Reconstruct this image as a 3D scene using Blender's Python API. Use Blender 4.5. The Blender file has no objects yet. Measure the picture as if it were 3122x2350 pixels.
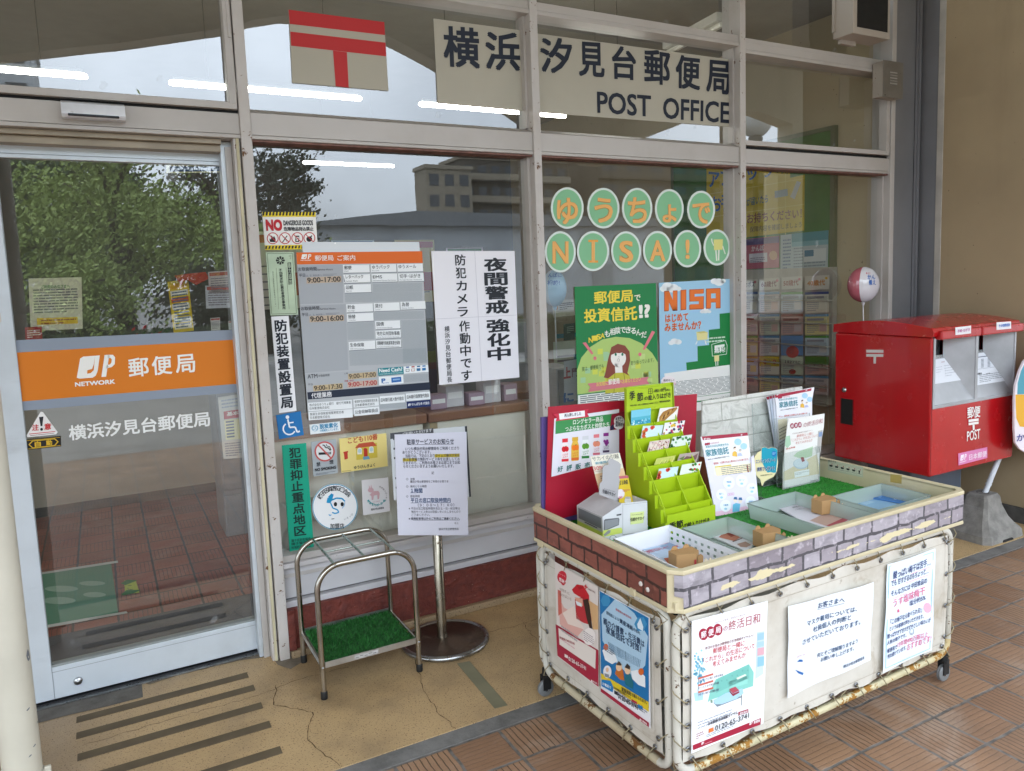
import bpy, bmesh, math, random
from mathutils import Vector, Matrix
rnd = random.Random(11)
SC = bpy.context.scene
COL = SC.collection
rad = math.radians

# ------------------------------------------------------------------ camera, sky, sun, exposure
CAMP = Vector((-0.60672, -3.47113, 1.65835))
yaw, pit, rol = rad(29.52093), rad(-6.52355), rad(-1.89939)
Fd = Vector((math.sin(yaw)*math.cos(pit), math.cos(yaw)*math.cos(pit), math.sin(pit)))
r0 = Vector((math.cos(yaw), -math.sin(yaw), 0)); u0 = r0.cross(Fd)
Rt = math.cos(rol)*r0 + math.sin(rol)*u0
Up = -math.sin(rol)*r0 + math.cos(rol)*u0
cam = bpy.data.objects.new('camera', bpy.data.cameras.new('camera'))
COL.objects.link(cam)
cam.matrix_world = Matrix(((Rt.x, Up.x, -Fd.x, CAMP.x), (Rt.y, Up.y, -Fd.y, CAMP.y), (Rt.z, Up.z, -Fd.z, CAMP.z), (0, 0, 0, 1)))
cam.data.sensor_width = 36; cam.data.lens = 27.4277
cam.data.shift_x = -0.032743; cam.data.shift_y = -0.019124
cam.data.clip_start = 0.05; cam.data.clip_end = 2000
SC.camera = cam

SUN_EL, SUN_AZ = 66, 200        # elevation, compass-like angle measured from +y clockwise
wd = bpy.data.worlds.new('World'); SC.world = wd; wd.use_nodes = True
wn = wd.node_tree.nodes; wl = wd.node_tree.links
bg = wn['Background']
sky = wn.new('ShaderNodeTexSky'); sky.sky_type = 'NISHITA'; sky.sun_disc = False
sky.sun_elevation = rad(SUN_EL); sky.sun_rotation = rad(SUN_AZ)
sky.air_density = 1.0; sky.dust_density = 4.0; sky.ozone_density = 1.5
tc = wn.new('ShaderNodeTexCoord'); cl = wn.new('ShaderNodeTexNoise')
cl.inputs['Scale'].default_value = 3.2; cl.inputs['Detail'].default_value = 7
cr = wn.new('ShaderNodeValToRGB'); cr.color_ramp.elements[0].position = .25; cr.color_ramp.elements[1].position = .75
cr.color_ramp.elements[0].color = (.55,)*3+(1,); cr.color_ramp.elements[1].color = (.9,)*3+(1,)
mx = wn.new('ShaderNodeMixRGB'); mx.inputs['Color2'].default_value = (12.2, 13.6, 15.0, 1)
wl.new(tc.outputs['Generated'], cl.inputs['Vector']); wl.new(cl.outputs['Fac'], cr.inputs['Fac'])
wl.new(cr.outputs['Color'], mx.inputs['Fac']); wl.new(sky.outputs['Color'], mx.inputs['Color1'])
sx = wn.new('ShaderNodeSeparateXYZ'); wl.new(tc.outputs['Generated'], sx.inputs[0])
mr = wn.new('ShaderNodeMapRange'); mr.inputs['From Min'].default_value = .0; mr.inputs['From Max'].default_value = .42; mr.inputs['To Min'].default_value = .55; mr.inputs['To Max'].default_value = 1.0
wl.new(sx.outputs['Z'], mr.inputs['Value'])
vm = wn.new('ShaderNodeVectorMath'); vm.operation = 'SCALE'; wl.new(mx.outputs['Color'], vm.inputs[0]); cn_ = wn.new('ShaderNodeMapRange'); cn_.inputs['From Min'].default_value = .3; cn_.inputs['From Max'].default_value = .7; cn_.inputs['To Min'].default_value = .82; cn_.inputs['To Max'].default_value = 1.22; wl.new(cl.outputs['Fac'], cn_.inputs['Value'])
mm = wn.new('ShaderNodeMath'); mm.operation = 'MULTIPLY'; wl.new(mr.outputs[0], mm.inputs[0]); wl.new(cn_.outputs[0], mm.inputs[1]); wl.new(mm.outputs[0], vm.inputs['Scale'])
wl.new(vm.outputs[0], bg.inputs['Color']); bg.inputs['Strength'].default_value = 0.15

sun = bpy.data.objects.new('sun', bpy.data.lights.new('sun', 'SUN')); COL.objects.link(sun)
sun.data.energy = 0.6; sun.data.angle = rad(14); sun.data.color = (1, .95, .88)
sd = Vector((math.sin(rad(SUN_AZ))*math.cos(rad(SUN_EL)), math.cos(rad(SUN_AZ))*math.cos(rad(SUN_EL)), math.sin(rad(SUN_EL))))
sun.rotation_euler = sd.to_track_quat('Z', 'Y').to_euler(); sun.location = (0, -10, 20)
vs = SC.view_settings
vs.view_transform = 'Standard'; vs.look = 'None'; vs.gamma = 1; vs.use_curve_mapping = False
vs.exposure = 1.57
SC.render.engine = 'CYCLES'
SC.cycles.use_denoising = True
SC.cycles.max_bounces = 8; SC.cycles.transparent_max_bounces = 16
SC.cycles.sample_clamp_indirect = 6; SC.cycles.caustics_reflective = False; SC.cycles.caustics_refractive = False

# ------------------------------------------------------------------ measuring: photo pixel (3122 wide) -> point on a real plane
def at(px, py, n, c):
    x = (px-1663.2225)/2378.5932; y = (py-1115.2944)/2378.5932
    d = Fd + x*Rt - y*Up
    n = Vector(n); s = (c - n.dot(CAMP))/n.dot(d)
    return CAMP + s*d
YN = (0, -1, 0)

# ------------------------------------------------------------------ materials
def lin(h):
    if not isinstance(h, str): return tuple(h)[:3]
    h = h.lstrip('#'); o = []
    for i in (0, 2, 4):
        c = int(h[i:i+2], 16)/255
        o.append(c/12.92 if c <= .04045 else ((c+.055)/1.055)**2.4)
    return tuple(o)
MC = {}
class NT:
    def __init__(s, name):
        s.m = bpy.data.materials.new(name); s.m.use_nodes = True
        s.t = s.m.node_tree; s.n = s.t.nodes; s.l = s.t.links
        s.b = s.n['Principled BSDF']; s.out = s.n['Material Output']
        s._co = None
    def new(s, k, **kw):
        x = s.n.new(k)
        for a, v in kw.items(): setattr(x, a, v)
        return x
    def put(s, sock, v):
        if hasattr(v, 'is_linked') or isinstance(v, bpy.types.NodeSocket): s.l.new(v, sock)
        else:
            if isinstance(v, (tuple, list)) and len(v) == 3 and sock.type == 'RGBA': v = tuple(v)+(1,)
            sock.default_value = v
    def co(s):
        if s._co is None: s._co = s.new('ShaderNodeTexCoord').outputs['Object']
        return s._co
    def xyz(s):
        x = s.new('ShaderNodeSeparateXYZ'); s.l.new(s.co(), x.inputs[0]); return x.outputs
    def comb(s, a, b, c):
        x = s.new('ShaderNodeCombineXYZ')
        for i, v in enumerate((a, b, c)): s.put(x.inputs[i], v)
        return x.outputs[0]
    def ma(s, op, a, b=0.0, c=None):
        x = s.new('ShaderNodeMath', operation=op); s.put(x.inputs[0], a); s.put(x.inputs[1], b)
        if c is not None: s.put(x.inputs[2], c)
        return x.outputs[0]
    def noise(s, scale, detail=4, rough=.55, vec=None, dist=0):
        x = s.new('ShaderNodeTexNoise'); x.inputs['Scale'].default_value = scale
        x.inputs['Detail'].default_value = detail; x.inputs['Roughness'].default_value = rough
        x.inputs['Distortion'].default_value = dist
        s.l.new(vec if vec is not None else s.co(), x.inputs['Vector']); return x.outputs['Fac']
    def vor(s, scale, vec=None, out='Distance'):
        x = s.new('ShaderNodeTexVoronoi'); x.inputs['Scale'].default_value = scale
        s.l.new(vec if vec is not None else s.co(), x.inputs['Vector']); return x.outputs[out]
    def ramp(s, f, a, b):
        x = s.new('ShaderNodeMapRange'); x.interpolation_type = 'SMOOTHSTEP'
        s.put(x.inputs['Value'], f); x.inputs['From Min'].default_value = a; x.inputs['From Max'].default_value = b
        return x.outputs[0]
    def mix(s, f, a, b):
        x = s.new('ShaderNodeMixRGB'); s.put(x.inputs[0], f); s.put(x.inputs[1], a); s.put(x.inputs[2], b); return x.outputs[0]
    def bump(s, h, strength=.3, dist=.01):
        x = s.new('ShaderNodeBump'); x.inputs['Strength'].default_value = strength; x.inputs['Distance'].default_value = dist
        s.put(x.inputs['Height'], h); s.l.new(x.outputs[0], s.b.inputs['Normal']); return x
    def fin(s, col=None, rough=.5, metal=0.0, spec=None, **kw):
        if col is not None: s.put(s.b.inputs['Base Color'], col)
        s.put(s.b.inputs['Roughness'], rough); s.put(s.b.inputs['Metallic'], metal)
        if spec is not None: s.put(s.b.inputs['Specular IOR Level'], spec)
        for k, v in kw.items(): s.put(s.b.inputs[k.replace('_', ' ')], v)
        return s.m

def ink(h, rough=.5, spec=.35):
    """printed colour on paper, board or plastic film"""
    k = ('ink', h, rough, spec)
    if k not in MC:
        t = NT('print_'+(h.lstrip('#') if isinstance(h, str) else 'colour'))
        MC[k] = t.fin(lin(h), rough, 0, spec)
    return MC[k]
def plain(name, h, rough=.5, metal=0., spec=.5, var=.12, scale=6, bump=0., bscale=60, coat=0.):
    k = ('plain', name)
    if k in MC: return MC[k]
    t = NT(name); c = lin(h)
    f = t.ramp(t.noise(scale, 5), .3, .7)
    col = t.mix(f, tuple(x*(1-var) for x in c), tuple(min(1, x*(1+var)) for x in c))
    r = t.ma('ADD', rough-.08, t.ma('MULTIPLY', t.noise(scale*3, 3), .16))
    if bump: t.bump(t.noise(bscale, 4), bump, .004)
    MC[k] = t.fin(col, r, metal, spec, Coat_Weight=coat)
    return MC[k]
def chipped(name, h, chip='#3a2a22', rough=.45, scale=14, thr=.70, dirt='#8a7f74', dirtamt=.35):
    k = ('chip', name)
    if k in MC: return MC[k]
    t = NT(name); c = lin(h)
    big = t.ramp(t.noise(2.5, 6, .6), .42, .78)
    col = t.mix(t.ma('MULTIPLY', big, dirtamt), c, lin(dirt))
    n = t.ma('ADD', t.ma('MULTIPLY', t.noise(scale, 6, .65), .75), t.ma('MULTIPLY', t.noise(scale*6, 3), .25))
    mask = t.ramp(n, thr, thr+.03)
    col = t.mix(mask, col, lin(chip))
    t.bump(t.ma('SUBTRACT', t.ma('MULTIPLY', t.noise(40, 3), .15), mask), .25, .002)
    MC[k] = t.fin(col, t.ma('ADD', rough, t.ma('MULTIPLY', mask, .4)))
    return MC[k]

# ------------------------------------------------------------------ mesh building
class MB:
    def __init__(s): s.v = []; s.f = []; s.mi = []; s.mats = []; s.sm = []
    def m(s, mat):
        if mat not in s.mats: s.mats.append(mat)
        return s.mats.index(mat)
    def add(s, vs, fs, mat, smooth=False):
        b = len(s.v); s.v += [Vector(p) for p in vs]; i = s.m(mat)
        for f in fs: s.f.append([b+k for k in f]); s.mi.append(i); s.sm.append(smooth)
        return s
    def quad(s, a, b, c, d, mat): return s.add([a, b, c, d], [(0, 1, 2, 3)], mat)
    def box(s, x0, x1, y0, y1, z0, z1, mat, M=None, ch=0.0):
        if x0 > x1: x0, x1 = x1, x0
        if y0 > y1: y0, y1 = y1, y0
        if z0 > z1: z0, z1 = z1, z0
        if ch <= 0:
            vs = [Vector((x, y, z)) for z in (z0, z1) for x, y in ((x0, y0), (x1, y0), (x1, y1), (x0, y1))]
            fs = [(3, 2, 1, 0), (4, 5, 6, 7), (0, 1, 5, 4), (1, 2, 6, 5), (2, 3, 7, 6), (3, 0, 4, 7)]
        else:
            ch = min(ch, (x1-x0)*.45, (y1-y0)*.45, (z1-z0)*.45)
            bm = bmesh.new(); bmesh.ops.create_cube(bm, size=1)
            for v in bm.verts:
                v.co = Vector(((x0+x1)/2+v.co.x*(x1-x0), (y0+y1)/2+v.co.y*(y1-y0), (z0+z1)/2+v.co.z*(z1-z0)))
            bmesh.ops.bevel(bm, geom=bm.edges[:], offset=ch, segments=2, profile=.5, affect='EDGES')
            bm.verts.index_update(); vs = [v.co.copy() for v in bm.verts]; fs = [[v.index for v in f.verts] for f in bm.faces]; bm.free()
        if M is not None: vs = [M @ v for v in vs]
        return s.add(vs, fs, mat)
    def tube(s, path, r, mat, n=10, closed=False, caps=True):
        path = [Vector(p) for p in path]; N = len(path)
        rr = r if isinstance(r, (list, tuple)) else [r]*N
        vs = []; fs = []; up = None
        for i, p in enumerate(path):
            a = path[(i-1) % N] if (i > 0 or closed) else p
            b = path[(i+1) % N] if (i < N-1 or closed) else p
            t = (b-a).normalized() if (b-a).length > 1e-9 else Vector((0, 0, 1))
            if up is None:
                up = Vector((0, 0, 1)) if abs(t.z) < .9 else Vector((1, 0, 0))
            x = up - t*up.dot(t)
            if x.length < 1e-6: x = Vector((1, 0, 0)) - t*t.x
            x.normalize(); up = x; y = t.cross(x)
            for k in range(n):
                an = 2*math.pi*k/n; vs.append(p + rr[i]*(math.cos(an)*x+math.sin(an)*y))
        for i in range(N if closed else N-1):
            j = (i+1) % N
            for k in range(n):
                k2 = (k+1) % n; fs.append((i*n+k, i*n+k2, j*n+k2, j*n+k))
        s.add(vs, fs, mat, True)
        if caps and not closed:
            s.add(vs[:n], [tuple(range(n-1, -1, -1))], mat); s.add(vs[-n:], [tuple(range(n))], mat)
        return s
    def lathe(s, c, prof, mat, n=32, axis='z', smooth=True):
        c = Vector(c); vs = []; fs = []
        for (r, h) in prof:
            for k in range(n):
                a = 2*math.pi*k/n; x, y = r*math.cos(a), r*math.sin(a)
                p = {'z': (x, y, h), 'y': (x, h, y), 'x': (h, x, y)}[axis]; vs.append(c+Vector(p))
        for i in range(len(prof)-1):
            for k in range(n):
                k2 = (k+1) % n; f = (i*n+k, i*n+k2, (i+1)*n+k2, (i+1)*n+k)
                fs.append(f if axis != 'y' else f[::-1])
        return s.add(vs, fs, mat, smooth)
    def prism(s, pts, d, mat, matside=None):
        """planar outline pts (3-D), extruded by vector d"""
        pts = [Vector(p) for p in pts]; d = Vector(d); n = len(pts)
        q = [p+d for p in pts]
        s.add(pts, [tuple(range(n-1, -1, -1))], mat); s.add(q, [tuple(range(n))], matside or mat)
        s.add(pts+q, [(i, (i+1) % n, n+(i+1) % n, n+i) for i in range(n)], matside or mat)
        return s
    def obj(s, name, parent=None, origin=None, smooth=None, bevel=0, fixn=True):
        if not s.v: return None
        if origin is None:
            lo = [min(v[i] for v in s.v) for i in range(3)]; hi = [max(v[i] for v in s.v) for i in range(3)]
            origin = Vector(((lo[0]+hi[0])/2, (lo[1]+hi[1])/2, lo[2]))
        origin = Vector(origin)
        me = bpy.data.meshes.new(name)
        me.from_pydata([v-origin for v in s.v], [], s.f)
        for m in s.mats: me.materials.append(m)
        me.polygons.foreach_set('material_index', s.mi)
        me.polygons.foreach_set('use_smooth', s.sm if smooth is None else [smooth]*len(s.f))
        if fixn:
            bm = bmesh.new(); bm.from_mesh(me); bmesh.ops.recalc_face_normals(bm, faces=bm.faces[:]); bm.to_mesh(me); bm.free()
        me.update()
        o = bpy.data.objects.new(name, me); COL.objects.link(o)
        if parent is not None:
            o.parent = parent; o.location = origin - wloc(parent)
        else: o.location = origin
        if bevel:
            b = o.modifiers.new('bevel', 'BEVEL'); b.width = bevel; b.segments = 2; b.limit_method = 'ANGLE'; b.angle_limit = rad(50)
        return o
def wloc(o):
    l = Vector(o.location)
    while o.parent: o = o.parent; l = l+Vector(o.location)
    return l
def thing(name, label, cat, loc=(0, 0, 0), group=None):
    o = bpy.data.objects.new(name, None); COL.objects.link(o); o.location = loc; o.empty_display_size = .1
    return tag(o, label, cat, group)
def tag(o, label=None, cat=None, group=None, kind=None):
    if label: o['label'] = label
    if cat: o['category'] = cat
    if group: o['group'] = group
    if kind: o['kind'] = kind
    return o
def dup(root, loc, label=None):
    r = root.copy(); COL.objects.link(r); r.location = loc
    if label: r['label'] = label
    for ch in list(root.children):
        c = ch.copy(); COL.objects.link(c); c.parent = r
        for g in list(ch.children):
            d = g.copy(); COL.objects.link(d); d.parent = c
    return r

# ------------------------------------------------------------------ lettering: outlines of the built-in font turned into flat faces
_fc = bpy.data.curves.new('lettering', 'FONT'); _fo = bpy.data.objects.new('lettering', _fc)
_fc.resolution_u = 3
GC = {}
def glyphs(t, bold=0.0):
    k = (t, bold)
    if k not in GC:
        _fc.body = t; _fc.offset = bold
        me = bpy.data.meshes.new_from_object(_fo)
        vs = [(v.co.x, v.co.y) for v in me.vertices]; fs = [tuple(p.vertices) for p in me.polygons]
        bpy.data.meshes.remove(me)
        if vs: bb = (min(v[0] for v in vs), min(v[1] for v in vs), max(v[0] for v in vs), max(v[1] for v in vs))
        else: bb = (0, 0, 1, 1)
        GC[k] = (vs, fs, bb)
    return GC[k]

class Sheet(MB):
    """flat printed thing on a real plane; drawing coordinates are read off an enlargement of the photo (ox, oy, scale)"""
    EPS = .0005
    def __init__(s, plane, crop, corners, col='#ffffff', thick=.002, mat=None, shape=None, wav=0):
        super().__init__(); s.wav = wav; s.n, s.c = Vector(plane[0]).normalized(), plane[1]
        s.crop = crop; s.k = [Vector(p) for p in corners]     # TL TR BR BL in crop px
        mt = mat or ink(col)
        pts = [s.P(*p) for p in (shape or corners)]
        if wav:
            N = 16; vs = [s.P(*s.uv(i/N, j/N)) for j in range(N+1) for i in range(N+1)]
            s.add(vs, [(j*(N+1)+i, j*(N+1)+i+1, (j+1)*(N+1)+i+1, (j+1)*(N+1)+i) for j in range(N) for i in range(N)], mt, True)
        else: s.prism(pts, -s.n*thick, mt)
        s.seed = random.Random(int(corners[0][0]*7+corners[0][1]*13))
    def P(s, x, y, z=0):
        ox, oy, sc = s.crop
        w = .0028*(math.sin(x*.021+y*.004+s.wav)+.6*math.sin(y*.017-x*.006)+1.6) if s.wav else 0
        return at(ox+x/sc, oy+y/sc, s.n, s.c) + s.n*(s.EPS*z+w)
    def uv(s, u, v):
        a, b, c, d = s.k
        return (a*(1-u)+b*u)*(1-v) + (d*(1-u)+c*u)*v
    def up(s, x, y):
        a, b, c, d = s.k
        l = (a-d).normalized(); r = (b-c).normalized()
        u = min(1, max(0, (x-(a.x+d.x)/2)/max(1e-6, ((b.x+c.x)/2-(a.x+d.x)/2))))
        return (l*(1-u)+r*u).normalized()
    def along(s, y):
        a, b, c, d = s.k
        v = min(1, max(0, (y-(a.y+b.y)/2)/max(1e-6, ((c.y+d.y)/2-(a.y+b.y)/2))))
        return ((b-a).normalized()*(1-v)+(c-d).normalized()*v).normalized()
    def q(s, pts, col, z=1, mat=None):
        n = len(pts); s.add([s.P(x, y, z) for x, y in pts], [tuple(range(n))], mat or ink(col)); return s
    def r(s, u0, v0, u1, v1, col, z=1, mat=None):
        return s.q([tuple(s.uv(*p)) for p in ((u0, v0), (u1, v0), (u1, v1), (u0, v1))], col, z, mat)
    def uq(s, pts, col, z=1): return s.q([tuple(s.uv(*p)) for p in pts], col, z)
    def circ(s, x, y, rx, ry, col, z=1, n=32, ring=0):
        p = [(x+rx*math.cos(2*math.pi*i/n), y+ry*math.sin(2*math.pi*i/n)) for i in range(n)]
        if ring:
            q_ = [(x+(rx-ring)*math.cos(2*math.pi*i/n), y+(ry-ring)*math.sin(2*math.pi*i/n)) for i in range(n)]
            s.add([s.P(a, b, z) for a, b in p+q_], [(i, (i+1) % n, n+(i+1) % n, n+i) for i in range(n)], ink(col))
        else: s.q(p, col, z)
        return s
    def line(s, pts, w, col, z=2):
        for (x0, y0), (x1, y1) in zip(pts, pts[1:]):
            d = Vector((x1-x0, y1-y0)); L = d.length
            if L < 1e-6: continue
            d /= L; n = Vector((-d.y, d.x))*w/2
            s.q([(x0+n.x, y0+n.y), (x1+n.x, y1+n.y), (x1-n.x, y1-n.y), (x0-n.x, y0-n.y)], col, z)
        return s
    def t(s, txt, x0, y0, x1, y1, h, col='#1c1c22', b=0.0, z=4, tight=False):
        """text whose lower line runs (x0,y0)-(x1,y1) and which is h high"""
        vs, fs, bb = glyphs(txt, 0.0)
        if not vs: return s
        if tight: gx0, gy0, gx1, gy1 = bb
        else: gx0, gx1, gy0, gy1 = bb[0], bb[2], -.10, .86
        A = Vector((x0, y0)); B_ = Vector((x1, y1))
        d = b*.8
        if tight: gx0 -= d; gx1 += d; gy0 -= d; gy1 += d
        for k, (ddx, ddy) in enumerate([(0, 0)] + ([(d, d), (-d, d), (d, -d), (-d, -d)] if d > .004 else [])):
            out = []
            for (gx, gy) in vs:
                f = (gx+ddx-gx0)/(gx1-gx0); g = (gy+ddy-gy0)/(gy1-gy0)
                p = A.lerp(B_, f); p = p + s.up(p.x, p.y)*h*g
                out.append(s.P(p.x, p.y, z+k*.14))
            s.add(out, fs, ink(col))
        return s
    def ct(s, txt, x, y, w, h, col='#1c1c22', b=0.0, z=4):
        """text centred at (x,y), w wide, following the sheet"""
        a = s.along(y)*w/2; u = s.up(x, y)*h/2
        return s.t(txt, x-a.x-u.x, y-a.y-u.y, x+a.x-u.x, y+a.y-u.y, h, col, b, z)
    def vt(s, txt, x0, y0, x1, y1, w, col='#1c1c22', b=0.0, z=4, fill=.94):
        n = len(txt)
        for i, ch in enumerate(txt):
            if ch == ' ': continue
            f0, f1 = i/n, (i+1)/n
            cx = x0+(x1-x0)*(f0+f1)/2; cy = y0+(y1-y0)*(f0+f1)/2
            hh = math.hypot(x1-x0, y1-y0)/n*fill
            s.ct(ch, cx, cy, w, hh, col, b, z)
        return s
    def fine(s, u0, v0, u1, v1, n, col='#777777', z=2, fill=.45):
        """lines of print too small to read in the photo"""
        for i in range(n):
            v = v0+(v1-v0)*(i+.25)/n; vv = v+(v1-v0)/n*fill; u = u0
            end = u1 if i < n-1 else u0+(u1-u0)*s.seed.uniform(.4, .95)
            while u < end-.01:
                w = s.seed.uniform(.06, .22)*(u1-u0); e = min(u+w, end)
                s.r(u, v, e, vv, col, z); u = e+.012*(u1-u0)+.004
        return s
# ================================================================== materials of the setting
W = 1.3778; MW = .043
FRAME = chipped('painted_steel_frame', '#bfbab6', '#2e221c', .42, 16, .685, '#938b82', .35)
FRAME_RUST = chipped('rusting_painted_steel', '#c4bfbb', '#6a4a30', .45, 22, .60, '#94806a', .4)
def alu():
    t = NT('white_aluminium'); c = t.mix(t.ramp(t.noise(3, 6), .35, .75), lin('#d3dbe3'), lin('#c2c9cf'))
    x, y, z = t.xyz()
    g = t.ramp(t.noise(7, 5, vec=t.comb(t.ma('MULTIPLY', x, .35), y, z)), .58, .75)
    c = t.mix(t.ma('MULTIPLY', g, .35), c, lin('#8e9297'))
    return t.fin(c, .34, .15, .5)
ALU = alu()
def brushed(name, h, rough=.28, rust=None, thr=.6):
    t = NT(name); c = lin(h); m = 1.0
    n = t.noise(9, 6, .6)
    col = t.mix(t.ramp(n, .35, .7), c, tuple(v*.75 for v in c)); r = t.ma('ADD', rough-.08, t.ma('MULTIPLY', t.noise(25, 4), .22)); 
    if rust:
        k = t.ramp(t.ma('ADD', t.ma('MULTIPLY', t.noise(5, 5), .6), t.ma('MULTIPLY', t.noise(60, 4), .4)), thr, thr+.08)
        col = t.mix(k, col, lin(rust)); r = t.ma('ADD', r, t.ma('MULTIPLY', k, .4)); m = t.ma('SUBTRACT', 1.0, k)
    return t.fin(col, r, m)
CHROME = brushed('worn_chrome_tube', '#b9b4ab', .2, '#6a4a30', .68)
STEEL = brushed('stainless_steel', '#b4b6b8', .26)
BLACK = plain('black_rubber', '#141414', .6)
GREYR = plain('grey_rubber', '#77797a', .55)
DARK = plain('dark_void', '#0c0b0b', .7)

def tilemat(name, base, base2, grout, indoor=False):
    """0.2 m ribbed clay tiles laid with the ribs turning tile by tile"""
    t = NT(name); x, y, z = t.xyz(); T = .2
    u = t.ma('DIVIDE', t.ma('SUBTRACT', x, 1.9416), T); v = t.ma('DIVIDE', t.ma('SUBTRACT', y, -1.7960), T)
    wob = t.ma('MULTIPLY', t.ma('SUBTRACT', t.noise(14, 2), .5), .05)
    u = t.ma('ADD', u, wob); v = t.ma('ADD', v, wob)
    fu, fv = t.ma('FLOOR', u), t.ma('FLOOR', v); cu, cv = t.ma('SUBTRACT', u, fu), t.ma('SUBTRACT', v, fv)
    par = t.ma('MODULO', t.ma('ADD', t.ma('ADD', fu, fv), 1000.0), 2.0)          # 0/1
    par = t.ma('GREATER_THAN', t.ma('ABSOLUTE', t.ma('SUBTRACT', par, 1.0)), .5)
    du = t.ma('MINIMUM', cu, t.ma('SUBTRACT', 1.0, cu)); dv = t.ma('MINIMUM', cv, t.ma('SUBTRACT', 1.0, cv))
    edge = t.ma('MINIMUM', du, dv)
    gm = t.ma('SUBTRACT', 1.0, t.ramp(edge, .024, .034))
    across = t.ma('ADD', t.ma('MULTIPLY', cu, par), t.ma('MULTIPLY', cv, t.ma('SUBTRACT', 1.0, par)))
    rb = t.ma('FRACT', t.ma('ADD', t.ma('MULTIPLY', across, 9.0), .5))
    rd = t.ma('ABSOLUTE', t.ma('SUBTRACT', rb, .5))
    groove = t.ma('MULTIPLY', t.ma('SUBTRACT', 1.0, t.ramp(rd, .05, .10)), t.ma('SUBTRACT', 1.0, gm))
    rv = t.new('ShaderNodeTexWhiteNoise'); t.l.new(t.comb(fu, fv, 0.0), rv.inputs['Vector'])
    col = t.mix(rv.outputs['Value'], lin(base), lin(base2))
    col = t.mix(t.ma('MULTIPLY', t.ramp(t.noise(3.2, 6, .65), .42, .78), .5), col, lin('#5a493d'))
    col = t.mix(t.ma('MULTIPLY', t.ramp(t.noise(2.1, 6, .7, dist=.6), .5, .72), .4), col, lin('#b5a596'))
    col = t.mix(t.ma('MULTIPLY', t.ramp(t.noise(160, 2), .62, .72), .5), col, lin('#3a2c24'))
    col = t.mix(t.ma('MULTIPLY', groove, t.ma('ADD', .3, t.ma('MULTIPLY', par, .5))), col, lin('#24190f'))  # grooves running one way painted darker, standing in for how light falls on them
    gc = t.mix(t.ramp(t.noise(22, 4), .35, .7), lin(grout), tuple(c*.45 for c in lin(grout)))
    col = t.mix(gm, col, gc)
    h = t.ma('SUBTRACT', t.ma('MULTIPLY', t.noise(120, 3), .12), t.ma('ADD', t.ma('MULTIPLY', gm, 1.0), t.ma('MULTIPLY', groove, .8)))
    t.bump(h, .55, .004)
    ro = t.ma('ADD', .42 if not indoor else .3, t.ma('MULTIPLY', t.noise(9, 4), .25))
    return t.fin(col, ro, 0, .4)
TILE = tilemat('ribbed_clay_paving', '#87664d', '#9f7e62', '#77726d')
TILE_IN = tilemat('ribbed_red_floor_tile', '#8a3f2e', '#a2553f', '#43302a', True)
def terrazzo():
    t = NT('beige_terrazzo'); x, y, z = t.xyz()
    c = t.mix(t.ramp(t.noise(2.2, 6, .6), .3, .72), lin('#c2a57a'), lin('#a98f6a'))
    c = t.mix(t.ma('MULTIPLY', t.ramp(t.noise(1.1, 5, .65), .5, .75), .6), c, lin('#85745c'))
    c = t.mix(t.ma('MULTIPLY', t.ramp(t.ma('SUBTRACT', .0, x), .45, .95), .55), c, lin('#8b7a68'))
    c = t.mix(t.ramp(t.noise(170, 2, .5), .61, .67), c, lin('#5a4328'))
    c = t.mix(t.ma('MULTIPLY', t.ramp(t.vor(95), .16, .10), .45), c, lin('#e2c795'))
    t.bump(t.noise(200, 2), .08, .002)
    return t.fin(c, t.ma('ADD', .32, t.ma('MULTIPLY', t.noise(6, 5), .25)), 0, .4)
TERR = terrazzo()
def concrete(name, h, h2='#5b5a58', rough=.85, sc=8):
    t = NT(name)
    c = t.mix(t.ramp(t.noise(sc, 6, .65), .3, .75), lin(h), lin(h2))
    c = t.mix(t.ma('MULTIPLY', t.ramp(t.vor(sc*14), .12, .05), .6), c, lin('#4a4845'))
    t.bump(t.ma('ADD', t.noise(sc*10, 4), t.ma('MULTIPLY', t.noise(sc*2, 3), .6)), .35, .006)
    return t.fin(c, rough, 0, .3)
CONC = concrete('grey_kerb_concrete', '#7d7c7a', '#5d5c5a')
def stucco():
    t = NT('red_rough_render'); n = t.noise(28, 6, .7); w = t.noise(11, 5, .6, dist=1.2)
    c = t.mix(t.ramp(n, .3, .75), lin('#7b3a30'), lin('#5b2a25'))
    c = t.mix(t.ramp(t.vor(34), .07, .05), c, lin('#b59a86'))
    t.bump(t.ma('ADD', n, t.ma('MULTIPLY', w, 1.6)), .9, .012)
    return t.fin(c, .55, 0, .4)
STUCCO = stucco()
def wallmat(name, h, h2, dirt, rough=.8):
    t = NT(name); x, y, z = t.xyz()
    c = t.mix(t.ramp(t.noise(.9, 5, .6), .3, .75), lin(h), lin(h2))
    st = t.noise(3.5, 5, .6, vec=t.comb(x, y, t.ma('MULTIPLY', z, .12)))
    c = t.mix(t.ma('MULTIPLY', t.ramp(st, .5, .8), .3), c, lin(dirt))
    c = t.mix(t.ramp(t.noise(38, 2), .75, .77), c, lin('#4c3c2c'))
    t.bump(t.noise(90, 4), .15, .003)
    return t.fin(c, rough, 0, .25)
BEIGE = wallmat('ochre_wall_paint', '#ac9a7c', '#9f8e73', '#786851')
INWALL = wallmat('indoor_wall_paint', '#c4b596', '#b9ab8d', '#a39474', .7)
SOFF = wallmat('canopy_paint', '#d2cab6', '#c4bca8', '#a39c8c')
GLASSM = {}
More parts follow.
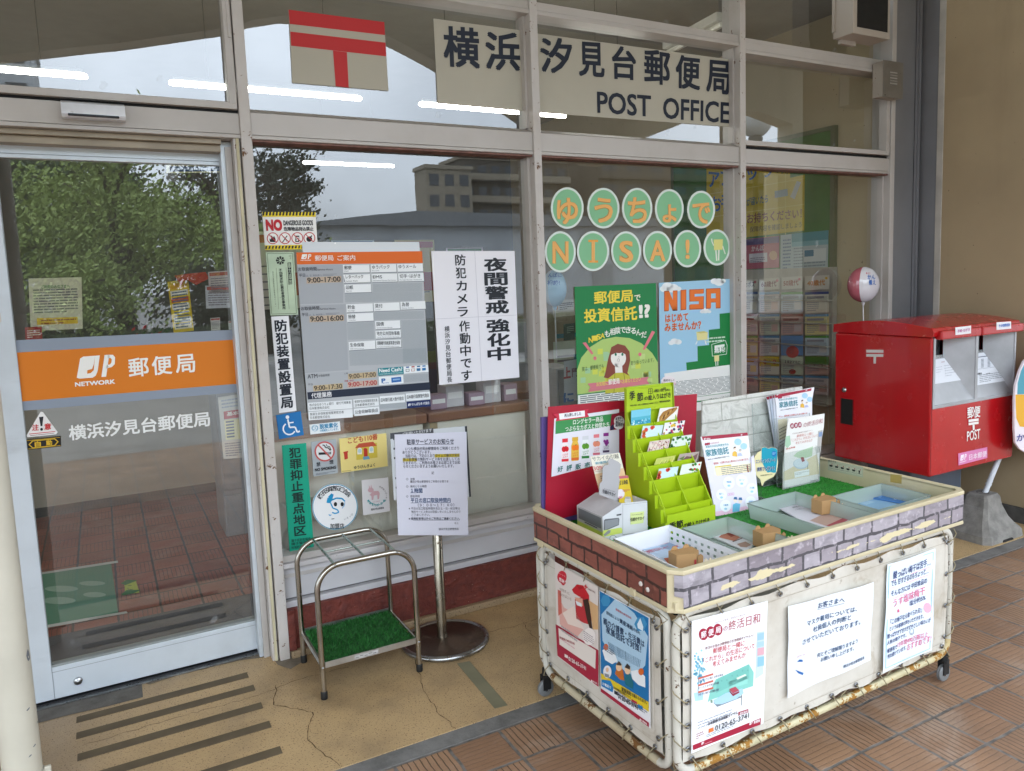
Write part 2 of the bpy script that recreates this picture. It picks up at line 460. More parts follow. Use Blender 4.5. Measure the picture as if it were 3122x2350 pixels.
def glass(ior=.15, tint=(.93, .955, .94), wob=.0):
    k = (ior, tint)
    if k in GLASSM: return GLASSM[k]
    t = NT('window_glass')
    t.n.remove(t.b)
    tr = t.new('ShaderNodeBsdfTransparent'); tr.inputs[0].default_value = tint+(1,)
    gl = t.new('ShaderNodeBsdfGlossy'); gl.inputs['Roughness'].default_value = 0.0; gl.inputs['Color'].default_value = (.95, .97, 1, 1)
    ge = t.new('ShaderNodeNewGeometry'); dp = t.new('ShaderNodeVectorMath', operation='DOT_PRODUCT')
    t.l.new(ge.outputs['Incoming'], dp.inputs[0]); t.l.new(ge.outputs['Normal'], dp.inputs[1])
    c_ = t.ma('SUBTRACT', 1.0, t.ma('ABSOLUTE', dp.outputs['Value']))
    fr = t.ma('ADD', ior, t.ma('MULTIPLY', t.ma('POWER', c_, 5.0), 1.0-ior))      # both faces of a pane together
    bp = t.new('ShaderNodeBump'); bp.inputs['Strength'].default_value = .010; bp.inputs['Distance'].default_value = .02
    t.l.new(t.noise(3.0, 1), bp.inputs['Height']); t.l.new(bp.outputs[0], gl.inputs['Normal'])
    mxs = t.new('ShaderNodeMixShader')
    t.l.new(fr, mxs.inputs[0]); t.l.new(tr.outputs[0], mxs.inputs[1]); t.l.new(gl.outputs[0], mxs.inputs[2])
    x, y, z = t.xyz(); df = t.new('ShaderNodeBsdfDiffuse'); df.inputs[0].default_value = (.75, .78, .8, 1)
    sm = t.ma('MULTIPLY', t.ramp(t.noise(8, 3, .5, vec=t.comb(x, y, t.ma('MULTIPLY', z, .8))), .705, .735), .16)
    ds = t.ma('MULTIPLY', t.ramp(t.noise(2.2, 5, .7), .35, .8), .028)
    m3 = t.new('ShaderNodeMixShader'); t.l.new(t.ma('ADD', t.ma('ADD', sm, ds), .004), m3.inputs[0]); t.l.new(mxs.outputs[0], m3.inputs[1]); t.l.new(df.outputs[0], m3.inputs[2])
    t.l.new(m3.outputs[0], t.out.inputs['Surface'])
    GLASSM[k] = t.m; return t.m
GL = glass()
def clearplastic(name, tint, frost=0.0, col='#d5e2dc'):
    t = NT(name); t.n.remove(t.b)
    tr = t.new('ShaderNodeBsdfTransparent'); tr.inputs[0].default_value = tint+(1,)
    gl = t.new('ShaderNodeBsdfGlossy'); gl.inputs['Roughness'].default_value = .12
    df = t.new('ShaderNodeBsdfDiffuse'); df.inputs[0].default_value = lin(col)+(1,)
    tl = t.new('ShaderNodeBsdfTranslucent'); tl.inputs[0].default_value = lin(col)+(1,)
    ad = t.new('ShaderNodeMixShader'); ad.inputs[0].default_value = .45
    t.l.new(df.outputs[0], ad.inputs[1]); t.l.new(tl.outputs[0], ad.inputs[2])
    m1 = t.new('ShaderNodeMixShader'); m1.inputs[0].default_value = frost
    t.l.new(tr.outputs[0], m1.inputs[1]); t.l.new(ad.outputs[0], m1.inputs[2])
    lw = t.new('ShaderNodeLayerWeight'); lw.inputs[0].default_value = .12
    m2 = t.new('ShaderNodeMixShader'); t.l.new(lw.outputs['Fresnel'], m2.inputs[0])
    t.l.new(m1.outputs[0], m2.inputs[1]); t.l.new(gl.outputs[0], m2.inputs[2])
    t.l.new(m2.outputs[0], t.out.inputs['Surface']); return t.m
ACRYL = clearplastic('clear_acrylic', (.96, .97, .97), .06)
FROST = clearplastic('frosted_tray_plastic', (.88, .92, .91), .5, '#dbe8e4')
def emit(name, col, s):
    t = NT(name); t.fin(lin(col), .5); t.put(t.b.inputs['Emission Color'], lin(col)); t.b.inputs['Emission Strength'].default_value = s; return t.m

# ================================================================== ground
g = MB(); g.quad((-300, -300, -.06), (300, -300, -.06), (300, 300, -.06), (-300, 300, -.06), concrete('pale_asphalt', '#8c8b88', '#777673', .9, 2))
tag(g.obj('ground', origin=(0, 0, -.06), fixn=False), kind='structure')
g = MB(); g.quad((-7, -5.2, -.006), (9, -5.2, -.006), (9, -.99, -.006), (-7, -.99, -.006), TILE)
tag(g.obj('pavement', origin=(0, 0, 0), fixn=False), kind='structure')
g = MB(); g.box(-7, 9, -.992, -.910, -.09, -.003, CONC)
tag(g.obj('kerb', origin=(0, 0, 0)), kind='structure')
g = MB()
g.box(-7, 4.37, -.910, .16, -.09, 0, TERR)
CRK = ink('#5a4730', .9)
def crack(mb, pts, w=.004, z=.0012):
    P = []
    for (a, b), (c, d) in zip(pts, pts[1:]):
        n = max(2, int(math.hypot(c-a, d-b)/.022))
        for i in range(n):
            f = i/n; j = .007 if i else 0
            P.append((a+(c-a)*f+rnd.uniform(-j, j), b+(d-b)*f+rnd.uniform(-j, j)))
    P.append(pts[-1])
    for (a, b), (c, d) in zip(P, P[1:]):
        L = max(1e-6, math.hypot(c-a, d-b)); nx, ny = -(d-b)/L, (c-a)/L; q = w*rnd.uniform(.15, .48)
        mb.quad((a-nx*q, b-ny*q, z), (c-nx*q, d-ny*q, z), (c+nx*q, d+ny*q, z), (a+nx*q, b+ny*q, z), CRK)
crack(g, [(.48, -.28), (.455, -.38), (.418, -.538), (.40, -.66), (.393, -.79), (.411, -.908)])
crack(g, [(1.035, -.27), (1.01, -.45), (.994, -.572), (1.02, -.75)], .003)
crack(g, [(.84, -.257), (1.035, -.27), (1.35, -.2)], .003)
crack(g, [(-.8, -.26), (-.5, -.245), (-.18, -.25), (-.02, -.21), (.2, -.22)], .0035)
crack(g, [(-.10, -.2), (-.14, -.36), (-.02, -.50), (-.08, -.68), (-.02, -.9)], .004)
PATCH = concrete('mortar_patch', '#6f6c68', '#57544f', .8, 14)
def patch(mb, pts, z, mat):
    mb.add([(x, y, z) for x, y in pts], [tuple(range(len(pts)))], mat)
patch(g, [(-1.6, .15), (-.587, .143), (-.588, -.001), (-.72, .0), (-.85, .012), (-.952, .011), (-1.6, .02)], .0016, PATCH)
patch(g, [(-.587, .145), (-.05, .145), (.01, .09), (.07, .03), (.06, -.05), (-.02, -.10), (-.06, -.03), (-.07, .07), (-.2, .11), (-.45, .118), (-.56, .10)], .0018, concrete('thin_mortar', '#857b6d', '#6b6357', .8, 14))
tag(g.obj('entrance_slab', origin=(0, 0, 0), fixn=False), kind='structure')
TAPE = plain('brown_anti_slip_tape', '#5f5340', .75, var=.2, scale=5)
for i, (x0, x1, y0) in enumerate([(-.822, -.188, -.022), (-.820, -.182, -.150), (-.813, -.180, -.312), (-.80, -.177, -.470), (-.79, -.175, -.664)]):
    m = MB(); m.box(x0, x1, y0-.05, y0, .0005, .002, TAPE)
    tag(m.obj('anti_slip_strip'), ['dark brown anti-slip strip nearest the sliding door', 'dark brown anti-slip strip second from the sliding door', 'dark brown anti-slip strip in the middle of the five on the slab',
        'dark brown anti-slip strip second from the edge of the entrance slab', 'dark brown anti-slip strip farthest from the sliding door, cut off by the frame'][i], 'floor strip', 'anti-slip strips in front of the sliding door')
m = MB(); m.prism([(.61, -.454, .0005), (.664, -.466, .0005), (.645, -.873, .0005), (.591, -.866, .0005)], (0, 0, .0012), plain('faded_green_tape', '#7d7a62', .6))
tag(m.obj('floor_tape'), 'single strip of faded grey green tape on the beige slab beside the sign stand base', 'floor tape')

# ================================================================== shopfront
FR = thing('shopfront', 'glazed post office shopfront with chipped pale painted steel frames and a red rendered base', 'shopfront', (1.5, 0, 0))
for k in range(-1, 4):
    x1 = k*W if k < 3 else 4.098
    m = MB(); m.box(x1-MW, x1, 0, .15, 0, 4.3, FRAME_RUST if k in (0, 1, 2) else FRAME, ch=.003)
    if k == 0: m.box(x1-.072, x1-MW-.004, .02, .15, 0, 2.27, FRAME_RUST, ch=.002); m.box(x1-.062, x1-.052, .012, .03, 0, 2.268, plain('old_caulk', '#c9c1a0', .7))
    m.obj('mullion', FR)
bays = [(-W, -MW), (0, W-MW), (W, 2*W-MW), (2*W, 4.055)]
for i, (a, b) in enumerate(bays):
    m = MB()
    m.box(a, b, .012, .15, 2.283, 2.374 if i in (1, 2) else 2.366, FRAME, ch=.002)
    if i in (0, 3): m.box(a, b, .03, .06, 2.364, 2.382, DARK)
    m.box(a, b, .008, .15, 2.266, 2.281, FRAME, ch=.002)
    if i in (1, 2):
        m.prism([(a, .016, 2.376), (a, .07, 2.398), (a, .13, 2.398), (a, .13, 2.376)], (b-a, 0, 0), FRAME)
    m.obj('transom_rail', FR)
for i, (a, b) in enumerate(bays):
    if i == 0: continue
    m = MB(); z0 = 2.938 if i < 3 else 2.905
    m.box(a, b, .012, .13, z0+.022, z0+.062, FRAME, ch=.002); m.box(a, b, .006, .13, z0, z0+.02, FRAME, ch=.002)
    if i == 3: m.box(a, b, .02, .13, z0+.064, z0+.09, FRAME, ch=.002)
    m.obj('upper_rail', FR)
# opening sashes (bay 0 and bay 3)
m = MB(); a, b = -W, -MW
m.box(a, b-.006, .0, .06, 2.380, 2.408, FRAME, ch=.002); m.box(b-.036, b-.006, -.0015, .06, 2.4, 4.2, FRAME, ch=.002)
m.box(b-.022, b-.010, -.006, .06, 2.66, 4.2, FRAME, ch=.002)
m.obj('sash_frame', FR)
m = MB(); a, b = bays[3]
m.box(a, b-.01, .002, .06, 2.386, 2.414, FRAME, ch=.002); m.box(b-.045, b-.012, .0, .06, 2.40, 2.90, FRAME, ch=.002)
m.obj('sash_frame', FR)
# sill, panel and base in bays 1-3
PANEL = plain('white_dado_panel', '#c9c8cc', .5, var=.06, scale=2)
m = MB()
for (a, b) in bays[1:]:
    m.box(a, b, .03, .12, .432, .462, FRAME, ch=.002); m.box(a, b, .012, .12, .408, .430, chipped('sill_paint', '#d3d0d2', '#5a4a3e', .45, 26, .64), ch=.002)
    m.prism([(a, .07, .406), (a, .035, .36), (a, .07, .36)], (b-a, 0, 0), FRAME)
m.obj('sill', FR)
m = MB()
for (a, b) in bays[1:]:
    m.box(a, b, .045, .12, .262, .404, PANEL); m.box(a, b, .06, .12, .25, .262, plain('panel_groove', '#6d6a6a', .7)); m.box(a, b, .03, .12, .222, .25, PANEL, ch=.003)
m.obj('dado_panel', FR)
m = MB()
for (a, b) in bays[1:]:
    m.box(a, b, .012, .12, .036, .222, STUCCO)
m.box(W-MW-.004, W+.004, .006, .12, .036, .222, STUCCO); m.box(.0, .03, -.004, .11, .036, .22, STUCCO)
m.obj('base_wall', FR)
m = MB()
m.box(.006, 4.1, -.012, .11, .0, .034, TERR, ch=.006)
m.obj('skirting', FR)
# panes
def pane(a, b, z0, z1, y=.09, parent=FR, name='window_pane'):
    m = MB(); m.quad((a, y, z0), (b, y, z0), (b, y, z1), (a, y, z1), GL)
    o = m.obj(name, parent, fixn=False); return o
for (a, b) in bays[1:]: pane(a-.01, b+.01, .455, 2.27)
for i, (a, b) in enumerate(bays[1:]): pane(a-.01, b+.01, 2.395, 2.94 if i < 2 else 2.91)
for i, (a, b) in enumerate(bays[1:]): pane(a-.01, b+.01, 2.99, 4.2)
pane(-W, -MW-.03, 2.40, 4.2, .05)
# putty fillets inside the openings
m = MB()
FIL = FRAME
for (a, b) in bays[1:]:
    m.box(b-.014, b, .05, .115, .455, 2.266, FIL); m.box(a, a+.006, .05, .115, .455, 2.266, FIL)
    m.box(a, b, .02, .115, 2.257, 2.2655, plain('shaded_rusty_underside', '#7d5a50', .7, var=.3, scale=20))  # brown strip: shade under the rail lip painted in together with its rust
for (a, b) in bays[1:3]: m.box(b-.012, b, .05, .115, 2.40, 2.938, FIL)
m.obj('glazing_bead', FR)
# header of the door recess
m = MB()
HB = plain('door_header_beige', '#a39784', .5)
m.box(-W, -.115, .045, .15, 2.246, 2.264, HB); m.box(-W, -.115, .075, .15, 2.218, 2.244, HB)
m.box(-.115, -.072, .09, .16, 0, 2.262, ALU, ch=.002); m.box(-.098, -.074, .075, .1, 0, 2.24, FRAME)
m.box(-1.3, -.02, .12, .16, .0, .006, STEEL)
m.obj('door_recess_frame', FR)
# door sensor on the rail
m = MB()
SV = plain('silver_plastic', '#e2e6ee', .3, .1)
m.prism([(-.668, .008, 2.368), (-.668, -.045, 2.352), (-.668, -.055, 2.312), (-.668, -.042, 2.300), (-.668, .008, 2.300)], (.208, 0, 0), SV)
m.box(-.648, -.482, -.0565, -.05, 2.303, 2.312, ink('#10131e', .2))
m.obj('door_sensor', FR, bevel=.003)
# sliding door leaf
DR = MB()
dy0, dy1 = .148, .19
DR.box(-.985, -.900, dy0, dy1, .018, 2.262, ALU, ch=.002)      # left stile
DR.box(-.070, -.036, dy0, dy1, .018, 2.262, ALU, ch=.002)
DR.box(-.899, -.071, dy0, dy1, .018, .150, ALU, ch=.002)
DR.box(-.899, -.071, dy0, dy1, 2.172, 2.262, ALU, ch=.002)
DR.box(-.899, -.071, dy0-.002, dy0, 2.187, 2.189, ink('#7d8288'))
DR.box(-.899, -.071, dy0+.006, dy1, .150, .160, plain('glazing_rubber', '#8d9290', .5))
DR.box(-.899, -.071, dy0-.0012, dy0+.001, .131, .1325, ink('#8d9499')); DR.box(-.9005, -.899, dy0-.0012, dy0+.001, .018, 2.2, ink('#9aa0a6'))
door = DR.obj('sliding_door', FR)
m = MB(); m.quad((-.90, .165, .15), (-.07, .165, .15), (-.07, .165, 2.18), (-.90, .165, 2.18), GL)
m.obj('door_glass', door, fixn=False)
m = MB(); m.lathe((-.814, .148, .072), [(0, -.012), (.006, -.012), (.007, -.008), (.014, -.009), (.0155, -.006), (.0165, 0)], STEEL, 24, 'y'); m.obj('lock', door)
m = MB(); m.box(-1.5, .0, .14, .2, -.004, .012, plain('threshold_dark', '#15161a', .5)); m.obj('door_track', FR)
# ventilation hood and junction box at the top right
m = MB(); VB = chipped('hood_paint', '#b5aca2', '#4a3626', .5, 18, .66)
m.box(3.485, 3.825, -.15, .0, 3.06, 3.75, VB, ch=.004)
m.box(3.52, 3.80, -.153, -.14, 3.10, 3.74, DARK)
for i in range(7): m.box(3.525, 3.795, -.149, -.146, 3.18+i*.075, 3.184+i*.075, plain('hood_louvre', '#23211f', .5))
m.box(3.475, 3.49, -.02, .0, 3.10, 3.7, VB); m.box(3.53, 3.66, -.03, -.002, 3.035, 3.06, VB)
m.obj('ventilation_hood', FR)
m = MB(); JB = chipped('junction_box_paint', '#a59d92', '#5b4632', .5, 30, .62)
m.box(3.86, 4.05, -.08, .0, 2.735, 2.955, JB, ch=.003); m.box(3.856, 4.054, -.084, -.0805, 2.731, 2.959, plain('box_cover', '#8f8c87', .3, .6), ch=.001)
WR = ink('#b9b6b0')
for i in range(5):
    for j in range(6):
        m.box(3.925+j*.012+(i % 2)*.003, 3.933+j*.012, -.0852, -.0842, 2.885-i*.017, 2.892-i*.017, WR)
m.obj('junction_box', FR)

# wall above, grey jamb and the ochre side wall
m = MB(); m.box(-7, 4.12, .0, .3, 4.3, 5.2, SOFF)
tag(m.obj('upper_wall'), 'plain painted wall above the glazed shopfront under the canopy', 'wall')
JM = plain('grey_sheet_metal', '#85868a', .38, .3, var=.15, scale=1.2)
m = MB()
m.box(4.102, 4.345, .004, .06, 0, 5, JM); m.box(4.30, 4.3, .0, .06, 0, 5, JM)
m.box(4.372, 4.42, -.118, .3, 0, 5, JM, ch=.002); m.box(4.35, 4.372, .02, .3, 0, 5, DARK)
m.box(4.326, 4.346, -.01, .004, 0, 5, JM)
tag(m.obj('metal_joint_cover'), 'tall grey sheet metal cover with a black gap beside the ochre wall', 'metal cover')
m = MB(); m.box(4.37, 4.95, -.86, -.122, .10, 5, BEIGE, ch=.004)
m.box(4.366, 4.95, -.165, -.119, .10, 5, plain('plaster_edge', '#b7b3ab', .6), ch=.003)
sw = m.obj('side_wall'); tag(sw, 'ochre painted wall standing out at right behind the red mailbox', 'wall')
m = MB(); m.box(4.36, 4.96, -.87, -.115, -.05, .10, concrete('dark_plinth', '#5b5a58', '#3d3c3b'), ch=.003); m.obj('plinth', sw)

# drain pipe at the left edge
m = MB(); PV = plain('cream_pipe_paint', '#cfcabb', .45, var=.07, scale=3)
CHIPC = ink('#6f747c')
px, py, pr = -.957, -.50, .0565
dp = thing('drain_pipe', 'cream painted drain pipe rising at the left edge in front of the sliding door', 'drain pipe', (px, py, 0))
m.lathe((px, py, 0), [(pr, -.01), (pr, 4.4)], PV, 36)
for (an, z, w, h) in [(-22, .49, .012, .05), (-48, .32, .006, .008), (-40, .19, .006, .007), (-58, .165, .006, .006), (-50, .10, .008, .005), (-12, .255, .003, .008)]:
    vs = []
    for i in range(9):
        a2 = 2*math.pi*i/9; q = rnd.uniform(.6, 1.1); th = rad(an)+q*w*math.cos(a2)/pr
        vs.append((px+(pr+.0006)*math.cos(th), py+(pr+.0006)*math.sin(th), z+q*h*math.sin(a2)/2+.3*w*math.cos(a2)))
    m.add(vs, [tuple(range(9))], CHIPC)
m.obj('pipe', dp)
for zz in (.085, 1.6):
    m = MB(); m.lathe((px, py, zz-.03), [(pr+.001, 0), (pr+.004, .001), (pr+.004, .029), (pr+.001, .03)], PV, 36)
    m.box(px+pr+.002, px+pr+.022, py-.006, py+.008, zz-.028, zz+.004, PV, ch=.003); m.obj('pipe_clamp', dp)
# ================================================================== canopy over the pavement and what stands across the road (seen in the glass)
cn = thing('arcade_canopy', 'pale painted arcade canopy with shallow arched openings over the pavement', 'canopy', (1.5, -4.6, 0))
ARCH = [(-16, 2.7), (-15, 3.3), (-12, 3.6), (-9.5, 3.2), (-8.6, 2.9), (-7.2, 2.9), (-6.2, 3.15), (-4, 3.35), (-1.156, 3.633), (-.285, 3.83), (.66, 4.08), (.9, 4.2), (1.2, 4.28), (1.6, 4.31), (1.9, 4.29), (2.26, 4.21), (2.8, 4.0), (3.6, 3.62), (4.4, 3.2), (4.75, 3.02), (5.0, 3.02), (5.4, 3.3), (6.4, 3.66), (7.3, 3.82), (7.55, 3.83), (8.18, 3.70), (8.18, 3.33), (7.98, 3.2), (7.9, 3.16), (7.9, 2.5)]
m = MB()
pts = [(x, -4.5, z) for x, z in ARCH] + [(7.92, -4.5, 0), (8.7, -4.5, 0), (8.7, -4.5, 2.9), (9.6, -4.5, 3.4), (12, -4.5, 3.7), (15, -4.5, 3.2), (16, -4.5, 2.7), (16, -4.5, 4.9), (-16, -4.5, 4.9)]
m.prism(pts, (0, -.28, 0), SOFF); m.obj('arched_fascia', cn)
m = MB(); m.box(-16, 16, -4.8, .0, 4.75, 5.0, SOFF); m.obj('soffit', cn)
for x in (-8, 15.6):
    m = MB(); m.box(x-.22, x+.22, -4.86, -4.44, 0, 3.3, SOFF, ch=.02); m.obj('column', cn)

def leafmat(name, a, b):
    t = NT(name); t.m.use_backface_culling = False
    inf = t.new('ShaderNodeObjectInfo')
    c = t.mix(t.ramp(t.noise(1.3, 4), .35, .7), lin(a), lin(b)); return t.fin(c, .6, 0, .3)
BARK = concrete('bark', '#4a3d33', '#2c241e', .9, 5)
def tree(name, label, base, h, cr, zc, lm, nl=5000, ls=.16, seed=1, squash=1.0, bare=0, shape='round'):
    R = random.Random(seed); bx, by, bz = base
    t = thing(name, label, 'tree', base, 'trees across the road')
    m = MB(); th = zc-bz
    m.tube([(bx, by, bz-.05), (bx+.05, by, bz+th*.4), (bx-.04, by+.03, bz+th*.8), (bx, by, bz+h*.92)], [cr*.11, cr*.085, cr*.06, .02], BARK, 8)
    tips = []
    for i in range(14+bare):
        a = R.uniform(0, 6.28); z0 = R.uniform(.35, .85)*h; L = cr*R.uniform(.6, 1.05)*(1 if shape == 'round' else max(.25, 1.15-z0/h))
        p0 = Vector((bx, by, bz+z0)); p2 = p0+Vector((math.cos(a)*L, math.sin(a)*L, R.uniform(.05, .55)*L)); p1 = p0.lerp(p2, .5)+Vector((0, 0, .12*L))
        m.tube([p0, p1, p2], [cr*.035, cr*.022, .012], BARK, 5); tips += [p1, p2, p0.lerp(p2, .75)]
        for k in range(3 if bare else 0):
            q = p1.lerp(p2, R.random()); d = Vector((R.uniform(-1, 1), R.uniform(-1, 1), R.uniform(.1, 1)))*L*.4
            m.tube([q, q+d], [.025, .008], BARK, 4); tips.append(q+d)
    m.obj('trunk', t)
    m = MB(); clumps = []
    for i in range(34):
        a = R.uniform(0, 6.28); u = R.uniform(-1, 1); r = R.uniform(.45, 1)
        if shape == 'cone':
            f = R.uniform(0, 1); rr = cr*(1-f*.85)*R.uniform(.5, 1)
            clumps.append((Vector((bx+rr*math.cos(a), by+rr*math.sin(a), bz+h*(.22+.76*f))), cr*R.uniform(.2, .36)))
        else:
            s_ = math.sqrt(1-u*u)*r
            clumps.append((Vector((bx+cr*s_*math.cos(a), by+cr*s_*math.sin(a), zc+cr*squash*u*r)), cr*R.uniform(.2, .38)))
    clumps += [(p, cr*.22) for p in tips]
    vs = []; fs = []
    for i in range(nl):
        c, r = R.choice(clumps); d = Vector((R.gauss(0, .5), R.gauss(0, .5), R.gauss(0, .38)))*r
        p = c+d; n = Vector((R.uniform(-1, 1), R.uniform(-1, 1), R.uniform(-.2, 1))).normalized(); x = n.orthogonal().normalized(); y = n.cross(x)
        a = ls*R.uniform(.6, 1.3); b = len(vs); vs += [p-x*a, p-y*a*.5, p+x*a, p+y*a*.5]; fs.append((b, b+1, b+2, b+3))
    m.add(vs, fs, lm); m.obj('crown', t, fixn=False)
    return t
EV = leafmat('evergreen_leaf', '#33472a', '#4a5f38'); MP = leafmat('maple_leaf', '#7f924a', '#9bad60'); DKL = leafmat('dark_leaf', '#2b3326', '#3e4633')
tree('evergreen_tree', 'tall dark evergreen mirrored in the sliding door glass', (-.9, -21, -.06), 5.4, 2.4, 3.5, EV, 20000, .085, 3, .85)
tree('evergreen_tree', 'broad dark evergreen at far left of the mirrored trees', (-4.6, -23, -.06), 5.6, 2.6, 3.4, EV, 9000, .12, 4, .9)
tree('maple_tree', 'light green maple standing in front of the evergreen in the door reflection', (-.2, -14, -.06), 4.2, 2.2, 2.6, MP, 16000, .055, 5, .55)
tree('bare_tree', 'dark half bare tree with twisting limbs mirrored at right in the door', (2.3, -19, -.06), 5.3, 1.6, 3.4, DKL, 2600, .07, 6, 1.2, 26)
tree('cherry_tree', 'dark leafy tree mirrored beside the red and yellow warning sticker', (3.9, -20, -.06), 5.6, 1.35, 4.1, DKL, 7000, .075, 8, 1.1, 10)
tree('shrub', 'rounded light green shrub mirrored below the dark leafy tree', (3.1, -17, -.06), 3.3, 1.4, 2.0, MP, 4500, .10, 9, .7)
tree('shrub', 'low dark shrub mirrored behind the wall notices', (6.2, -24, -.06), 3.0, 1.5, 1.7, EV, 3500, .12, 10, .7)

tree('shrub', 'wide light green shrub low in front of the maple in the door reflection', (-1.1, -12.4, -.06), 2.2, 1.5, 1.2, MP, 6000, .05, 21, .6)
tree('shrub', 'dark shrub low at right in the door reflection', (1.6, -13, -.06), 2.0, 1.3, 1.1, DKL, 5000, .06, 22, .7)

WIN = plain('dark_window_glass', '#2c3238', .15, 0, .6)
def building(name, label, x0, x1, y, h, wm, floors, cols, dep=14, bal=True, par=None):
    t = thing(name, label, 'building', ((x0+x1)/2, y-dep/2, 0), 'buildings across the road')
    m = MB(); m.box(x0, x1, y-dep, y, -.1, h, wm); m.obj('wall', t)
    m = MB(); m.box(x0-.2, x1+.2, y-dep-.2, y+.25, h, h+.45, par or wm); m.obj('roof', t)
    fh = h/floors; cw = (x1-x0)/cols
    if bal:
        for f in range(1, floors):
            m = MB(); m.box(x0+.1, x1-.1, y, y+1.0, f*fh, f*fh+.16, wm); m.box(x0+.1, x1-.1, y+.92, y+1.0, f*fh+.1, f*fh+1.0, par or wm); m.obj('balcony', t)
    for f in range(floors):
        for c in range(cols):
            m = MB(); a = x0+cw*(c+.2); m.box(a, a+cw*.6, y+.005, y+.04, f*fh+.5, f*fh+fh*.75, WIN); m.obj('window', t)
BW1 = wallmat('far_block_beige', '#8d8474', '#82796a', '#645c50'); BW2 = wallmat('far_block_brown', '#5a534a', '#514a42', '#3d3832'); BW3 = wallmat('far_pale_wall', '#b0b4b7', '#a4a8ab', '#8b8f92')
building('apartment_block', 'narrow beige apartment block mirrored left of the long one', 36.2, 42.3, -90, 15.6, BW1, 6, 3, 4, False)
building('apartment_block', 'long grey brown apartment block with rows of balconies mirrored in the glass', 42.7, 59.3, -94, 17.6, BW2, 6, 8, 7, True, BW1)
building('apartment_block', 'dark apartment block mirrored above the green letter circles', 63.2, 140, -92, 18.5, BW2, 6, 18, 14, True, BW2)
building('apartment_block', 'pale grey apartment block mirrored at top left of the door', -9, -3.2, -60, 19, BW3, 7, 3, 10, False)
lb = thing('low_building', 'long low white walled building with a dark roof mirrored behind the service hours board', 'building', (13, -34, 0), 'buildings across the road')
m = MB(); m.box(6.6, 26, -40, -30, -.1, 4.1, BW3); m.obj('wall', lb)
m = MB(); m.prism([(6.2, -29.6, 4.1), (12, -29.6, 4.75), (26.4, -29.6, 4.5), (26.4, -29.6, 4.1)], (0, -11, 0), plain('grey_roof', '#707376', .6)); m.obj('roof', lb)
for i in range(2):
    m = MB(); m.box(18+i*3.4, 19.2+i*3.4, -29.98, -29.94, 1.0, 2.2, plain('grey_shutter', '#8d9092', .5)); m.obj('window', lb)
gl_ = thing('globe_lamp', 'white globe street lamp on a dark neck mirrored at right', 'street lamp', (10.93, -8, 0))
m = MB(); m.lathe((10.93, -8, 4.58), [(.33*math.sin(a*math.pi/12), -.33*math.cos(a*math.pi/12)) for a in range(13)], plain('opal_globe', '#b8bab8', .25, 0, .5), 24); m.obj('globe', gl_)
m = MB(); m.lathe((10.93, -8, 0), [(.06, 0), (.06, 4.0), (.12, 4.02), (.14, 4.25), (.1, 4.3), (.05, 4.34)], plain('lamp_post_dark', '#3a3b3d', .4), 16); m.obj('post', gl_)
hg = leafmat('hedge_leaf', '#2e3d24', '#46552f')
for (x0, x1, y0, h, lb_) in [(-9, 1.5, -11.5, 1.0, 'clipped green hedge along the road mirrored low in the sliding door'), (5.5, 14, -12.5, .8, 'low clipped hedge mirrored behind the wagon')]:
    m = MB(); vs = []; fs = []
    for i in range(int((x1-x0)*700)):
        p = Vector((rnd.uniform(x0, x1), y0+rnd.uniform(-.4, .4), -.06+h*min(1, abs(rnd.gauss(.75, .3))))); n = Vector((rnd.uniform(-1, 1), rnd.uniform(-.3, 1), rnd.uniform(0, 1))).normalized(); x = n.orthogonal().normalized(); y = n.cross(x); a = .07
        b = len(vs); vs += [p-x*a, p-y*a*.5, p+x*a, p+y*a*.5]; fs.append((b, b+1, b+2, b+3))
    m.add(vs, fs, hg); m.box(x0, x1, y0-.33, y0+.33, -.06, h*.72, DKL); tag(m.obj('hedge', fixn=False), lb_, 'hedge', 'hedges across the road')
# ================================================================== inside the post office
m = MB(); m.quad((-4, .19, -.004), (4.13, .19, -.004), (4.13, 5.6, -.004), (-4, 5.6, -.004), TILE_IN)
tag(m.obj('indoor_floor', origin=(0, 0, 0), fixn=False), kind='structure')
m = MB(); m.box(-4, 4.3, 5.6, 5.7, 0, 3.6, wallmat('grey_back_wall', '#6a6862', '#605e58', '#4c4a44')); tag(m.obj('back_wall'), kind='structure')
m = MB(); m.box(4.11, 4.30, .15, 5.6, 0, 4.4, INWALL); tag(m.obj('end_wall'), kind='structure')
m = MB(); m.box(-4.1, -4, .16, 5.6, 0, 4.4, INWALL); tag(m.obj('far_end_wall'), kind='structure')
CEIL = plain('ceiling_board', '#8a8880', .8, var=.05)
m = MB(); m.box(-4, 4.11, .16, 5.6, 3.45, 3.55, CEIL); tag(m.obj('ceiling'), kind='structure')
TUBE = emit('lit_lamp_tube', '#fffdf4', 12); TUBE2 = emit('lit_far_lamp_tube', '#fffdf4', 8)
LH = plain('lamp_housing', '#d0d0cc', .5)
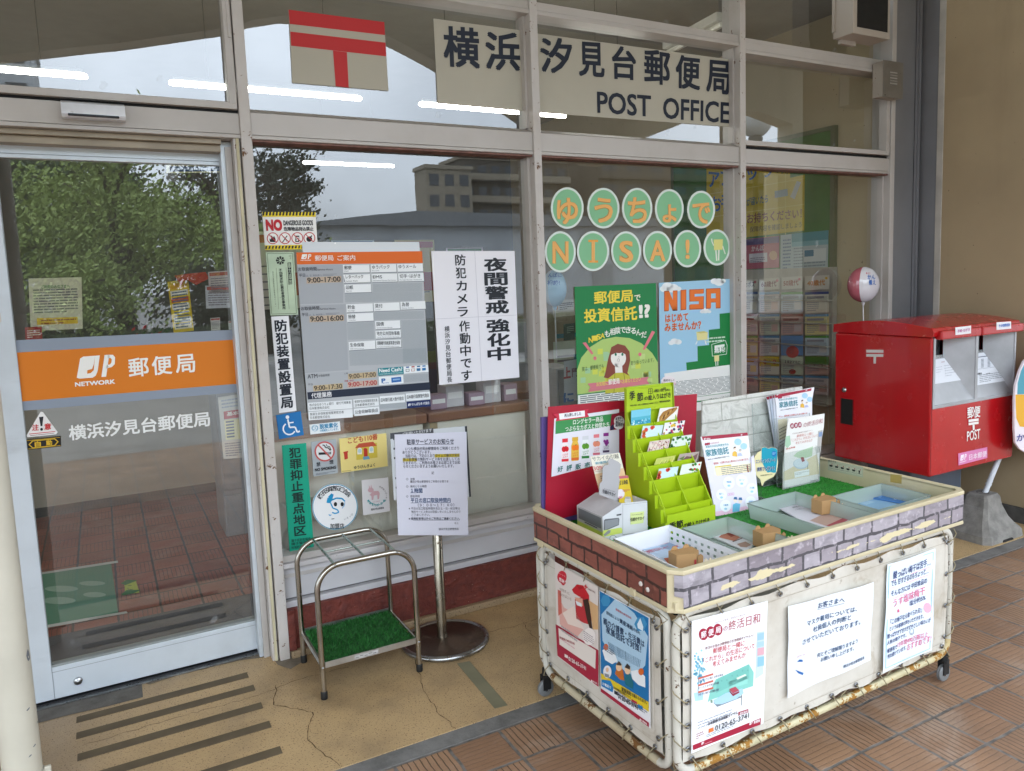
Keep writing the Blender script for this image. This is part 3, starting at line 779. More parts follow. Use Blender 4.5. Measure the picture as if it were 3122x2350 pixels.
for i, (x0, x1, y) in enumerate([(-1.75, -.56, 1.32), (-.18, .876, 1.30), (1.248, 2.33, 1.31), (1.113, 1.974, 3.92), (-1.4, -.4, 3.92), (2.05, 2.62, .80)]):  # last tube is an added, unseen fill lamp for the end wall and rack
    t = thing('ceiling_lamp', ['lit tube lamp nearest the glass at far left above the door', 'lit tube lamp across the post mark panel near the glass', 'lit tube lamp cut by the frame below the long name panel', 'lit tube lamp deep inside, alone above the hours board',
        'lit tube lamp deep inside behind the sliding door', 'lit tube lamp hidden behind the POST OFFICE panel'][i], 'lamp', ((x0+x1)/2, y, 2.86), 'tube lamps inside the post office')
    m = MB(); m.box(x0+.02, x1-.02, y-.008, y+.008, 2.782, 2.80, plain('lamp_batten', '#55554f', .6)); m.tube([(x0+.2, y, 2.79), (x0+.2, y, 3.45)], .0022, plain('lamp_batten', '#55554f', .6), 6); m.tube([(x1-.2, y, 2.79), (x1-.2, y, 3.45)], .0022, plain('lamp_batten', '#55554f', .6), 6); m.obj('housing', t)
    m = MB(); m.tube([(x0, y, 2.765), (x0+.012, y, 2.765), (x1-.012, y, 2.765), (x1, y, 2.765)], [.008, .0145, .0145, .008], TUBE if y < 3 else TUBE2, 10); m.obj('tube', t)

WOOD = plain('brown_counter_top', '#8a6044', .35, var=.15, scale=3); CPAN = plain('cream_counter_panel', '#e6e1d4', .55, var=.04)
def counter(name, label, x0, x1, y0, y1, h, parent=None):
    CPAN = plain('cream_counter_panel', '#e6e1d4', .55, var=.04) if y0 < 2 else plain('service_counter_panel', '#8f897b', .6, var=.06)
    t = thing(name, label, 'counter', ((x0+x1)/2, (y0+y1)/2, 0), 'counters inside the post office')
    m = MB(); m.box(x0-.015, x1+.015, y0-.03, y1, h-.05, h, WOOD, ch=.008); m.obj('counter_top', t)
    m = MB(); m.box(x0, x1, y0, y1-.02, .08, h-.052, CPAN); m.box(x0+.02, x1-.02, y0+.03, y1-.03, 0, .08, DARK)
    m.box(x0, x0+.04, y0-.004, y0, .08, h-.055, plain('counter_edge', '#a08c6c', .5)); m.obj('counter_front', t)
    return t
counter('counter', 'cream fronted writing counter with brown top behind the stickers', -.03, .752, .20, .62, 1.0)
counter('counter', 'cream fronted counter with brown top behind the parking notice stand', .785, 1.328, .19, .62, 1.0)
counter('counter', 'low cream counter behind the green investment posters', 1.75, 3.0, 1.1, 1.6, .9)
counter('counter', 'long service counter across the back of the room seen through the sliding door', -3.6, .55, 3.3, 3.9, 1.02)
PBW = plain('box_paper', '#d2ced0', .6, var=.08, scale=9)
bxs = [(.86, .24, .09, .08, .075), (.96, .26, .10, .12, .11), (1.07, .23, .09, .08, .065), (1.17, .25, .10, .1, .13), (1.275, .24, .08, .1, .09)]
for i, (x, y, w, d, h) in enumerate(bxs):
    t = thing('document_box', 'pale paper document box, %s on the counter under the night watch notice' % ('leftmost', 'second from the left', 'in the middle', 'second from the right', 'rightmost')[i], 'box', (x, y+d/2, 1.0), 'document boxes on the counter')
    m = MB(); m.box(x-w/2, x+w/2, y, y+d, 1.001, 1.001+h, PBW if i % 2 else plain('mauve_card', '#a98f9c', .6), ch=.003); m.obj('box_body', t)
    m = MB(); m.box(x-w/2+.01, x+w/2-.01, y-.0012, y, .001+1+h*.4, 1.001+h*.7, ink('#f2f0ee')); m.obj('box_label', t)

m = MB(); m.box(-1.5, -.02, .21, .86, .0, .012, plain('grey_door_mat', '#4a4a50', .9, bump=.5, bscale=300, var=.2)); tag(m.obj('door_mat'), 'dark grey mat just inside the sliding door', 'mat')
t = Sheet(((0, 0, 1), .002), (0, 1150, 1.3878), [(150, 835), (470, 787), (500, 995), (190, 1058)], '#4f8c72', .001)
for (x, y, rx, ry) in [(260, 895, 70, 13), (390, 872, 55, 10), (250, 945, 70, 15), (400, 920, 48, 11)]: t.circ(x, y, rx, ry, '#8fb3a0', 1)
t.q([(150, 830), (498, 776), (500, 785), (152, 838)], '#cfd0cc', 2); t.q([(192, 1050), (535, 990), (540, 998), (194, 1062)], '#cfd0cc', 2)
tag(t.obj('floor_sheet', fixn=False), 'green floor sheet with pale footprints between white tape lines inside the door', 'floor sheet')
t = Sheet(((0, 0, 1), .003), (0, 1150, 1.3878), [(525, 860), (575, 862), (590, 910), (530, 918)], '#b8c63a', .001)
t.q([(510, 872), (540, 856), (582, 860), (560, 868), (530, 880)], '#2f7a3a', 1); t.q([(512, 918), (536, 900), (596, 900), (566, 914), (520, 924)], '#2f7a3a', 1); t.ct('こ', 550, 890, 22, 26, '#4b6b2c')
tag(t.obj('floor_arrow_sticker', fixn=False), 'yellow green arrow sticker on the red tile floor inside', 'floor sticker')

# notices hung over the service counter, seen through the door
c1 = (0, 0, 1.3875); c2 = (0, 1150, 1.3878); PB = (YN, -3.15)
s = Sheet(PB, c1, [(120, 1178), (345, 1172), (350, 1390), (130, 1400)], '#d9d6c4')
s.ct('ご利用のみなさまへ', 235, 1212, 120, 16, '#4f8a55', .02); s.fine(.08, .2, .92, .68, 9, '#6f6f78'); s.q([(155, 1345), (328, 1340), (330, 1368), (157, 1374)], '#e3b91e', 2); s.fine(.2, .78, .88, .9, 2, '#a05a20', 4)
tag(s.obj('hanging_notice', fixn=False), 'cream notice with lines of print and a yellow strip hung over the service counter', 'notice')
s = Sheet((YN, -3.12), c1, [(105, 1385), (176, 1380), (180, 1436), (108, 1440)], '#a5262c'); s.fine(.12, .2, .9, .85, 4, '#e8d9d0')
tag(s.obj('counter_card', fixn=False), 'small dark red card with pale print on the service counter', 'card')
s = Sheet(PB, c1, [(708, 1192), (796, 1180), (820, 1398), (735, 1408)], '#e0c52a')
for k, c in enumerate(['#e8b41c', '#f2efe2', '#cf5a2e', '#f2efe2', '#e8d12a', '#eef0e4', '#f0ead0']): s.r(.08, .06+k*.13, .92, .16+k*.13, c, 1)
s.fine(.14, .2, .86, .93, 13, '#4b6a86', 3)
tag(s.obj('hanging_notice', fixn=False), 'tall yellow notice with banded panels hung at right over the service counter', 'notice')
s = Sheet((YN, -3.1), c1, [(738, 1165), (870, 1150), (880, 1190), (760, 1208)], '#b8432f', shape=[(738, 1165), (790, 1158), (870, 1150), (885, 1178), (830, 1205), (790, 1182), (765, 1208)])
tag(s.obj('red_ornament', fixn=False), 'flat red paper ornament above the tall yellow notice', 'ornament')
for (cn_, col, lb_) in [([(880, 1150), (990, 1142), (996, 1235), (885, 1242)], '#cfc6c8', 'pale pink notice at right behind the door glass'), ([(868, 1208), (1000, 1206), (1008, 1300), (872, 1305)], '#c9cdd8', 'pale lilac notice at right behind the door glass'),
        ([(890, 1345), (930, 1342), (932, 1396), (894, 1398)], '#d4d6d2', 'small white card standing on the service counter'), ([(965, 1358), (1010, 1354), (1012, 1390), (968, 1394)], '#c8d2cc', 'small pale green card at the end of the service counter')]:
    s = Sheet((YN, -3.08), c1, cn_, col); s.r(.05, .05, .95, .2, '#b45a52', 1); s.fine(.08, .28, .92, .9, 6, '#8a8490')
    tag(s.obj('counter_notice', fixn=False), lb_, 'notice')
pt = thing('potted_plant', 'small potted plant with red flowers on the service counter seen through the door', 'plant', (-.28, 3.5, 1.02))
m = MB(); m.lathe((-.28, 3.5, 1.02), [(.0, 0), (.06, 0), (.08, .12), (.07, .12)], plain('pot', '#6b5a4a', .6), 16); m.obj('pot', pt)
m = MB()
for i in range(220):
    p = Vector((-.28+rnd.gauss(0, .09), 3.5+rnd.gauss(0, .07), 1.22+rnd.gauss(0, .06))); n = Vector((rnd.uniform(-1, 1), -1, rnd.uniform(-.5, 1))).normalized(); x = n.orthogonal().normalized(); y = n.cross(x); a = .03
    m.add([p-x*a, p-y*a*.4, p+x*a, p+y*a*.4], [(0, 1, 2, 3)], EV if i % 7 else ink('#b2323a'))
m.obj('foliage', pt, fixn=False)
s = Sheet((YN, -.195), c2, [(922, 85), (1046, 66), (1048, 338), (946, 346)], '#c9c6c0')
s.q([(946, 145), (1048, 130), (1048, 165), (948, 178)], '#b4424a', 1); s.t('基本', 960, 165, 1010, 158, 18, '#f0e8e0', .02); s.r(.15, .38, .9, .7, '#e6ddb0', 1)
for k in range(6): s.r(.2, .4+k*.048, .5, .425+k*.048, '#6a6a80', 2)
s.fine(.1, .74, .9, .97, 6, '#8b8b95'); s.fine(.1, .04, .9, .2, 3, '#9aa0b0')
tag(s.obj('leaflet_sheet', fixn=False), 'pale leaflet with a red heading and a small table at right behind the door glass', 'leaflet')

# ---- end wall: green board, yellow mosaic poster, leaflets and the pamphlet rack
c7 = (2200, 0, 1.8503); c8 = (2200, 800, 1.8503); XN = (-1, 0, 0)
bd = thing('notice_board', 'tall green felt notice board on the end wall behind the glass', 'notice board', (4.09, 1.2, .78))
m = MB(); m.box(4.082, 4.109, .51, 2.3, .80, 2.64, plain('green_felt', '#3f7a38', .9, bump=.3, bscale=500)); m.obj('felt_panel', bd)
m = MB()
for (a, b, c, d) in [(.475, .512, .77, 2.67), (2.3, 2.33, .77, 2.67)]: m.box(4.072, 4.109, a, b, c, d, plain('board_frame', '#5f6a4a', .5))
m.box(4.072, 4.109, .512, 2.3, 2.64, 2.67, plain('board_frame', '#5f6a4a', .5)); m.box(4.072, 4.109, .512, 2.3, .77, .80, plain('board_frame', '#5f6a4a', .5)); m.obj('frame', bd)
s = Sheet((XN, -4.078), c7, [(-85, 905), (468, 985), (465, 1300), (-85, 1365)], '#d6bf1e', .002, shape=[(-85, 905), (382, 910), (386, 1003), (468, 985), (465, 1300), (-85, 1365)])
for k in range(1, 5):
    x = -85+k*111; s.q([(x, 910), (x+3, 910), (x+3, 1340), (x, 1340)], '#e6d766', 1)
for (y0, y1) in [(1075, 1005), (1205, 1150)]: s.q([(-85, y0+20), (466, y1), (466, y1+4), (-85, y0+24)], '#e6d766', 1)
for (ch, x, y, w, h) in [('ア', -42, 1010, 58, 105), ('フ', 22, 1005, 52, 100), ('ッ', 172, 978, 50, 78), ('フ', 262, 968, 50, 76)]: s.ct(ch, x, y, w, h, '#1f68b0', .03)
s.ct('からの', 342, 962, 72, 36, '#2a6a3a', .02); s.ct('お', -30, 1150, 56, 92, '#1f68b0', .03); s.ct('手', 25, 1140, 52, 96, '#1f68b0', .03); s.ct('紙', 80, 1132, 48, 90, '#1f68b0', .03)
s.t('が届いたら', 142, 1163, 262, 1142, 46, '#2d6b74', .02); s.t('お持ちください！', 145, 1262, 452, 1230, 58, '#8a4a1a', .02); s.t('保障内容を確認しましょう', 160, 1312, 452, 1282, 34, '#7a6a1a', .01)
s.q([(388, 1110), (425, 1020), (448, 1028), (412, 1124)], '#c3c9c4', 3); s.q([(300, 1078), (372, 1064), (374, 1104), (302, 1116)], '#8fa6b4', 3)
tag(s.obj('mosaic_poster', fixn=False), 'large yellow poster pieced from sheets with blue letters on the green board', 'poster')
s = Sheet((XN, -4.076), c7, [(120, 1350), (325, 1330), (324, 1508), (122, 1520)], '#b8506a')
s.q([(122, 1352), (324, 1333), (324, 1368), (122, 1386)], '#5a4a86', 1); s.ct('かんぽ', 205, 1400, 70, 34, '#f0dfe4', .03); s.q([(155, 1432), (258, 1424), (258, 1476), (157, 1484)], '#d9d6e4', 2); s.circ(292, 1440, 22, 26, '#e3b48e', 2); s.fine(.2, .62, .62, .8, 3, '#8a7a9a', 4)
tag(s.obj('leaflet', fixn=False), 'pink and violet leaflet pinned under the yellow poster', 'leaflet')
s = Sheet((XN, -4.076), c7, [(333, 1326), (603, 1298), (598, 1532), (331, 1546)], '#b9c9cc')
s.q([(395, 1318), (603, 1298), (602, 1350), (396, 1366)], '#4a98a4', 1); s.q([(395, 1366), (602, 1350), (602, 1378), (396, 1392)], '#7fb6c0', 1); s.q([(462, 1408), (590, 1398), (588, 1470), (463, 1478)], '#d8e0e0', 2); s.q([(468, 1412), (520, 1408), (520, 1444), (468, 1448)], '#3f7fa0', 3); s.fine(.05, .1, .22, .9, 9, '#5a7a9a'); s.fine(.28, .34, .48, .95, 8, '#8496a0'); s.fine(.5, .72, .95, .95, 3, '#8496a0')
tag(s.obj('leaflet', fixn=False), 'pale leaflet with teal heading and tables pinned beside the pink one', 'leaflet')
rk = thing('pamphlet_rack', 'tall wall rack with rows of pamphlets by age group on the end wall', 'rack', (4.05, .9, .7))
m = MB(); RKM = plain('rack_frame', '#b7b2a6', .5)
m.box(4.06, 4.108, .47, 1.62, .64, 1.66, RKM); m.obj('back_panel', rk)
for zz in (1.42, 1.25, 1.08, .925, .775, .64):
    m = MB(); m.box(4.0, 4.06, .47, 1.62, zz-.008, zz, RKM); m.box(3.998, 4.002, .47, 1.62, zz, zz+.03, ACRYL); m.obj('shelf', rk)
heads = [([(100, 100), (205, 92), (206, 150), (100, 158)], 'いカポス', '#4a4a52', ''), ([(213, 92), (330, 84), (330, 150), (214, 158)], '60歳代', '#7d3a4a', '60'), ([(338, 84), (455, 76), (455, 145), (339, 152)], '50歳代', '#a0452c', '50'), ([(470, 78), (607, 70), (607, 150), (471, 157)], '40歳代', '#c8862a', '40')]
for cn_, tx, col, lbx in heads:
    lbx = {'60': 'pale heading card with plum red lettering', '50': 'pale heading card with orange red lettering', '40': 'pale heading card with ochre lettering'}.get(lbx, 'pale heading card at the left end above the first column')
    s = Sheet((XN, -4.03), c8, cn_, '#d4d0c4'); x = (cn_[0][0]+cn_[1][0])/2; y = (cn_[0][1]+cn_[2][1])/2
    s.ct(tx, x-4, y, (cn_[1][0]-cn_[0][0])*.72, 34, col, .02); s.circ(cn_[1][0]-16, cn_[0][1]+10, 8, 8, '#c8707a' if 'ochre' not in lbx else '#d9b032', 2, 10)
    tag(s.obj('rack_heading', fixn=False), lbx+' on the pamphlet rack', 'heading card')
pc = ['#c9c6c4', '#c4b6b8', '#b9c4cf', '#d3cdbd', '#bfc6b0', '#c7a59c', '#d6c98e']
pal = [('#2f4f86', 'white pamphlet with a navy band'), ('#b0525a', 'white pamphlet with a crimson band'), ('#4a8ab0', 'pale blue pamphlet'), ('#c9a23a', 'cream pamphlet with an ochre band'), ('#5b9a4c', 'white pamphlet with a green band'), ('#8a4a3a', 'pinkish pamphlet with a brown band')]
ys = [(168, 286), (292, 408), (412, 524), (528, 630), (636, 742)]; xs = [(100, 208), (214, 330), (336, 464), (471, 609)]
rn = ['top', 'second', 'middle', 'fourth', 'bottom']; cnm = ['first', 'second', 'third', 'last']
for r_, (ya, yb) in enumerate(ys):
    for c_, (xa, xb) in enumerate(xs):
        k = (r_*5+c_*2+(r_*c_)) % 6; sk = -.07*(r_-.6)
        dy = lambda x: (x-xa)*(-.035+.02*r_)
        s = Sheet((XN, -4.02), c8, [(xa, ya), (xb-4, ya+dy(xb)), (xb-4, yb+dy(xb)), (xa, yb)], pc[(r_*3+c_) % 7])
        colr, txt = pal[k]
        if (r_, c_) == (2, 2): s.r(0, 0, 1, 1, '#5f8fbf', 1); s.circ((xa+xb)/2, yb-20, 36, 34, '#c8605a', 2)
        elif (r_, c_) == (3, 1): s.r(0, 0, 1, .55, '#c9b02a', 1); s.ct('0・0', (xa+xb)/2, ya+30, 70, 34, '#b03a2a', .03)
        elif (r_, c_) == (3, 2): s.ct('人生とともに', (xa+xb)/2, ya+35, 90, 24, '#3a3a4a', .02); s.circ((xa+xb)/2, yb-14, 20, 14, '#a0453a', 2)
        elif (r_, c_) == (3, 3): s.r(0, 0, 1, .45, '#4a7a35', 1); s.ct('エコ', (xa+xb)/2, ya+52, 60, 24, '#3a5a2a', .02)
        else:
            s.r(.0, .0, 1, .12, colr, 1); s.r(.08, .2, .8, .32, colr if k % 2 else '#8d8d95', 2); s.r(.6, .5, .92, .85, pc[(k+3) % 7], 2)
        s.fine(.08, .45, .58, .92, 5, '#8a8a92', 2)
        lb_ = '%s in the %s row of the pamphlet rack, %s column' % (txt, rn[r_], cnm[c_])
        if (r_, c_) == (2, 2): lb_ = 'blue pamphlet with a red flower in the middle row of the rack'
        if (r_, c_) == (3, 1): lb_ = 'yellow topped pamphlet in the fourth row of the rack'
        if (r_, c_) == (3, 2): lb_ = 'white pamphlet with a small dark red picture in the fourth row of the rack'
        if (r_, c_) == (3, 3): lb_ = 'pamphlet with a leafy green top in the fourth row of the rack'
        tag(s.obj('pamphlet', fixn=False), lb_, 'pamphlet', 'pamphlets in the wall rack')

def balloon(label, crop, cx, cy, rx, ry, plane_y, cols, txts, tail):
    c = at(crop[0]+cx/crop[2], crop[1]+cy/crop[2], YN, -plane_y); e = at(crop[0]+(cx+rx)/crop[2], crop[1]+cy/crop[2], YN, -plane_y); f = at(crop[0]+cx/crop[2], crop[1]+(cy+ry)/crop[2], YN, -plane_y)
    R_ = (e-c).length*.93; H = (f-c).length
    b = thing('foil_balloon', label, 'balloon', c, 'foil balloons inside')
    m = MB(); n = 28; k_ = 14
    for i in range(n):
        vs = []; a0, a1 = 2*math.pi*i/n, 2*math.pi*(i+1)/n
        for j in range(k_+1):
            th = math.pi*j/k_; rr = R_*math.sin(th)
            for a in (a0, a1): vs.append(c+Vector((rr*math.cos(a), .6*rr*math.sin(a), H*math.cos(th))))
        ang = (a0+a1)/2; ccol = cols[0] if (.87*math.cos(ang)-.49*math.sin(ang)) > -.35 else cols[1]
        m.add(vs, [(2*j, 2*j+1, 2*j+3, 2*j+2) for j in range(k_)], ink(ccol, .12, .7), True)
    m.obj('envelope', b)
    m = MB(); m.tube([c-Vector((0, 0, H)), c-Vector((0, 0, H+.02))], [.012, .006], ink(cols[0])); m.tube([c-Vector((0, 0, H+.015)), c+tail], .004, ink('#d8d8da')); m.obj('stick', b)
    s = Sheet((YN, -(plane_y-.62*R_-.01)), crop, [(cx-rx, cy-ry), (cx+rx, cy-ry), (cx+rx, cy+ry), (cx-rx, cy+ry)], '#ffffff', .0001)
    s2 = MB()
    for (tx, x, y, w, h, col) in txts:
        vs, fs, bb = glyphs(tx, .025)
        out = []
        for gx, gy in vs:
            px_ = x+((gx-bb[0])/(bb[2]-bb[0])-.5)*w; pz = y-((gy-bb[1])/(bb[3]-bb[1])-.5)*h
            p = at(crop[0]+px_/crop[2], crop[1]+pz/crop[2], YN, -plane_y); k3 = Vector((1/R_, 1/(.6*R_), 1/H))
            o_ = (CAMP-c)*k3; d = (p-CAMP).normalized()*k3; A_, B_, C_ = d.dot(d), 2*o_.dot(d), o_.dot(o_)-1.03
            D_ = max(0, B_*B_-4*A_*C_); tt = (-B_-math.sqrt(D_))/(2*A_); out.append(CAMP+(p-CAMP).normalized()*tt)
        s2.add(out, fs, ink(col))
    s2.obj('lettering', b, fixn=False)
balloon('round pink and white foil balloon on a stick rising behind the mailbox', c8, 800, 125, 78, 100, -.06, ('#dcdade', '#b0606c'), [('かん', 845, 82, 44, 28, '#2b62ae'), ('備え', 850, 112, 40, 30, '#2b62ae'), ('に', 828, 60, 26, 10, '#c05a68')], Vector((.06, .0, -1.655)))
balloon('pale blue foil balloon with blue words peeping out beside the frame above the green poster', (1600, 480, 2.163), 195, 862, 82, 122, .30, ('#9fc3dc', '#c8d8e2'), [('んぽに', 198, 775, 90, 30, '#2b62ae'), ('相談!', 190, 825, 84, 34, '#2b62ae')], Vector((.0, 0, -.4)))
# a few office things behind the middle bays
for i, (x, y, z, w, d, h, col, lb_) in enumerate([(.25, 2.2, 0, .5, .4, 1.15, '#8b8f94', 'grey filing cabinet deep inside behind the hours board'), (2.3, 2.4, 0, .6, .5, 1.3, '#9aa09c', 'pale cabinet deep inside behind the letter circles'), (1.85, .75, 0, .16, .3, 1.1, '#c4c6ca', 'white plastic drawer tower beside the frame behind the green poster')]):
    t = thing('cabinet', lb_, 'cabinet', (x, y, z))
    m = MB(); m.box(x-w/2, x+w/2, y-d/2, y+d/2, z, z+h, plain('cabinet_'+str(('grey', 'pale', 'white')[i]), col, .4), ch=.005); m.obj('body', t)
    for k in range(4):
        m = MB(); m.box(x-w/2+.01, x+w/2-.01, y-d/2-.012, y-d/2, z+.03+k*h/4, z+(k+1)*h/4-.01, plain('drawer_front', col, .35), ch=.003); m.obj('drawer', t)

for (x, y, z, w, h, col, band, lb_) in [(1.15, 5.55, 1.5, .6, .85, '#d9d4c8', '#c2572e', 'cream wall poster with an orange heading on the back wall'), (2.0, 5.55, 1.55, .5, .7, '#b9d0de', '#2a62a0', 'pale blue wall poster with a dark blue heading on the back wall'), (2.75, 5.55, 1.5, .5, .75, '#e3d9a0', '#b83a44', 'yellowish wall poster with a red heading on the back wall'),
        (3.4, 5.55, 1.45, .5, .7, '#d6cbd2', '#4a8a4a', 'pale pink wall poster with a green heading on the back wall'), (2.15, 1.05, 1.02, .26, .3, '#c9d3c0', '#3a7a8a', 'small table notice with a teal heading standing on the counter behind the posters'), (2.6, 1.05, 1.0, .2, .26, '#d8c9b8', '#a04a3a', 'small table notice with a brick red heading on the counter behind the posters'), (-1.9, 5.55, 1.6, .7, .9, '#c8d0c4', '#6a4a8a', 'greenish wall poster with a violet heading deep inside behind the door')]:
    m = MB(); m.box(x-w/2, x+w/2, y, y+.004, z-.1, z+h-.1, ink(col)); m.box(x-w/2+.02, x+w/2-.02, y-.001, y, z+h*.74, z+h*.84, ink(band))
    for k in range(6): m.box(x-w*.4, x-w*.4+w*rnd.uniform(.4, .8), y-.001, y, z-.06+k*h*.1, z-.045+k*h*.1, ink('#77767a'))
    m.box(x+w*.1, x+w*.42, y-.0015, y-.0005, z+h*.05, z+h*.35, ink(band)); tag(m.obj('inside_poster'), lb_, 'poster')

a_ = at(1448*1.41139, 108*1.41139, (0, 0, 1), 3.15); b_ = at(1566*1.41139, 46*1.41139, (0, 0, 1), 3.15)
t = thing('ceiling_lamp', 'unlit pale ceiling lamp fitting slanting above the POST OFFICE panel', 'lamp', (a_+b_)/2, 'tube lamps inside the post office')
dv = (b_-a_).normalized(); sd2 = Vector((-dv.y, dv.x, 0))*.06
m = MB(); m.prism([a_-sd2, b_-sd2, b_+sd2, a_+sd2], (0, 0, .05), plain('pale_lamp_housing', '#dcdad2', .4)); m.obj('housing', t)
m = MB(); m.tube([a_-sd2*.4+Vector((0, 0, -.018)), b_-sd2*.4+Vector((0, 0, -.018))], .016, ink('#f4f2e6', .2)); m.obj('tube', t)
# ================================================================== signs, stickers and notices on the glass
GP = (YN, -.084); IP = (YN, -.083)
c3 = (750, 0, 2.3126); c4 = (780, 620, 2.5226); c5 = (780, 1220, 1.79); c6 = (1600, 480, 2.163); cD = (0, 0, .70853)
NAVY = '#1d2535'; FILM = '#96917f'; RED = '#c22a2c'; ORG = '#e8761c'
def film(name):
    return plain(name, '#b7b2a3', .6, var=.04, scale=2)
s = Sheet(GP, c3, [(300, 67), (975, 155), (1005, 640), (327, 583)], mat=film('beige_sign_film'))
s.q([(300, 67), (975, 155), (980, 247), (308, 168)], RED); s.q([(312, 222), (983, 300), (990, 397), (318, 322)], RED)
s.q([(613, 356), (711, 368), (724, 617), (632, 608)], RED, 2)
tag(s.obj('post_mark_sign', fixn=False), 'beige panel on the upper glass bearing a big red double barred T mark', 'sign')
s = Sheet(GP, c3, [(1322, 130), (1958, 216), (1958, 782), (1352, 728)], mat=film('beige_sign_film'))
s.t('横', 1396, 468, 1650, 486, 288, NAVY, .028, tight=True); s.t('浜', 1690, 492, 1932, 505, 272, NAVY, .028, tight=True)
tag(s.obj('name_sign', fixn=False), 'beige panel carrying the first two big navy characters of the office name', 'sign', 'office name panels on the upper glass')
s = Sheet(GP, cD, [(1160, 72), (1583, 129), (1580, 274), (1166, 243)], mat=film('beige_sign_film'))
for ch, x0, y0, x1, y1, h in [('汐', 1168, 157, 1237, 160, 77), ('見', 1250, 164, 1306, 168, 75), ('台', 1322, 170, 1374, 174, 72), ('郵', 1391, 178, 1447, 186, 74), ('便', 1459, 190, 1512, 196, 73), ('局', 1525, 200, 1576, 205, 72)]:
    s.t(ch, x0, y0, x1, y1, h, NAVY, .028, tight=True)
s.t('POST', 1290, 244, 1406, 253, 47, NAVY, .022, tight=True); s.t('OFFICE', 1432, 256, 1575, 267, 46, NAVY, .022, tight=True)
tag(s.obj('name_sign', fixn=False), 'beige panel with the rest of the office name above the words POST OFFICE', 'sign', 'office name panels on the upper glass')

def jp(s, x, y, w, h, col, z=3, net=None):
    """square cut logo: J in a folded square beside a P"""
    u = s.up(x, y); a = s.along(y)
    def p(i, j): return (x+a.x*w*i+u.x*h*j, y+a.y*w*i+u.y*h*j)
    s.q([p(.08, 0), p(.0, .05), p(.12, .92), p(.2, 1.0), p(.5, 1.0), p(.455, .62), p(.40, .40), p(.28, .36), p(.27, .2), p(.33, .0)], col, z)
    s.q([p(.33, .0), p(.27, .2), p(.36, .22), p(.44, .34), p(.5, 1.0), p(.62, 1.0), p(.54, .3), p(.48, .08), p(.40, .0)], col, z)
    s.q([p(.62, .0), p(.74, 1.0), p(.86, 1.0), p(.74, .0)], col, z)
    s.q([p(.84, 1.0), p(.95, .98), p(1.0, .86), p(.98, .55), p(.9, .42), p(.76, .38), p(.78, .53), p(.86, .55), p(.90, .64), p(.91, .78), p(.88, .85), p(.82, .85)], col, z)
    if net: s.ct(net, x+a.x*w*.45-u.x*h*.24, y+a.y*w*.45-u.y*h*.24, w*1.0, h*.26, col, .04, z)
c1 = (0, 0, 1.3875); c2 = (0, 1150, 1.3878); DP = (YN, -.158)
s = Sheet(DP, c1, [(43, 1440), (1021, 1393), (1042, 1655), (64, 1740)], '#8d97a6', .001)
s.q([(54, 1492), (1027, 1434), (1039, 1620), (68, 1700)], '#d97a16', 1)
jp(s, 325, 1602, 168, 92, '#f3f1ec', 3, 'NETWORK')
for ch, x0, y0, x1, y1, h in [('郵', 546, 1596, 632, 1589, 80), ('便', 645, 1588, 730, 1581, 80), ('局', 745, 1580, 828, 1573, 78)]: s.t(ch, x0, y0, x1, y1, h, '#f3f1ec', .02, tight=True)
tag(s.obj('door_band', fixn=False), 'orange and grey film band with a white logo across the sliding door glass', 'film band')
s = Sheet(DP, c2, [(290, 205), (888, 145), (892, 205), (296, 268)], '#ffffff', .0002, shape=[(293, 262), (293.5, 262), (293.5, 262.5)])
s.t('横浜汐見台郵便局', 294, 268, 890, 206, 64, '#eeeeec', .025, tight=True)
tag(s.obj('door_lettering', fixn=False), 'white cut lettering of the office name below the orange band on the door', 'lettering')
s = Sheet(DP, c2, [(112, 150), (244, 150), (244, 240), (112, 254)], '#eceae8', .001, shape=[(172, 146), (182, 147), (244, 232), (238, 241), (116, 254), (112, 246)])
s.q([(165, 168), (184, 166), (179, 206), (172, 207)], '#1a1c22', 2); s.circ(176, 220, 6, 6, '#1a1c22', 2); s.ct('注', 150, 212, 27, 27, '#c8383a', .03); s.ct('意', 202, 208, 27, 27, '#c8383a', .03)
s.line([(124, 240), (234, 229)], 3, '#c8383a'); s.line([(128, 247), (230, 236)], 2, '#7a4a4a')
tag(s.obj('caution_sticker', fixn=False), 'white triangular sticker with a black exclamation mark at left on the door glass', 'sticker')
s = Sheet(DP, c2, [(107, 264), (257, 248), (259, 292), (110, 309)], '#1c1a17', .001)
s.line([(112, 268), (254, 254)], 2, '#c9a42a'); s.line([(114, 304), (256, 288)], 2, '#c9a42a')
s.q([(120, 285), (136, 268), (232, 258), (248, 272), (234, 289), (138, 300)], '#d9b02c', 1); s.q([(126, 285), (139, 271), (230, 262), (242, 272), (231, 286), (140, 297)], '#1c1a17', 2)
s.ct('自', 160, 282, 24, 22, '#d9b02c', .04, 5); s.ct('動', 208, 276, 24, 22, '#d9b02c', .04, 5)
tag(s.obj('automatic_door_sticker', fixn=False), 'black and yellow arrow sticker under the caution triangle on the door', 'sticker')
s = Sheet((YN, -.172), c1, [(704, 697), (962, 700), (962, 728), (704, 732)], '#d8d4a6', .001); s.r(.05, .15, 1, .85, '#2f4668', 1); s.fine(.1, .2, .95, .8, 1, '#8f9db0', 2)
tag(s.obj('blue_strip_sign', fixn=False), 'dark blue strip sign with a cream edge at the top of the door glass', 'sign')

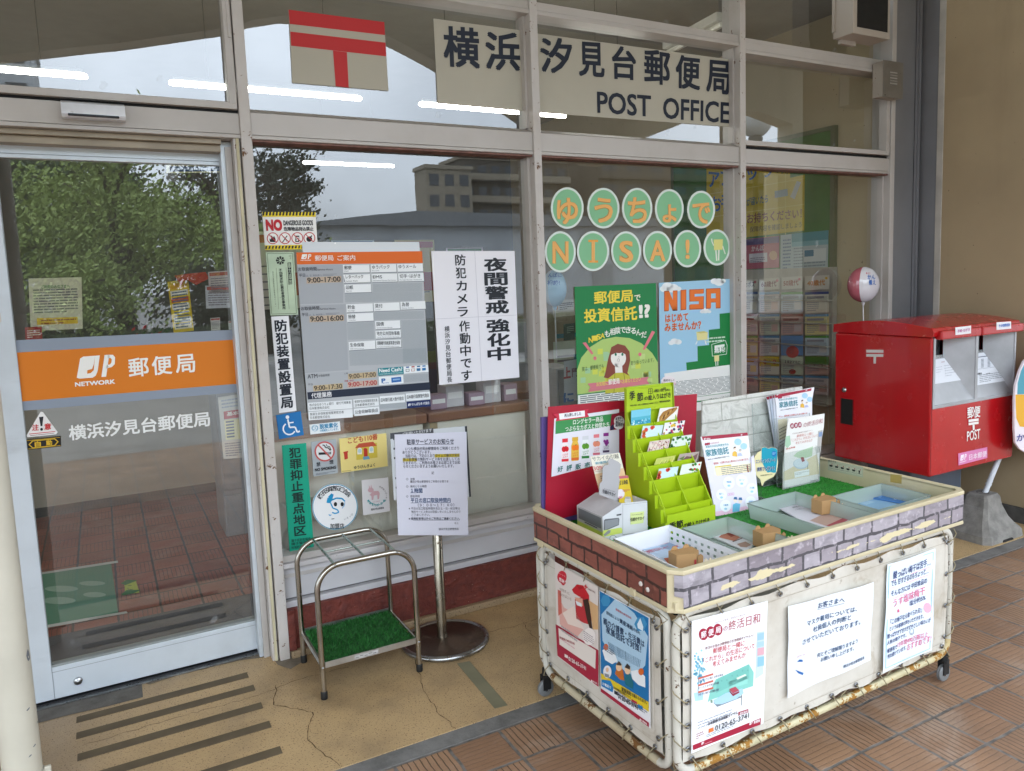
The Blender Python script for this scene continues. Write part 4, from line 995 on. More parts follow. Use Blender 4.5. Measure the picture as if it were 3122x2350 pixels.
# ---- bay of stickers left of the hours board
s = Sheet(GP, c4, [(48, 65), (459, 66), (477, 350), (73, 357)], '#f2f1ee')
for (v0, v1) in ((0, .13), (.88, 1.0)):
    s.r(0, v0, 1, v1, '#e8cf1e', 1)
    for k in range(16):
        u = k/16.; s.uq([(u+.012, v0+(.0 if v0 == 0 else .02)), (min(1, u+.047), v0+(.0 if v0 == 0 else .02)), (max(0, u+.03), v0+.095), (max(0, u-.004), v0+.095)], '#26241f', 2)
s.t('NO', 80, 212, 205, 212, 90, '#c2202c', .06, tight=True)
s.t('DANGEROUS GOODS', 213, 170, 439, 168, 40, '#23252d', .035, tight=True); s.t('危険物品持込禁止', 216, 212, 443, 210, 32, '#23252d', .03)
for k, x in enumerate((129, 223, 318, 411)):
    y = 268-k*.8
    s.circ(x, y, 44, 44, '#f6f4f0', 2)
    if k == 0: s.q([(108, 296), (104, 270), (116, 276), (120, 244), (132, 262), (140, 250), (152, 276), (148, 298)], '#1c1c1e', 3)
    elif k == 1: s.line([(204, 300), (240, 248)], 7, '#1c1c1e', 3); s.line([(206, 252), (240, 292)], 4, '#6a6a6a', 3)
    elif k == 2: s.q([(303, 248), (333, 248), (333, 296), (303, 296)], '#1c1c1e', 3); s.q([(307, 258), (329, 258), (329, 270), (307, 270)], '#f6f4f0', 4); s.circ(318, 282, 8, 7, '#f6f4f0', 4)
    else: s.circ(410, 274, 22, 21, '#1c1c1e', 3); s.q([(416, 256), (428, 244), (434, 250), (424, 262)], '#1c1c1e', 3)
    s.circ(x, y, 45, 45, '#c2202c', 5, 32, 6); s.line([(x-30, y-30), (x+30, y+30)], 6, '#c2202c', 5)
tag(s.obj('warning_sticker', fixn=False), 'yellow striped sticker reading NO DANGEROUS GOODS with four red prohibition circles', 'sticker')
s = Sheet(GP, c4, [(76, 376), (290, 373), (325, 855), (113, 862)], mat=plain('pale_gilt_film', '#b9c9ae', .3, .25))
for (a, b_) in (((88, 386), (281, 384)), ((281, 384), (312, 845)), ((312, 845), (122, 851)), ((122, 851), (88, 386))): s.line([a, b_], 3, '#3c4a34')
for k in range(8):
    a = k*math.pi/4; s.q([(188, 440), (188+32*math.cos(a-.3), 438+30*math.sin(a-.3)), (188+36*math.cos(a), 438+34*math.sin(a)), (188+32*math.cos(a+.3), 438+30*math.sin(a+.3))], '#262a26', 2)
s.circ(188, 438, 9, 9, '#b9c9ae', 3)
s.vt('不当要求防止責任者選任事業所', 188, 500, 218, 815, 25, '#23282a', .02)
s.q([(243, 455), (270, 453), (279, 622), (252, 625)], '#20252a', 2); s.vt('暴力追放', 256, 455, 266, 625, 22, '#aebfa6', .02, 4)
s.line([(156, 495), (176, 815)], 2, '#3c4a34'); s.line([(232, 492), (256, 812)], 2, '#3c4a34'); s.vt('神奈川県警察暴力追放推進センター', 130, 520, 152, 800, 9, '#4a554a')
tag(s.obj('certificate_plaque', fixn=False), 'pale green gilt plaque with an emblem and upright characters left of the hours board', 'plaque')
s = Sheet(GP, c4, [(118, 870), (252, 864), (313, 1594), (180, 1612)], '#efeff2')
s.vt('防犯装置設置局', 188, 890, 240, 1578, 90, '#1e2430', .035, 4, .92)
tag(s.obj('upright_sign', fixn=False), 'narrow white upright sign with seven bold dark characters', 'sign')
s = Sheet(GP, c5, [(110, 82), (245, 60), (262, 190), (128, 212)], '#1d72b4')
s.circ(172, 92, 10, 10, '#eef2f6', 2); s.line([(174, 104), (184, 148), (214, 146), (226, 174), (240, 168)], 9, '#eef2f6', 2); s.line([(178, 124), (206, 120)], 7, '#eef2f6', 2)
pts = [(182+33*math.cos(rad(a)), 155+32*math.sin(rad(a))) for a in range(235, 15, -15)]
s.line(pts, 8, '#eef2f6', 2)
tag(s.obj('wheelchair_sticker', fixn=False), 'blue square sticker with a white wheelchair symbol', 'sticker')
s = Sheet(GP, c5, [(142, 247), (275, 233), (318, 815), (185, 832)], '#12a082')
s.vt('犯罪抑止重点地区', 211, 255, 243, 742, 62, '#10302c', .03, 4, .92)
for (tx, y) in (('磯子区防犯協会', 760), ('磯子警察署', 778), ('地域防犯連絡会', 798)): s.ct(tx, 246, y, 106, 16, '#0c5a4c', .03)
tag(s.obj('upright_sign', fixn=False), 'long turquoise upright sign with eight dark characters by the umbrella stand', 'sign')
s = Sheet(GP, c5, [(293, 133), (458, 115), (463, 168), (298, 187)], '#eef2f4')
s.ct('CO', 322, 150, 32, 26, '#3a9ac0', .0); s.circ(322, 152, 18, 17, '#3a9ac0', 2, 20, 2); s.t('脱炭素化', 349, 157, 447, 147, 27, '#1f87b4', .03); s.t('の取組をしています。', 351, 172, 450, 163, 13, '#2f8fb8', .02)
tag(s.obj('decarbonising_sticker', fixn=False), 'small white sticker with blue lettering under the hours board', 'sticker')
s = Sheet(GP, c5, [(302, 228), (437, 212), (448, 397), (315, 416)], '#a9b1b6')
s.circ(375, 279, 54, 54, '#dfe2e2', 1); s.q([(342, 298), (342, 285), (392, 283), (392, 296)], '#1e1f22', 3); s.q([(396, 282), (402, 282), (402, 295), (396, 296)], '#1e1f22', 3); s.q([(405, 281), (410, 281), (410, 294), (405, 295)], '#1e1f22', 3)
s.line([(406, 274), (396, 260), (380, 258), (374, 246), (364, 244)], 6, '#1e1f22', 3); s.line([(410, 272), (402, 252), (388, 250), (384, 240)], 4, '#1e1f22', 3)
s.circ(375, 279, 55, 55, '#c45a58', 4, 36, 8); s.line([(340, 243), (411, 317)], 8, '#c45a58', 4)
s.ct('禁', 341, 349, 22, 24, '#24262c', .02); s.ct('煙', 412, 336, 22, 24, '#24262c', .02); s.t('NO SMOKING', 322, 389, 438, 373, 17, '#24262c', .05, tight=True); s.fine(.1, .92, .9, .98, 2, '#5a5e64')
tag(s.obj('no_smoking_sticker', fixn=False), 'silver grey NO SMOKING sticker with a barred cigarette', 'sticker')
s = Sheet(GP, c5, [(455, 210), (712, 180), (720, 360), (467, 396)], '#ecd98a')
s.t('こども110番', 503, 238, 664, 214, 34, '#b83a28', .02)
s.q([(545, 246), (660, 232), (664, 312), (549, 326)], '#d8c04a', 1); s.q([(540, 262), (562, 236), (640, 226), (660, 248)], '#c4553a', 2)
for (x, y) in ((566, 276), (630, 268)): s.circ(x, y-4, 13, 14, '#f2efdf', 2); s.q([(x-13, y-4), (x+13, y-6), (x+13, y+18), (x-13, y+20)], '#f2efdf', 2); s.circ(x, y, 9, 12, '#bcd6dc', 3)
s.q([(588, 268), (608, 265), (610, 306), (590, 309)], '#c23a2c', 3); s.q([(584, 308), (616, 304), (622, 320), (586, 325)], '#6fa6c4', 3); s.circ(597, 268, 10, 8, '#c23a2c', 3)
s.q([(480, 286), (500, 280), (502, 318), (484, 324)], '#c23a2c', 2); s.q([(477, 282), (503, 276), (503, 284), (478, 290)], '#c23a2c', 3)
s.t('ゆうびんきょく', 536, 377, 650, 361, 19, '#2a2a34', .02); s.line([(470, 388), (520, 382)], 2, '#8a7a4a')
tag(s.obj('child_safety_sticker', fixn=False), 'cream yellow sticker with a drawn red roofed house and red lettering', 'sticker')
cx, cy = 432, 581
s = Sheet(GP, c5, [(cx-125, cy-125), (cx+125, cy-129), (cx+125, cy+121), (cx-125, cy+125)], '#f1f1f2', .001, shape=[(cx+125*math.cos(2*math.pi*k/48), cy+126*math.sin(2*math.pi*k/48)) for k in range(48)])
s.circ(cx, cy, 124, 125, '#5aa0bf', 1, 48, 5)
def arc_text(s, txt, cx, cy, rx, ry, a0, a1, size, col, b=0.0, inward=False):
    n = len(txt)
    for i, ch in enumerate(txt):
        a = rad(a0+(a1-a0)*(i+.5)/n); x = cx+rx*math.cos(a); y = cy+ry*math.sin(a)
        tx, ty = -math.sin(a)*(1 if a1 > a0 else -1), math.cos(a)*(1 if a1 > a0 else -1)
        vs, fs, bb = glyphs(ch, b); nx, ny = ty, -tx; out = []
        for gx, gy in vs: out.append(s.P(x+tx*(gx-.5)*size+nx*(gy-.38)*size, y+ty*(gx-.5)*size+ny*(gy-.38)*size, 4))
        s.add(out, fs, ink(col))
arc_text(s, '磯子区商店街連合会', cx, cy, 99, 102, -152, -36, 30, '#20242c', .02)
s.ct('加盟店', 443, 686, 76, 30, '#20242c', .02)
s.line([(392, 560), (398, 532), (418, 512), (410, 540), (400, 560)], 14, '#1f9ad0', 2); s.line([(404, 548), (440, 534), (470, 536), (486, 552)], 8, '#1f9ad0', 2); s.line([(408, 560), (420, 588), (446, 598), (452, 612), (432, 618), (416, 612)], 7, '#1f9ad0', 2)
s.line([(470, 590), (482, 576), (486, 556)], 3, '#1f9ad0', 2); s.line([(398, 622), (404, 630), (412, 624)], 4, '#1f9ad0', 2)
s.circ(434, 567, 9, 12, '#17181c', 3, 18); s.circ(471, 567, 9, 12, '#17181c', 3, 18); s.line([(412, 648), (428, 646)], 4, '#30343c'); arc_text(s, 'いそっぴ', cx+14, cy-30, 108, 104, 72, 40, 13, '#6a7078')
tag(s.obj('round_member_sticker', fixn=False), 'round white sticker with a blue swirl and lettering round its rim', 'sticker')
s = Sheet(GP, c5, [(577, 437), (722, 420), (732, 605), (586, 628)], '#e9e7ea')
s.q([(620, 516), (640, 496), (668, 494), (676, 508), (672, 538), (664, 540), (662, 516), (644, 520), (640, 544), (632, 544), (630, 522)], '#dcb4bc', 2); s.circ(627, 490, 16, 13, '#dcb4bc', 2); s.q([(618, 484), (616, 462), (624, 478)], '#dcb4bc', 2); s.q([(626, 482), (628, 458), (634, 478)], '#dcb4bc', 2)
arc_text(s, '地域猫サポーター', 656, 524, 56, 56, -75, 25, 11, '#6a5a62'); arc_text(s, '動物愛護サポーター会', 656, 520, 52, 52, 150, 25, 15, '#2aa0a8', .03); s.t('横浜汐見台郵便局', 628, 602, 698, 592, 12, '#4a4a52', .02); s.ct('GOT SUPPORT', 658, 552, 40, 8, '#c89aa4')
tag(s.obj('supporter_card', fixn=False), 'small pale card with a pink fawn drawing and ring of lettering', 'card')

# ---- service hours board
bd = thing('hours_board', 'large grey service hours board with an orange heading and white name plates on the glass', 'notice board', at(1100, 1250, *GP))
s = Sheet((YN, -.080), c4, [(356, 296), (1256, 296), (1262, 380), (360, 385)], '#dadfe4', .002); s.circ(610, 306, 6, 6, '#ffffff', 1)
s.obj('backing_sheet', bd, fixn=False)
BC = [(310, 377), (1278, 367), (1342, 1555), (405, 1665)]; BP = (YN, -.074)
s = Sheet(BP, c4, BC, '#b9bcc0', .006)
GREY = '#a9adb3'; DOT = '#9fa8ad'
s.q([(310, 377), (1278, 367), (1284, 458), (316, 469)], '#e2691c', 1)
jp(s, 348, 428, 80, 38, '#f4f0ea', 3, 'NETWORK')
s.t('郵便局', 455, 443, 596, 440, 44, '#f4f0ea', .01); s.t('ご案内', 628, 441, 764, 438, 44, '#f4f0ea', .01)
s.q([(318, 474), (668, 470), (672, 765), (338, 776)], GREY, 1); s.q([(338, 784), (690, 774), (712, 1280), (376, 1306)], GREY, 1); s.q([(376, 1312), (930, 1278), (944, 1398), (392, 1448)], '#b2b6bb', 1)
# dotted empty fields
def dots(x0, y0, x1, y1, dx, dy):
    y = y0
    k = 0
    while y < y1:
        x = x0+(k % 2)*5
        while x < x1-5:
            yy = y+(x-x0)*dy; s.q([(x, yy), (x+5, yy), (x+5, yy+4), (x, yy+4)], '#8f9aa0', 1); x += 10.5
        y += 6; k += 1
        x0 += dx*6; x1 += dx*6
dots(684, 690, 1282, 758, .05, -.02); dots(900, 618, 1282, 682, .05, -.02); dots(908, 838, 1296, 898, .05, -.03); dots(700, 918, 908, 1050, .05, -.03); dots(1118, 900, 1304, 1230, .05, -.03); dots(718, 1136, 1312, 1250, .05, -.04)
dots(1140, 1320, 1330, 1372, .05, -.05); dots(950, 1545, 1158, 1580, .05, -.06)
def head(x, y, t2, yy):
    pass
s.t('お取扱時間', 327, 521, 467, 517, 30, '#3a3d44', .01); s.t('Service Hours', 473, 518, 592, 515, 20, '#4a4d54'); s.t('平日', 331, 567, 379, 565, 28, '#3a3d44', .01); s.t('(土、日、休日を除く)', 386, 563, 505, 559, 16, '#5a5d64'); s.line([(514, 545), (622, 542)], 3, '#7a7d84'); s.line([(514, 555), (596, 552)], 3, '#7a7d84')
s.t('お取扱時間', 348, 824, 488, 818, 30, '#3a3d44', .01); s.t('Service Hours', 495, 820, 612, 816, 20, '#4a4d54'); s.t('平日', 353, 870, 401, 867, 28, '#3a3d44', .01); s.t('(土、日、休日を除く)', 409, 866, 527, 861, 16, '#5a5d64'); s.line([(537, 846), (642, 842)], 3, '#7a7d84'); s.line([(537, 856), (618, 852)], 3, '#7a7d84')
for (tx, x0, y0, x1, y1, col, bk) in [('9:00-17:00', 396, 611, 652, 601, '#3e3d3c', '#c4b09a'), ('9:00-16:00', 419, 909, 673, 899, '#3e3d3c', '#c4b09a'), ('9:00-17:00', 716, 1348, 922, 1332, '#6a5f56', '#c9b48e'), ('9:00-17:00', 710, 1411, 930, 1394, '#b8444c', '#cdb4a4'), ('9:00-17:30', 448, 1439, 664, 1421, '#4a443e', '#c9b48e')]:
    h = 42 if y0 < 1000 else 38
    s.q([(x0-8, y0-h), (x1+4, y1-h-2), (x1+6, y1+4), (x0-6, y0+6)], bk, 2); s.t(tx, x0, y0, x1, y1, h-2, col, .02, 5, True)
s.t('ATM', 398, 1347, 474, 1341, 32, '#3a3d44', .01, 4, True); s.t('お取扱時間', 482, 1335, 566, 1329, 20, '#4a4d54'); s.t('土曜', 678, 1315, 708, 1312, 14, '#5a5d64'); s.t('日曜・休日', 682, 1373, 750, 1367, 14, '#b8444c', .01); s.t('平日', 401, 1402, 436, 1399, 18, '#4a4d54')
PL = '#eef1f3'
for (x0, y0, x1, y1, h, big, sub) in [(668, 474, 872, 470, 60, '郵便', 'Mail'), (882, 470, 1078, 466, 60, 'ゆうパック', 'Parcels'), (1086, 466, 1282, 462, 60, 'ゆうメール', ''), (670, 548, 878, 543, 64, 'レターパック', 'Letter Pack'), (888, 543, 1086, 539, 62, 'EMS', 'International Express Mail Service'), (1093, 538, 1288, 534, 62, '切手･はがき', 'Postage Stamps / Postcards'),
        (680, 625, 884, 620, 62, '印紙', 'Stamps'), (694, 776, 898, 768, 62, '貯金', 'Savings'), (905, 767, 1104, 760, 62, '貸付', 'Loans'), (1110, 757, 1302, 750, 60, '為替', 'Money Orders'), (698, 849, 902, 840, 62, '振替', 'Transfer'), (916, 906, 1108, 898, 62, '国債', 'Government Bonds'),
        (918, 980, 1112, 971, 60, '地方公共団体事務', 'Local Government Services'), (922, 1054, 1114, 1045, 60, '原動機付自転車等責任保険', 'Compulsory Automobile Liability Insurance'), (712, 1066, 916, 1054, 64, '生命保険', 'Life Insurance')]:
    s.q([(x0+3, y0+4), (x1+3, y1+4), (x1+8, y1+h+5), (x0+8, y0+h+5)], '#7d8388', 1); s.q([(x0, y0), (x1, y1), (x1+4, y1+h), (x0+4, y0+h)], PL, 3)  # first quad paints the plate's drop shadow on the board face
    n = len(big); w = min(26*n+4, x1-x0-18) if big != 'EMS' else 70
    s.t(big, x0+12, y0+h*.60, x0+12+w, y0+h*.60-w*.025, 32, '#333840', .008, 5)
    if sub: s.t(sub, x0+13, y0+h*.9, x0+13+min(len(sub)*7.5, x1-x0-24), y0+h*.9-3, 13, '#7a8088', 0, 5)
s.q([(938, 1268), (1134, 1254), (1138, 1310), (942, 1326)], '#1c8792', 3); s.t('Need Cash?', 948, 1301, 1126, 1288, 30, '#eef4f4', .03, 5, True); s.t('International ATM Service', 950, 1318, 1126, 1305, 12, '#cfe4e6', .02, 5)
s.q([(1134, 1254), (1324, 1240), (1328, 1294), (1138, 1310)], '#eef2f4', 3)
for k, (x, c) in enumerate([(1166, '#3a5a9a'), (1208, '#b04a3a'), (1250, '#2a6a9a'), (1292, '#2a78b4')]):
    y = 1283-k*3; s.q([(x-14, y-9), (x+14, y-11), (x+14, y+9), (x-14, y+11)], '#20242a' if k == 0 else c, 4); s.q([(x-11, y-7), (x+11, y-8), (x+11, y+6), (x-11, y+8)], '#e8ecec' if k in (0, 1) else c, 5); s.q([(x-12, y-28), (x+12, y-30), (x+12, y-20), (x-12, y-18)], c, 4)
s.q([(944, 1334), (1132, 1320), (1136, 1382), (948, 1398)], '#eef2f4', 3); s.ct('P', 980, 1360, 26, 40, '#1f6ab0', .05, 5); s.ct('Pay-easy', 995, 1378, 56, 12, '#1f6ab0', .01, 5); s.q([(1040, 1340), (1116, 1332), (1119, 1370), (1043, 1378)], '#2a6ab4', 4); s.q([(1052, 1350), (1106, 1345), (1107, 1356), (1053, 1362)], '#8fb4da', 5)
s.q([(395, 1452), (1336, 1374), (1341, 1432), (400, 1508)], '#232c3f', 2); s.t('代理業務', 428, 1500, 584, 1486, 42, '#f0f0f2', .015, 5)
for (x0, y0, x1, y1, h, l1, l2) in [(400, 1533, 738, 1510, 66, '株式会社ゆうちょ銀行　銀行代理業者', '日本郵便株式会社'), (748, 1508, 942, 1492, 62, '郵便貯金管理業務受託者', '日本郵便株式会社'), (952, 1484, 1144, 1468, 60, '日本銀行歳入復代理店', ''), (1152, 1462, 1338, 1446, 58, '日本銀行国債復代理店', ''), (404, 1604, 742, 1580, 64, '簡易生命保険管理業務受託者', '日本郵便株式会社'), (752, 1578, 948, 1560, 58, '公金収納取扱店', '')]:
    s.q([(x0, y0), (x1, y1), (x1+4, y1+h), (x0+4, y0+h)], PL, 3); sl = (y1-y0)/(x1-x0)
    if l2:
        w = min(len(l1)*20, x1-x0-20); s.t(l1, x0+12, y0+28, x0+12+w, y0+28+w*sl, 22, '#333840', .005, 5); w = 152; s.t(l2, x0+14, y0+55, x0+14+w, y0+55+w*sl, 22, '#333840', .005, 5)
    else: w = x1-x0-18; s.t(l1, x0+10, y0+h*.72, x0+10+w, y0+h*.72+w*sl, 30, '#333840', .008, 5)
s.q([(1158, 1524), (1340, 1508), (1344, 1560), (1162, 1576)], '#1c2f62', 3); jp(s, 1170, 1558, 26, 18, '#e8eaf0', 5); s.t('かんぽ生命 代理店', 1200, 1556, 1334, 1544, 22, '#e8eaf0', .02, 5)
s.obj('board_face', bd, fixn=False)
s = Sheet((YN, -.069), c4, [(672, 550), (874, 546), (880, 604), (682, 612)], '#f3f5f6', .0006)
s.q([(672, 550), (690, 612), (678, 600)], '#8a9096', 1); s.t('レターパック', 692, 580, 826, 576, 30, '#333840', .008, 5); s.t('Letter Pack', 694, 604, 784, 601, 15, '#5a6068', 0, 5)
s.obj('name_plate', bd, fixn=False)

# ---- night watch notice of four taped sheets
s = Sheet((YN, -.078), c4, [(1350, 366), (1990, 365), (2027, 1337), (1413, 1397)], '#eceaf0', .004)
s.line([(1683, 368), (1738, 1366)], 3, '#c2c0ca', 1); s.line([(1388, 888), (2004, 858)], 3, '#c6c4ce', 1); s.line([(1360, 372), (1376, 640)], 3, '#ffffff', 1)
s.vt('夜間警戒', 1838, 415, 1858, 850, 168, '#20242c', .035, 4, .93); s.vt('強化中', 1860, 885, 1872, 1210, 168, '#20242c', .035, 4, .93)
s.vt('防犯カメラ', 1570, 385, 1592, 880, 78, '#20242c', .02, 4, .86); s.vt('作動中です', 1601, 895, 1622, 1368, 78, '#20242c', .02, 4, .9); s.vt('横浜汐見台郵便局長', 1468, 940, 1490, 1378, 38, '#24282e', .01, 4, .92)
tag(s.obj('night_watch_notice', fixn=False), 'big white notice of four taped sheets with bold upright characters right of the hours board', 'notice')

# ---- letter circles inside the third bay
circ_lab = ['ゆ', 'う', 'ち', 'ょ', 'で', 'N', 'I', 'S', 'A', '!', '']
cpos = [(280, 333, 108, 137), (518, 334, 106, 134), (741, 333, 100, 133), (953, 337, 95, 129), (1163, 343, 92, 124), (234, 622, 102, 136), (450, 617, 106, 132), (668, 616, 99, 130), (875, 611, 96, 127), (1072, 601, 91, 123), (1267, 593, 88, 119)]
CP = (YN, -.083)
for i, (x, y, rx, ry) in enumerate(cpos):
    s = Sheet(CP, c6, [(x-rx, y-ry), (x+rx, y-ry), (x+rx, y+ry), (x-rx, y+ry)], '#dfe9e2', .001, shape=[(x+rx*math.cos(2*math.pi*k/40)*(1+.008*math.sin(k*2.3)), y+ry*math.sin(2*math.pi*k/40)) for k in range(40)])
    s.circ(x, y, rx-13, ry-14, '#86c194', 1, 40)
    ch = circ_lab[i]
    if ch:
        w, h = {'ゆ': (140, 175), 'う': (122, 166), 'ち': (126, 170), 'ょ': (92, 120), 'で': (118, 140), 'N': (106, 146), 'I': (22, 138), 'S': (92, 142), 'A': (100, 138), '!': (28, 128)}[ch]
        oy = {'ゆ': 20, 'う': 14, 'ち': 14, 'ょ': 32, 'で': 24}.get(ch, 4); oy += h/2
        for (b_, col, z) in ((.04, '#b88a4c', 3), (.02, '#f0b468', 4)): s.t(ch, x-w/2, y+oy, x+w/2, y+oy, h, col, b_, z, True)
        if ch == 'I':
            for yy in (-66, 70): s.q([(x-32, y+yy-8), (x+32, y+yy-8), (x+32, y+yy+6), (x-32, y+yy+6)], '#efa445', 4)
        nm = {'ょ': 'small yo', 'ゆ': 'yu', 'う': 'u', 'ち': 'chi', 'で': 'de', '!': 'exclamation mark'}.get(ch, 'letter '+ch)
        lb_ = 'green paper circle with an orange %s inside the glass' % (nm if len(ch) and ch in 'NISA!' else 'kana '+nm)
    else:
        s.q([(x-22, y-52), (x+38, y-54), (x+36, y+14), (x-20, y+18)], '#e0dc86', 3); s.line([(x-8, y+18), (x-2, y+88)], 9, '#e8ece0', 3); s.line([(x+12, y+16), (x+10, y+86)], 9, '#e8ece0', 3); s.line([(x-22, y-12), (x-34, y-40), (x-36, y-58)], 7, '#e8ece0', 3); s.line([(x+36, y-10), (x+46, y+20), (x+54, y+44)], 7, '#e8ece0', 3)
        lb_ = 'green paper circle with a pale yellow box drawing, last of the lower row'
    tag(s.obj('letter_circle', fixn=False), lb_, 'paper circle', 'green paper circles in the window')

# ---- green poster
s = Sheet(IP, c6, [(328, 852), (865, 828), (884, 1600), (350, 1668)], '#1f8148', .001)
s.q([(350, 1568), (880, 1510), (884, 1600), (350, 1668)], '#e9ece8', 1)
ov = [(346, 1562), (345, 1400), (372, 1320), (430, 1250), (510, 1200), (600, 1182), (690, 1190), (770, 1225), (840, 1290), (876, 1350), (880, 1500)]
s.q(ov, '#b3cf76', 1)
for k in range(26):
    x = 380+s.seed.random()*460; y = 1250+s.seed.random()*260; d = 17
    if ((x-612)/265)**2+((y-1470)/290)**2 < .8: s.q([(x-d, y-d), (x+d, y-d-2), (x+d, y+d), (x-d, y+d+2)], s.seed.choice(['#d3db5c', '#a6cfa0', '#c3d98a']), 2)
s.t('郵便局', 458, 968, 710, 952, 84, '#f0d94a', .03); s.t('で', 722, 950, 762, 947, 50, '#f2f0dc', .02); s.t('投資信託', 392, 1092, 738, 1070, 92, '#f0d94a', .03); s.t('!?', 752, 1060, 826, 1054, 88, '#f4f2ea', .05, 4, True)
def slant(txt, x0, y0, x1, y1, bow, size, col, b):
    n = len(txt)
    for i, ch in enumerate(txt):
        f = (i+.5)/n; s.ct(ch, x0+(x1-x0)*f, y0+(y1-y0)*f-bow*4*f*(1-f), (x1-x0)/n*(.98), size, col, b)
slant('NISA', 420, 1208, 525, 1170, 4, 46, '#f0d94a', .03); slant('も相談できるんだ', 525, 1170, 802, 1176, 38, 46, '#f2f4ea', .02)
for (pts_, dx, dy) in [([(380, 1222), (402, 1218), (452, 1292), (440, 1300)], 462, 1324), ([(838, 1142), (858, 1150), (790, 1270), (776, 1264)], 758, 1298)]: s.q(pts_, '#e07a86', 3); s.circ(dx, dy, 11, 13, '#e07a86', 3, 16)
# drawn woman
s.q([(528, 1430), (548, 1330), (570, 1250), (612, 1228), (660, 1240), (690, 1280), (694, 1340), (676, 1420), (690, 1440), (600, 1470), (520, 1450)], '#8c4a3c', 3)
s.circ(616, 1322, 50, 60, '#f6f1ea', 4); s.q([(592, 1360), (640, 1360), (644, 1420), (596, 1430)], '#f6f1ea', 4)
s.q([(566, 1302), (580, 1262), (616, 1248), (650, 1260), (668, 1300), (640, 1286), (622, 1290), (600, 1288)], '#8c4a3c', 5)
for x in (598, 642): s.circ(x, 1298, 7, 10, '#2a7a5a', 5, 14)
s.circ(616, 1336, 7, 12, '#f6f1ea', 6, 16); s.circ(616, 1336, 7, 12, '#5a3a34', 6, 16, 2); s.line([(618, 1310), (620, 1318)], 2, '#5a3a34', 6)
s.q([(540, 1462), (596, 1420), (648, 1418), (690, 1440), (716, 1540), (528, 1556)], '#c7c444', 5); s.line([(592, 1424), (586, 1552)], 3, '#6a6a2a', 6); s.line([(650, 1420), (672, 1548)], 3, '#6a6a2a', 6)
s.t('実は、郵便局でも', 376, 1412, 520, 1390, 32, '#3a5a34', .005); s.t('取り扱っています。', 698, 1372, 850, 1348, 30, '#3a5a34', .005)
s.q([(412, 1490), (816, 1446), (802, 1468), (818, 1492), (414, 1546), (430, 1514)], '#d9808a', 7); s.t('お気軽に', 470, 1510, 545, 1500, 30, '#f0dc6a', .01, 8); s.t('郵便局', 550, 1500, 622, 1490, 38, '#fdf6f0', .02, 8); s.t('へお尋ねください', 624, 1494, 762, 1474, 30, '#f0dc6a', .01, 8)
s.fine(.03, .885, .98, .995, 7, '#70787a', 3)
tag(s.obj('investment_poster', fixn=False), 'green poster with yellow heading and a drawn long haired woman inside the glass', 'poster')
# ---- blue and green poster
s = Sheet(IP, c6, [(884, 826), (1363, 800), (1374, 1640), (896, 1700)], '#9fcbe6', .001)
s.q([(1068, 1410), (1064, 1352), (1140, 1342), (1138, 1244), (1215, 1236), (1213, 1136), (1286, 1128), (1284, 1030), (1364, 1022), (1370, 1560), (1072, 1590)], '#17803f', 1)
for (x, y, r_) in [(940, 850, 36), (976, 862, 40), (920, 866, 30), (1010, 866, 22), (1250, 816, 26), (1280, 822, 34), (1306, 814, 20), (1190, 1010, 24), (1170, 1016, 16), (1215, 1016, 14), (985, 1212, 26), (1010, 1216, 24), (965, 1222, 20)]: s.circ(x, y, r_, r_*.72, '#eef3f5', 2, 20)
def blk(x0, y0, x1, y1, polys, col, z):
    for p in polys: s.q([(x0+(x1-x0)*u, y1+(y0-y1)*v-4*u) for u, v in p], col, z)
LET = dict(N=[[(0, 0), (0, 1), (.34, 1), (.34, 0)], [(.66, 0), (.66, 1), (1, 1), (1, 0)], [(.0, 1), (.36, 1), (1, 0), (.64, 0)]], I=[[(0, 0), (0, 1), (1, 1), (1, 0)]],
    S=[[(0, 0), (0, .24), (1, .24), (1, 0)], [(0, .4), (0, .64), (1, .64), (1, .4)], [(0, .78), (0, 1), (1, 1), (1, .78)], [(0, .64), (0, .8), (.34, .8), (.34, .64)], [(.66, .22), (.66, .42), (1, .42), (1, .22)]], A=[[(0, 0), (0, 1), (.32, 1), (.32, 0)], [(.68, 0), (.68, 1), (1, 1), (1, 0)], [(.3, .76), (.3, 1), (.7, 1), (.7, .76)], [(.3, .3), (.3, .5), (.7, .5), (.7, .3)]])
for ch, x0, x1, y in (('N', 918, 1006, 1014), ('I', 1026, 1064, 1008), ('S', 1084, 1180, 1004), ('A', 1194, 1290, 998)): blk(x0, y-134, x1, y, LET[ch], '#b8501c', 3); blk(x0+5, y-130, x1-4, y-6, LET[ch], '#e8752a', 4)
s.t('はじめて', 926, 1090, 1076, 1078, 58, '#dd6a2c', .035); s.t('みませんか？', 922, 1150, 1160, 1132, 58, '#dd6a2c', .035)
s.q([(1130, 1150), (1180, 1144), (1206, 1152), (1202, 1200), (1136, 1206)], '#e3dc9a', 3); s.q([(1130, 1150), (1180, 1144), (1206, 1152), (1156, 1160)], '#cfc67a', 4); s.line([(1136, 1212), (1126, 1232)], 6, '#eef0ea', 3); s.line([(1186, 1204), (1196, 1234)], 6, '#eef0ea', 3)
s.q([(1248, 1306), (1280, 1302), (1280, 1342), (1250, 1346)], '#e3dc9a', 3); s.line([(1258, 1346), (1260, 1374)], 5, '#eef0ea', 3); s.line([(1272, 1344), (1272, 1372)], 5, '#eef0ea', 3)
s.line([(1232, 1232), (1322, 1206), (1334, 1240), (1330, 1296), (1236, 1310), (1232, 1232)], 3, '#e6f0e6', 2); s.q([(1250, 1240), (1316, 1230), (1316, 1246), (1250, 1256)], '#e9f0ea', 3); s.ct('無料!', 1284, 1268, 70, 40, '#f2f6f2', .03)
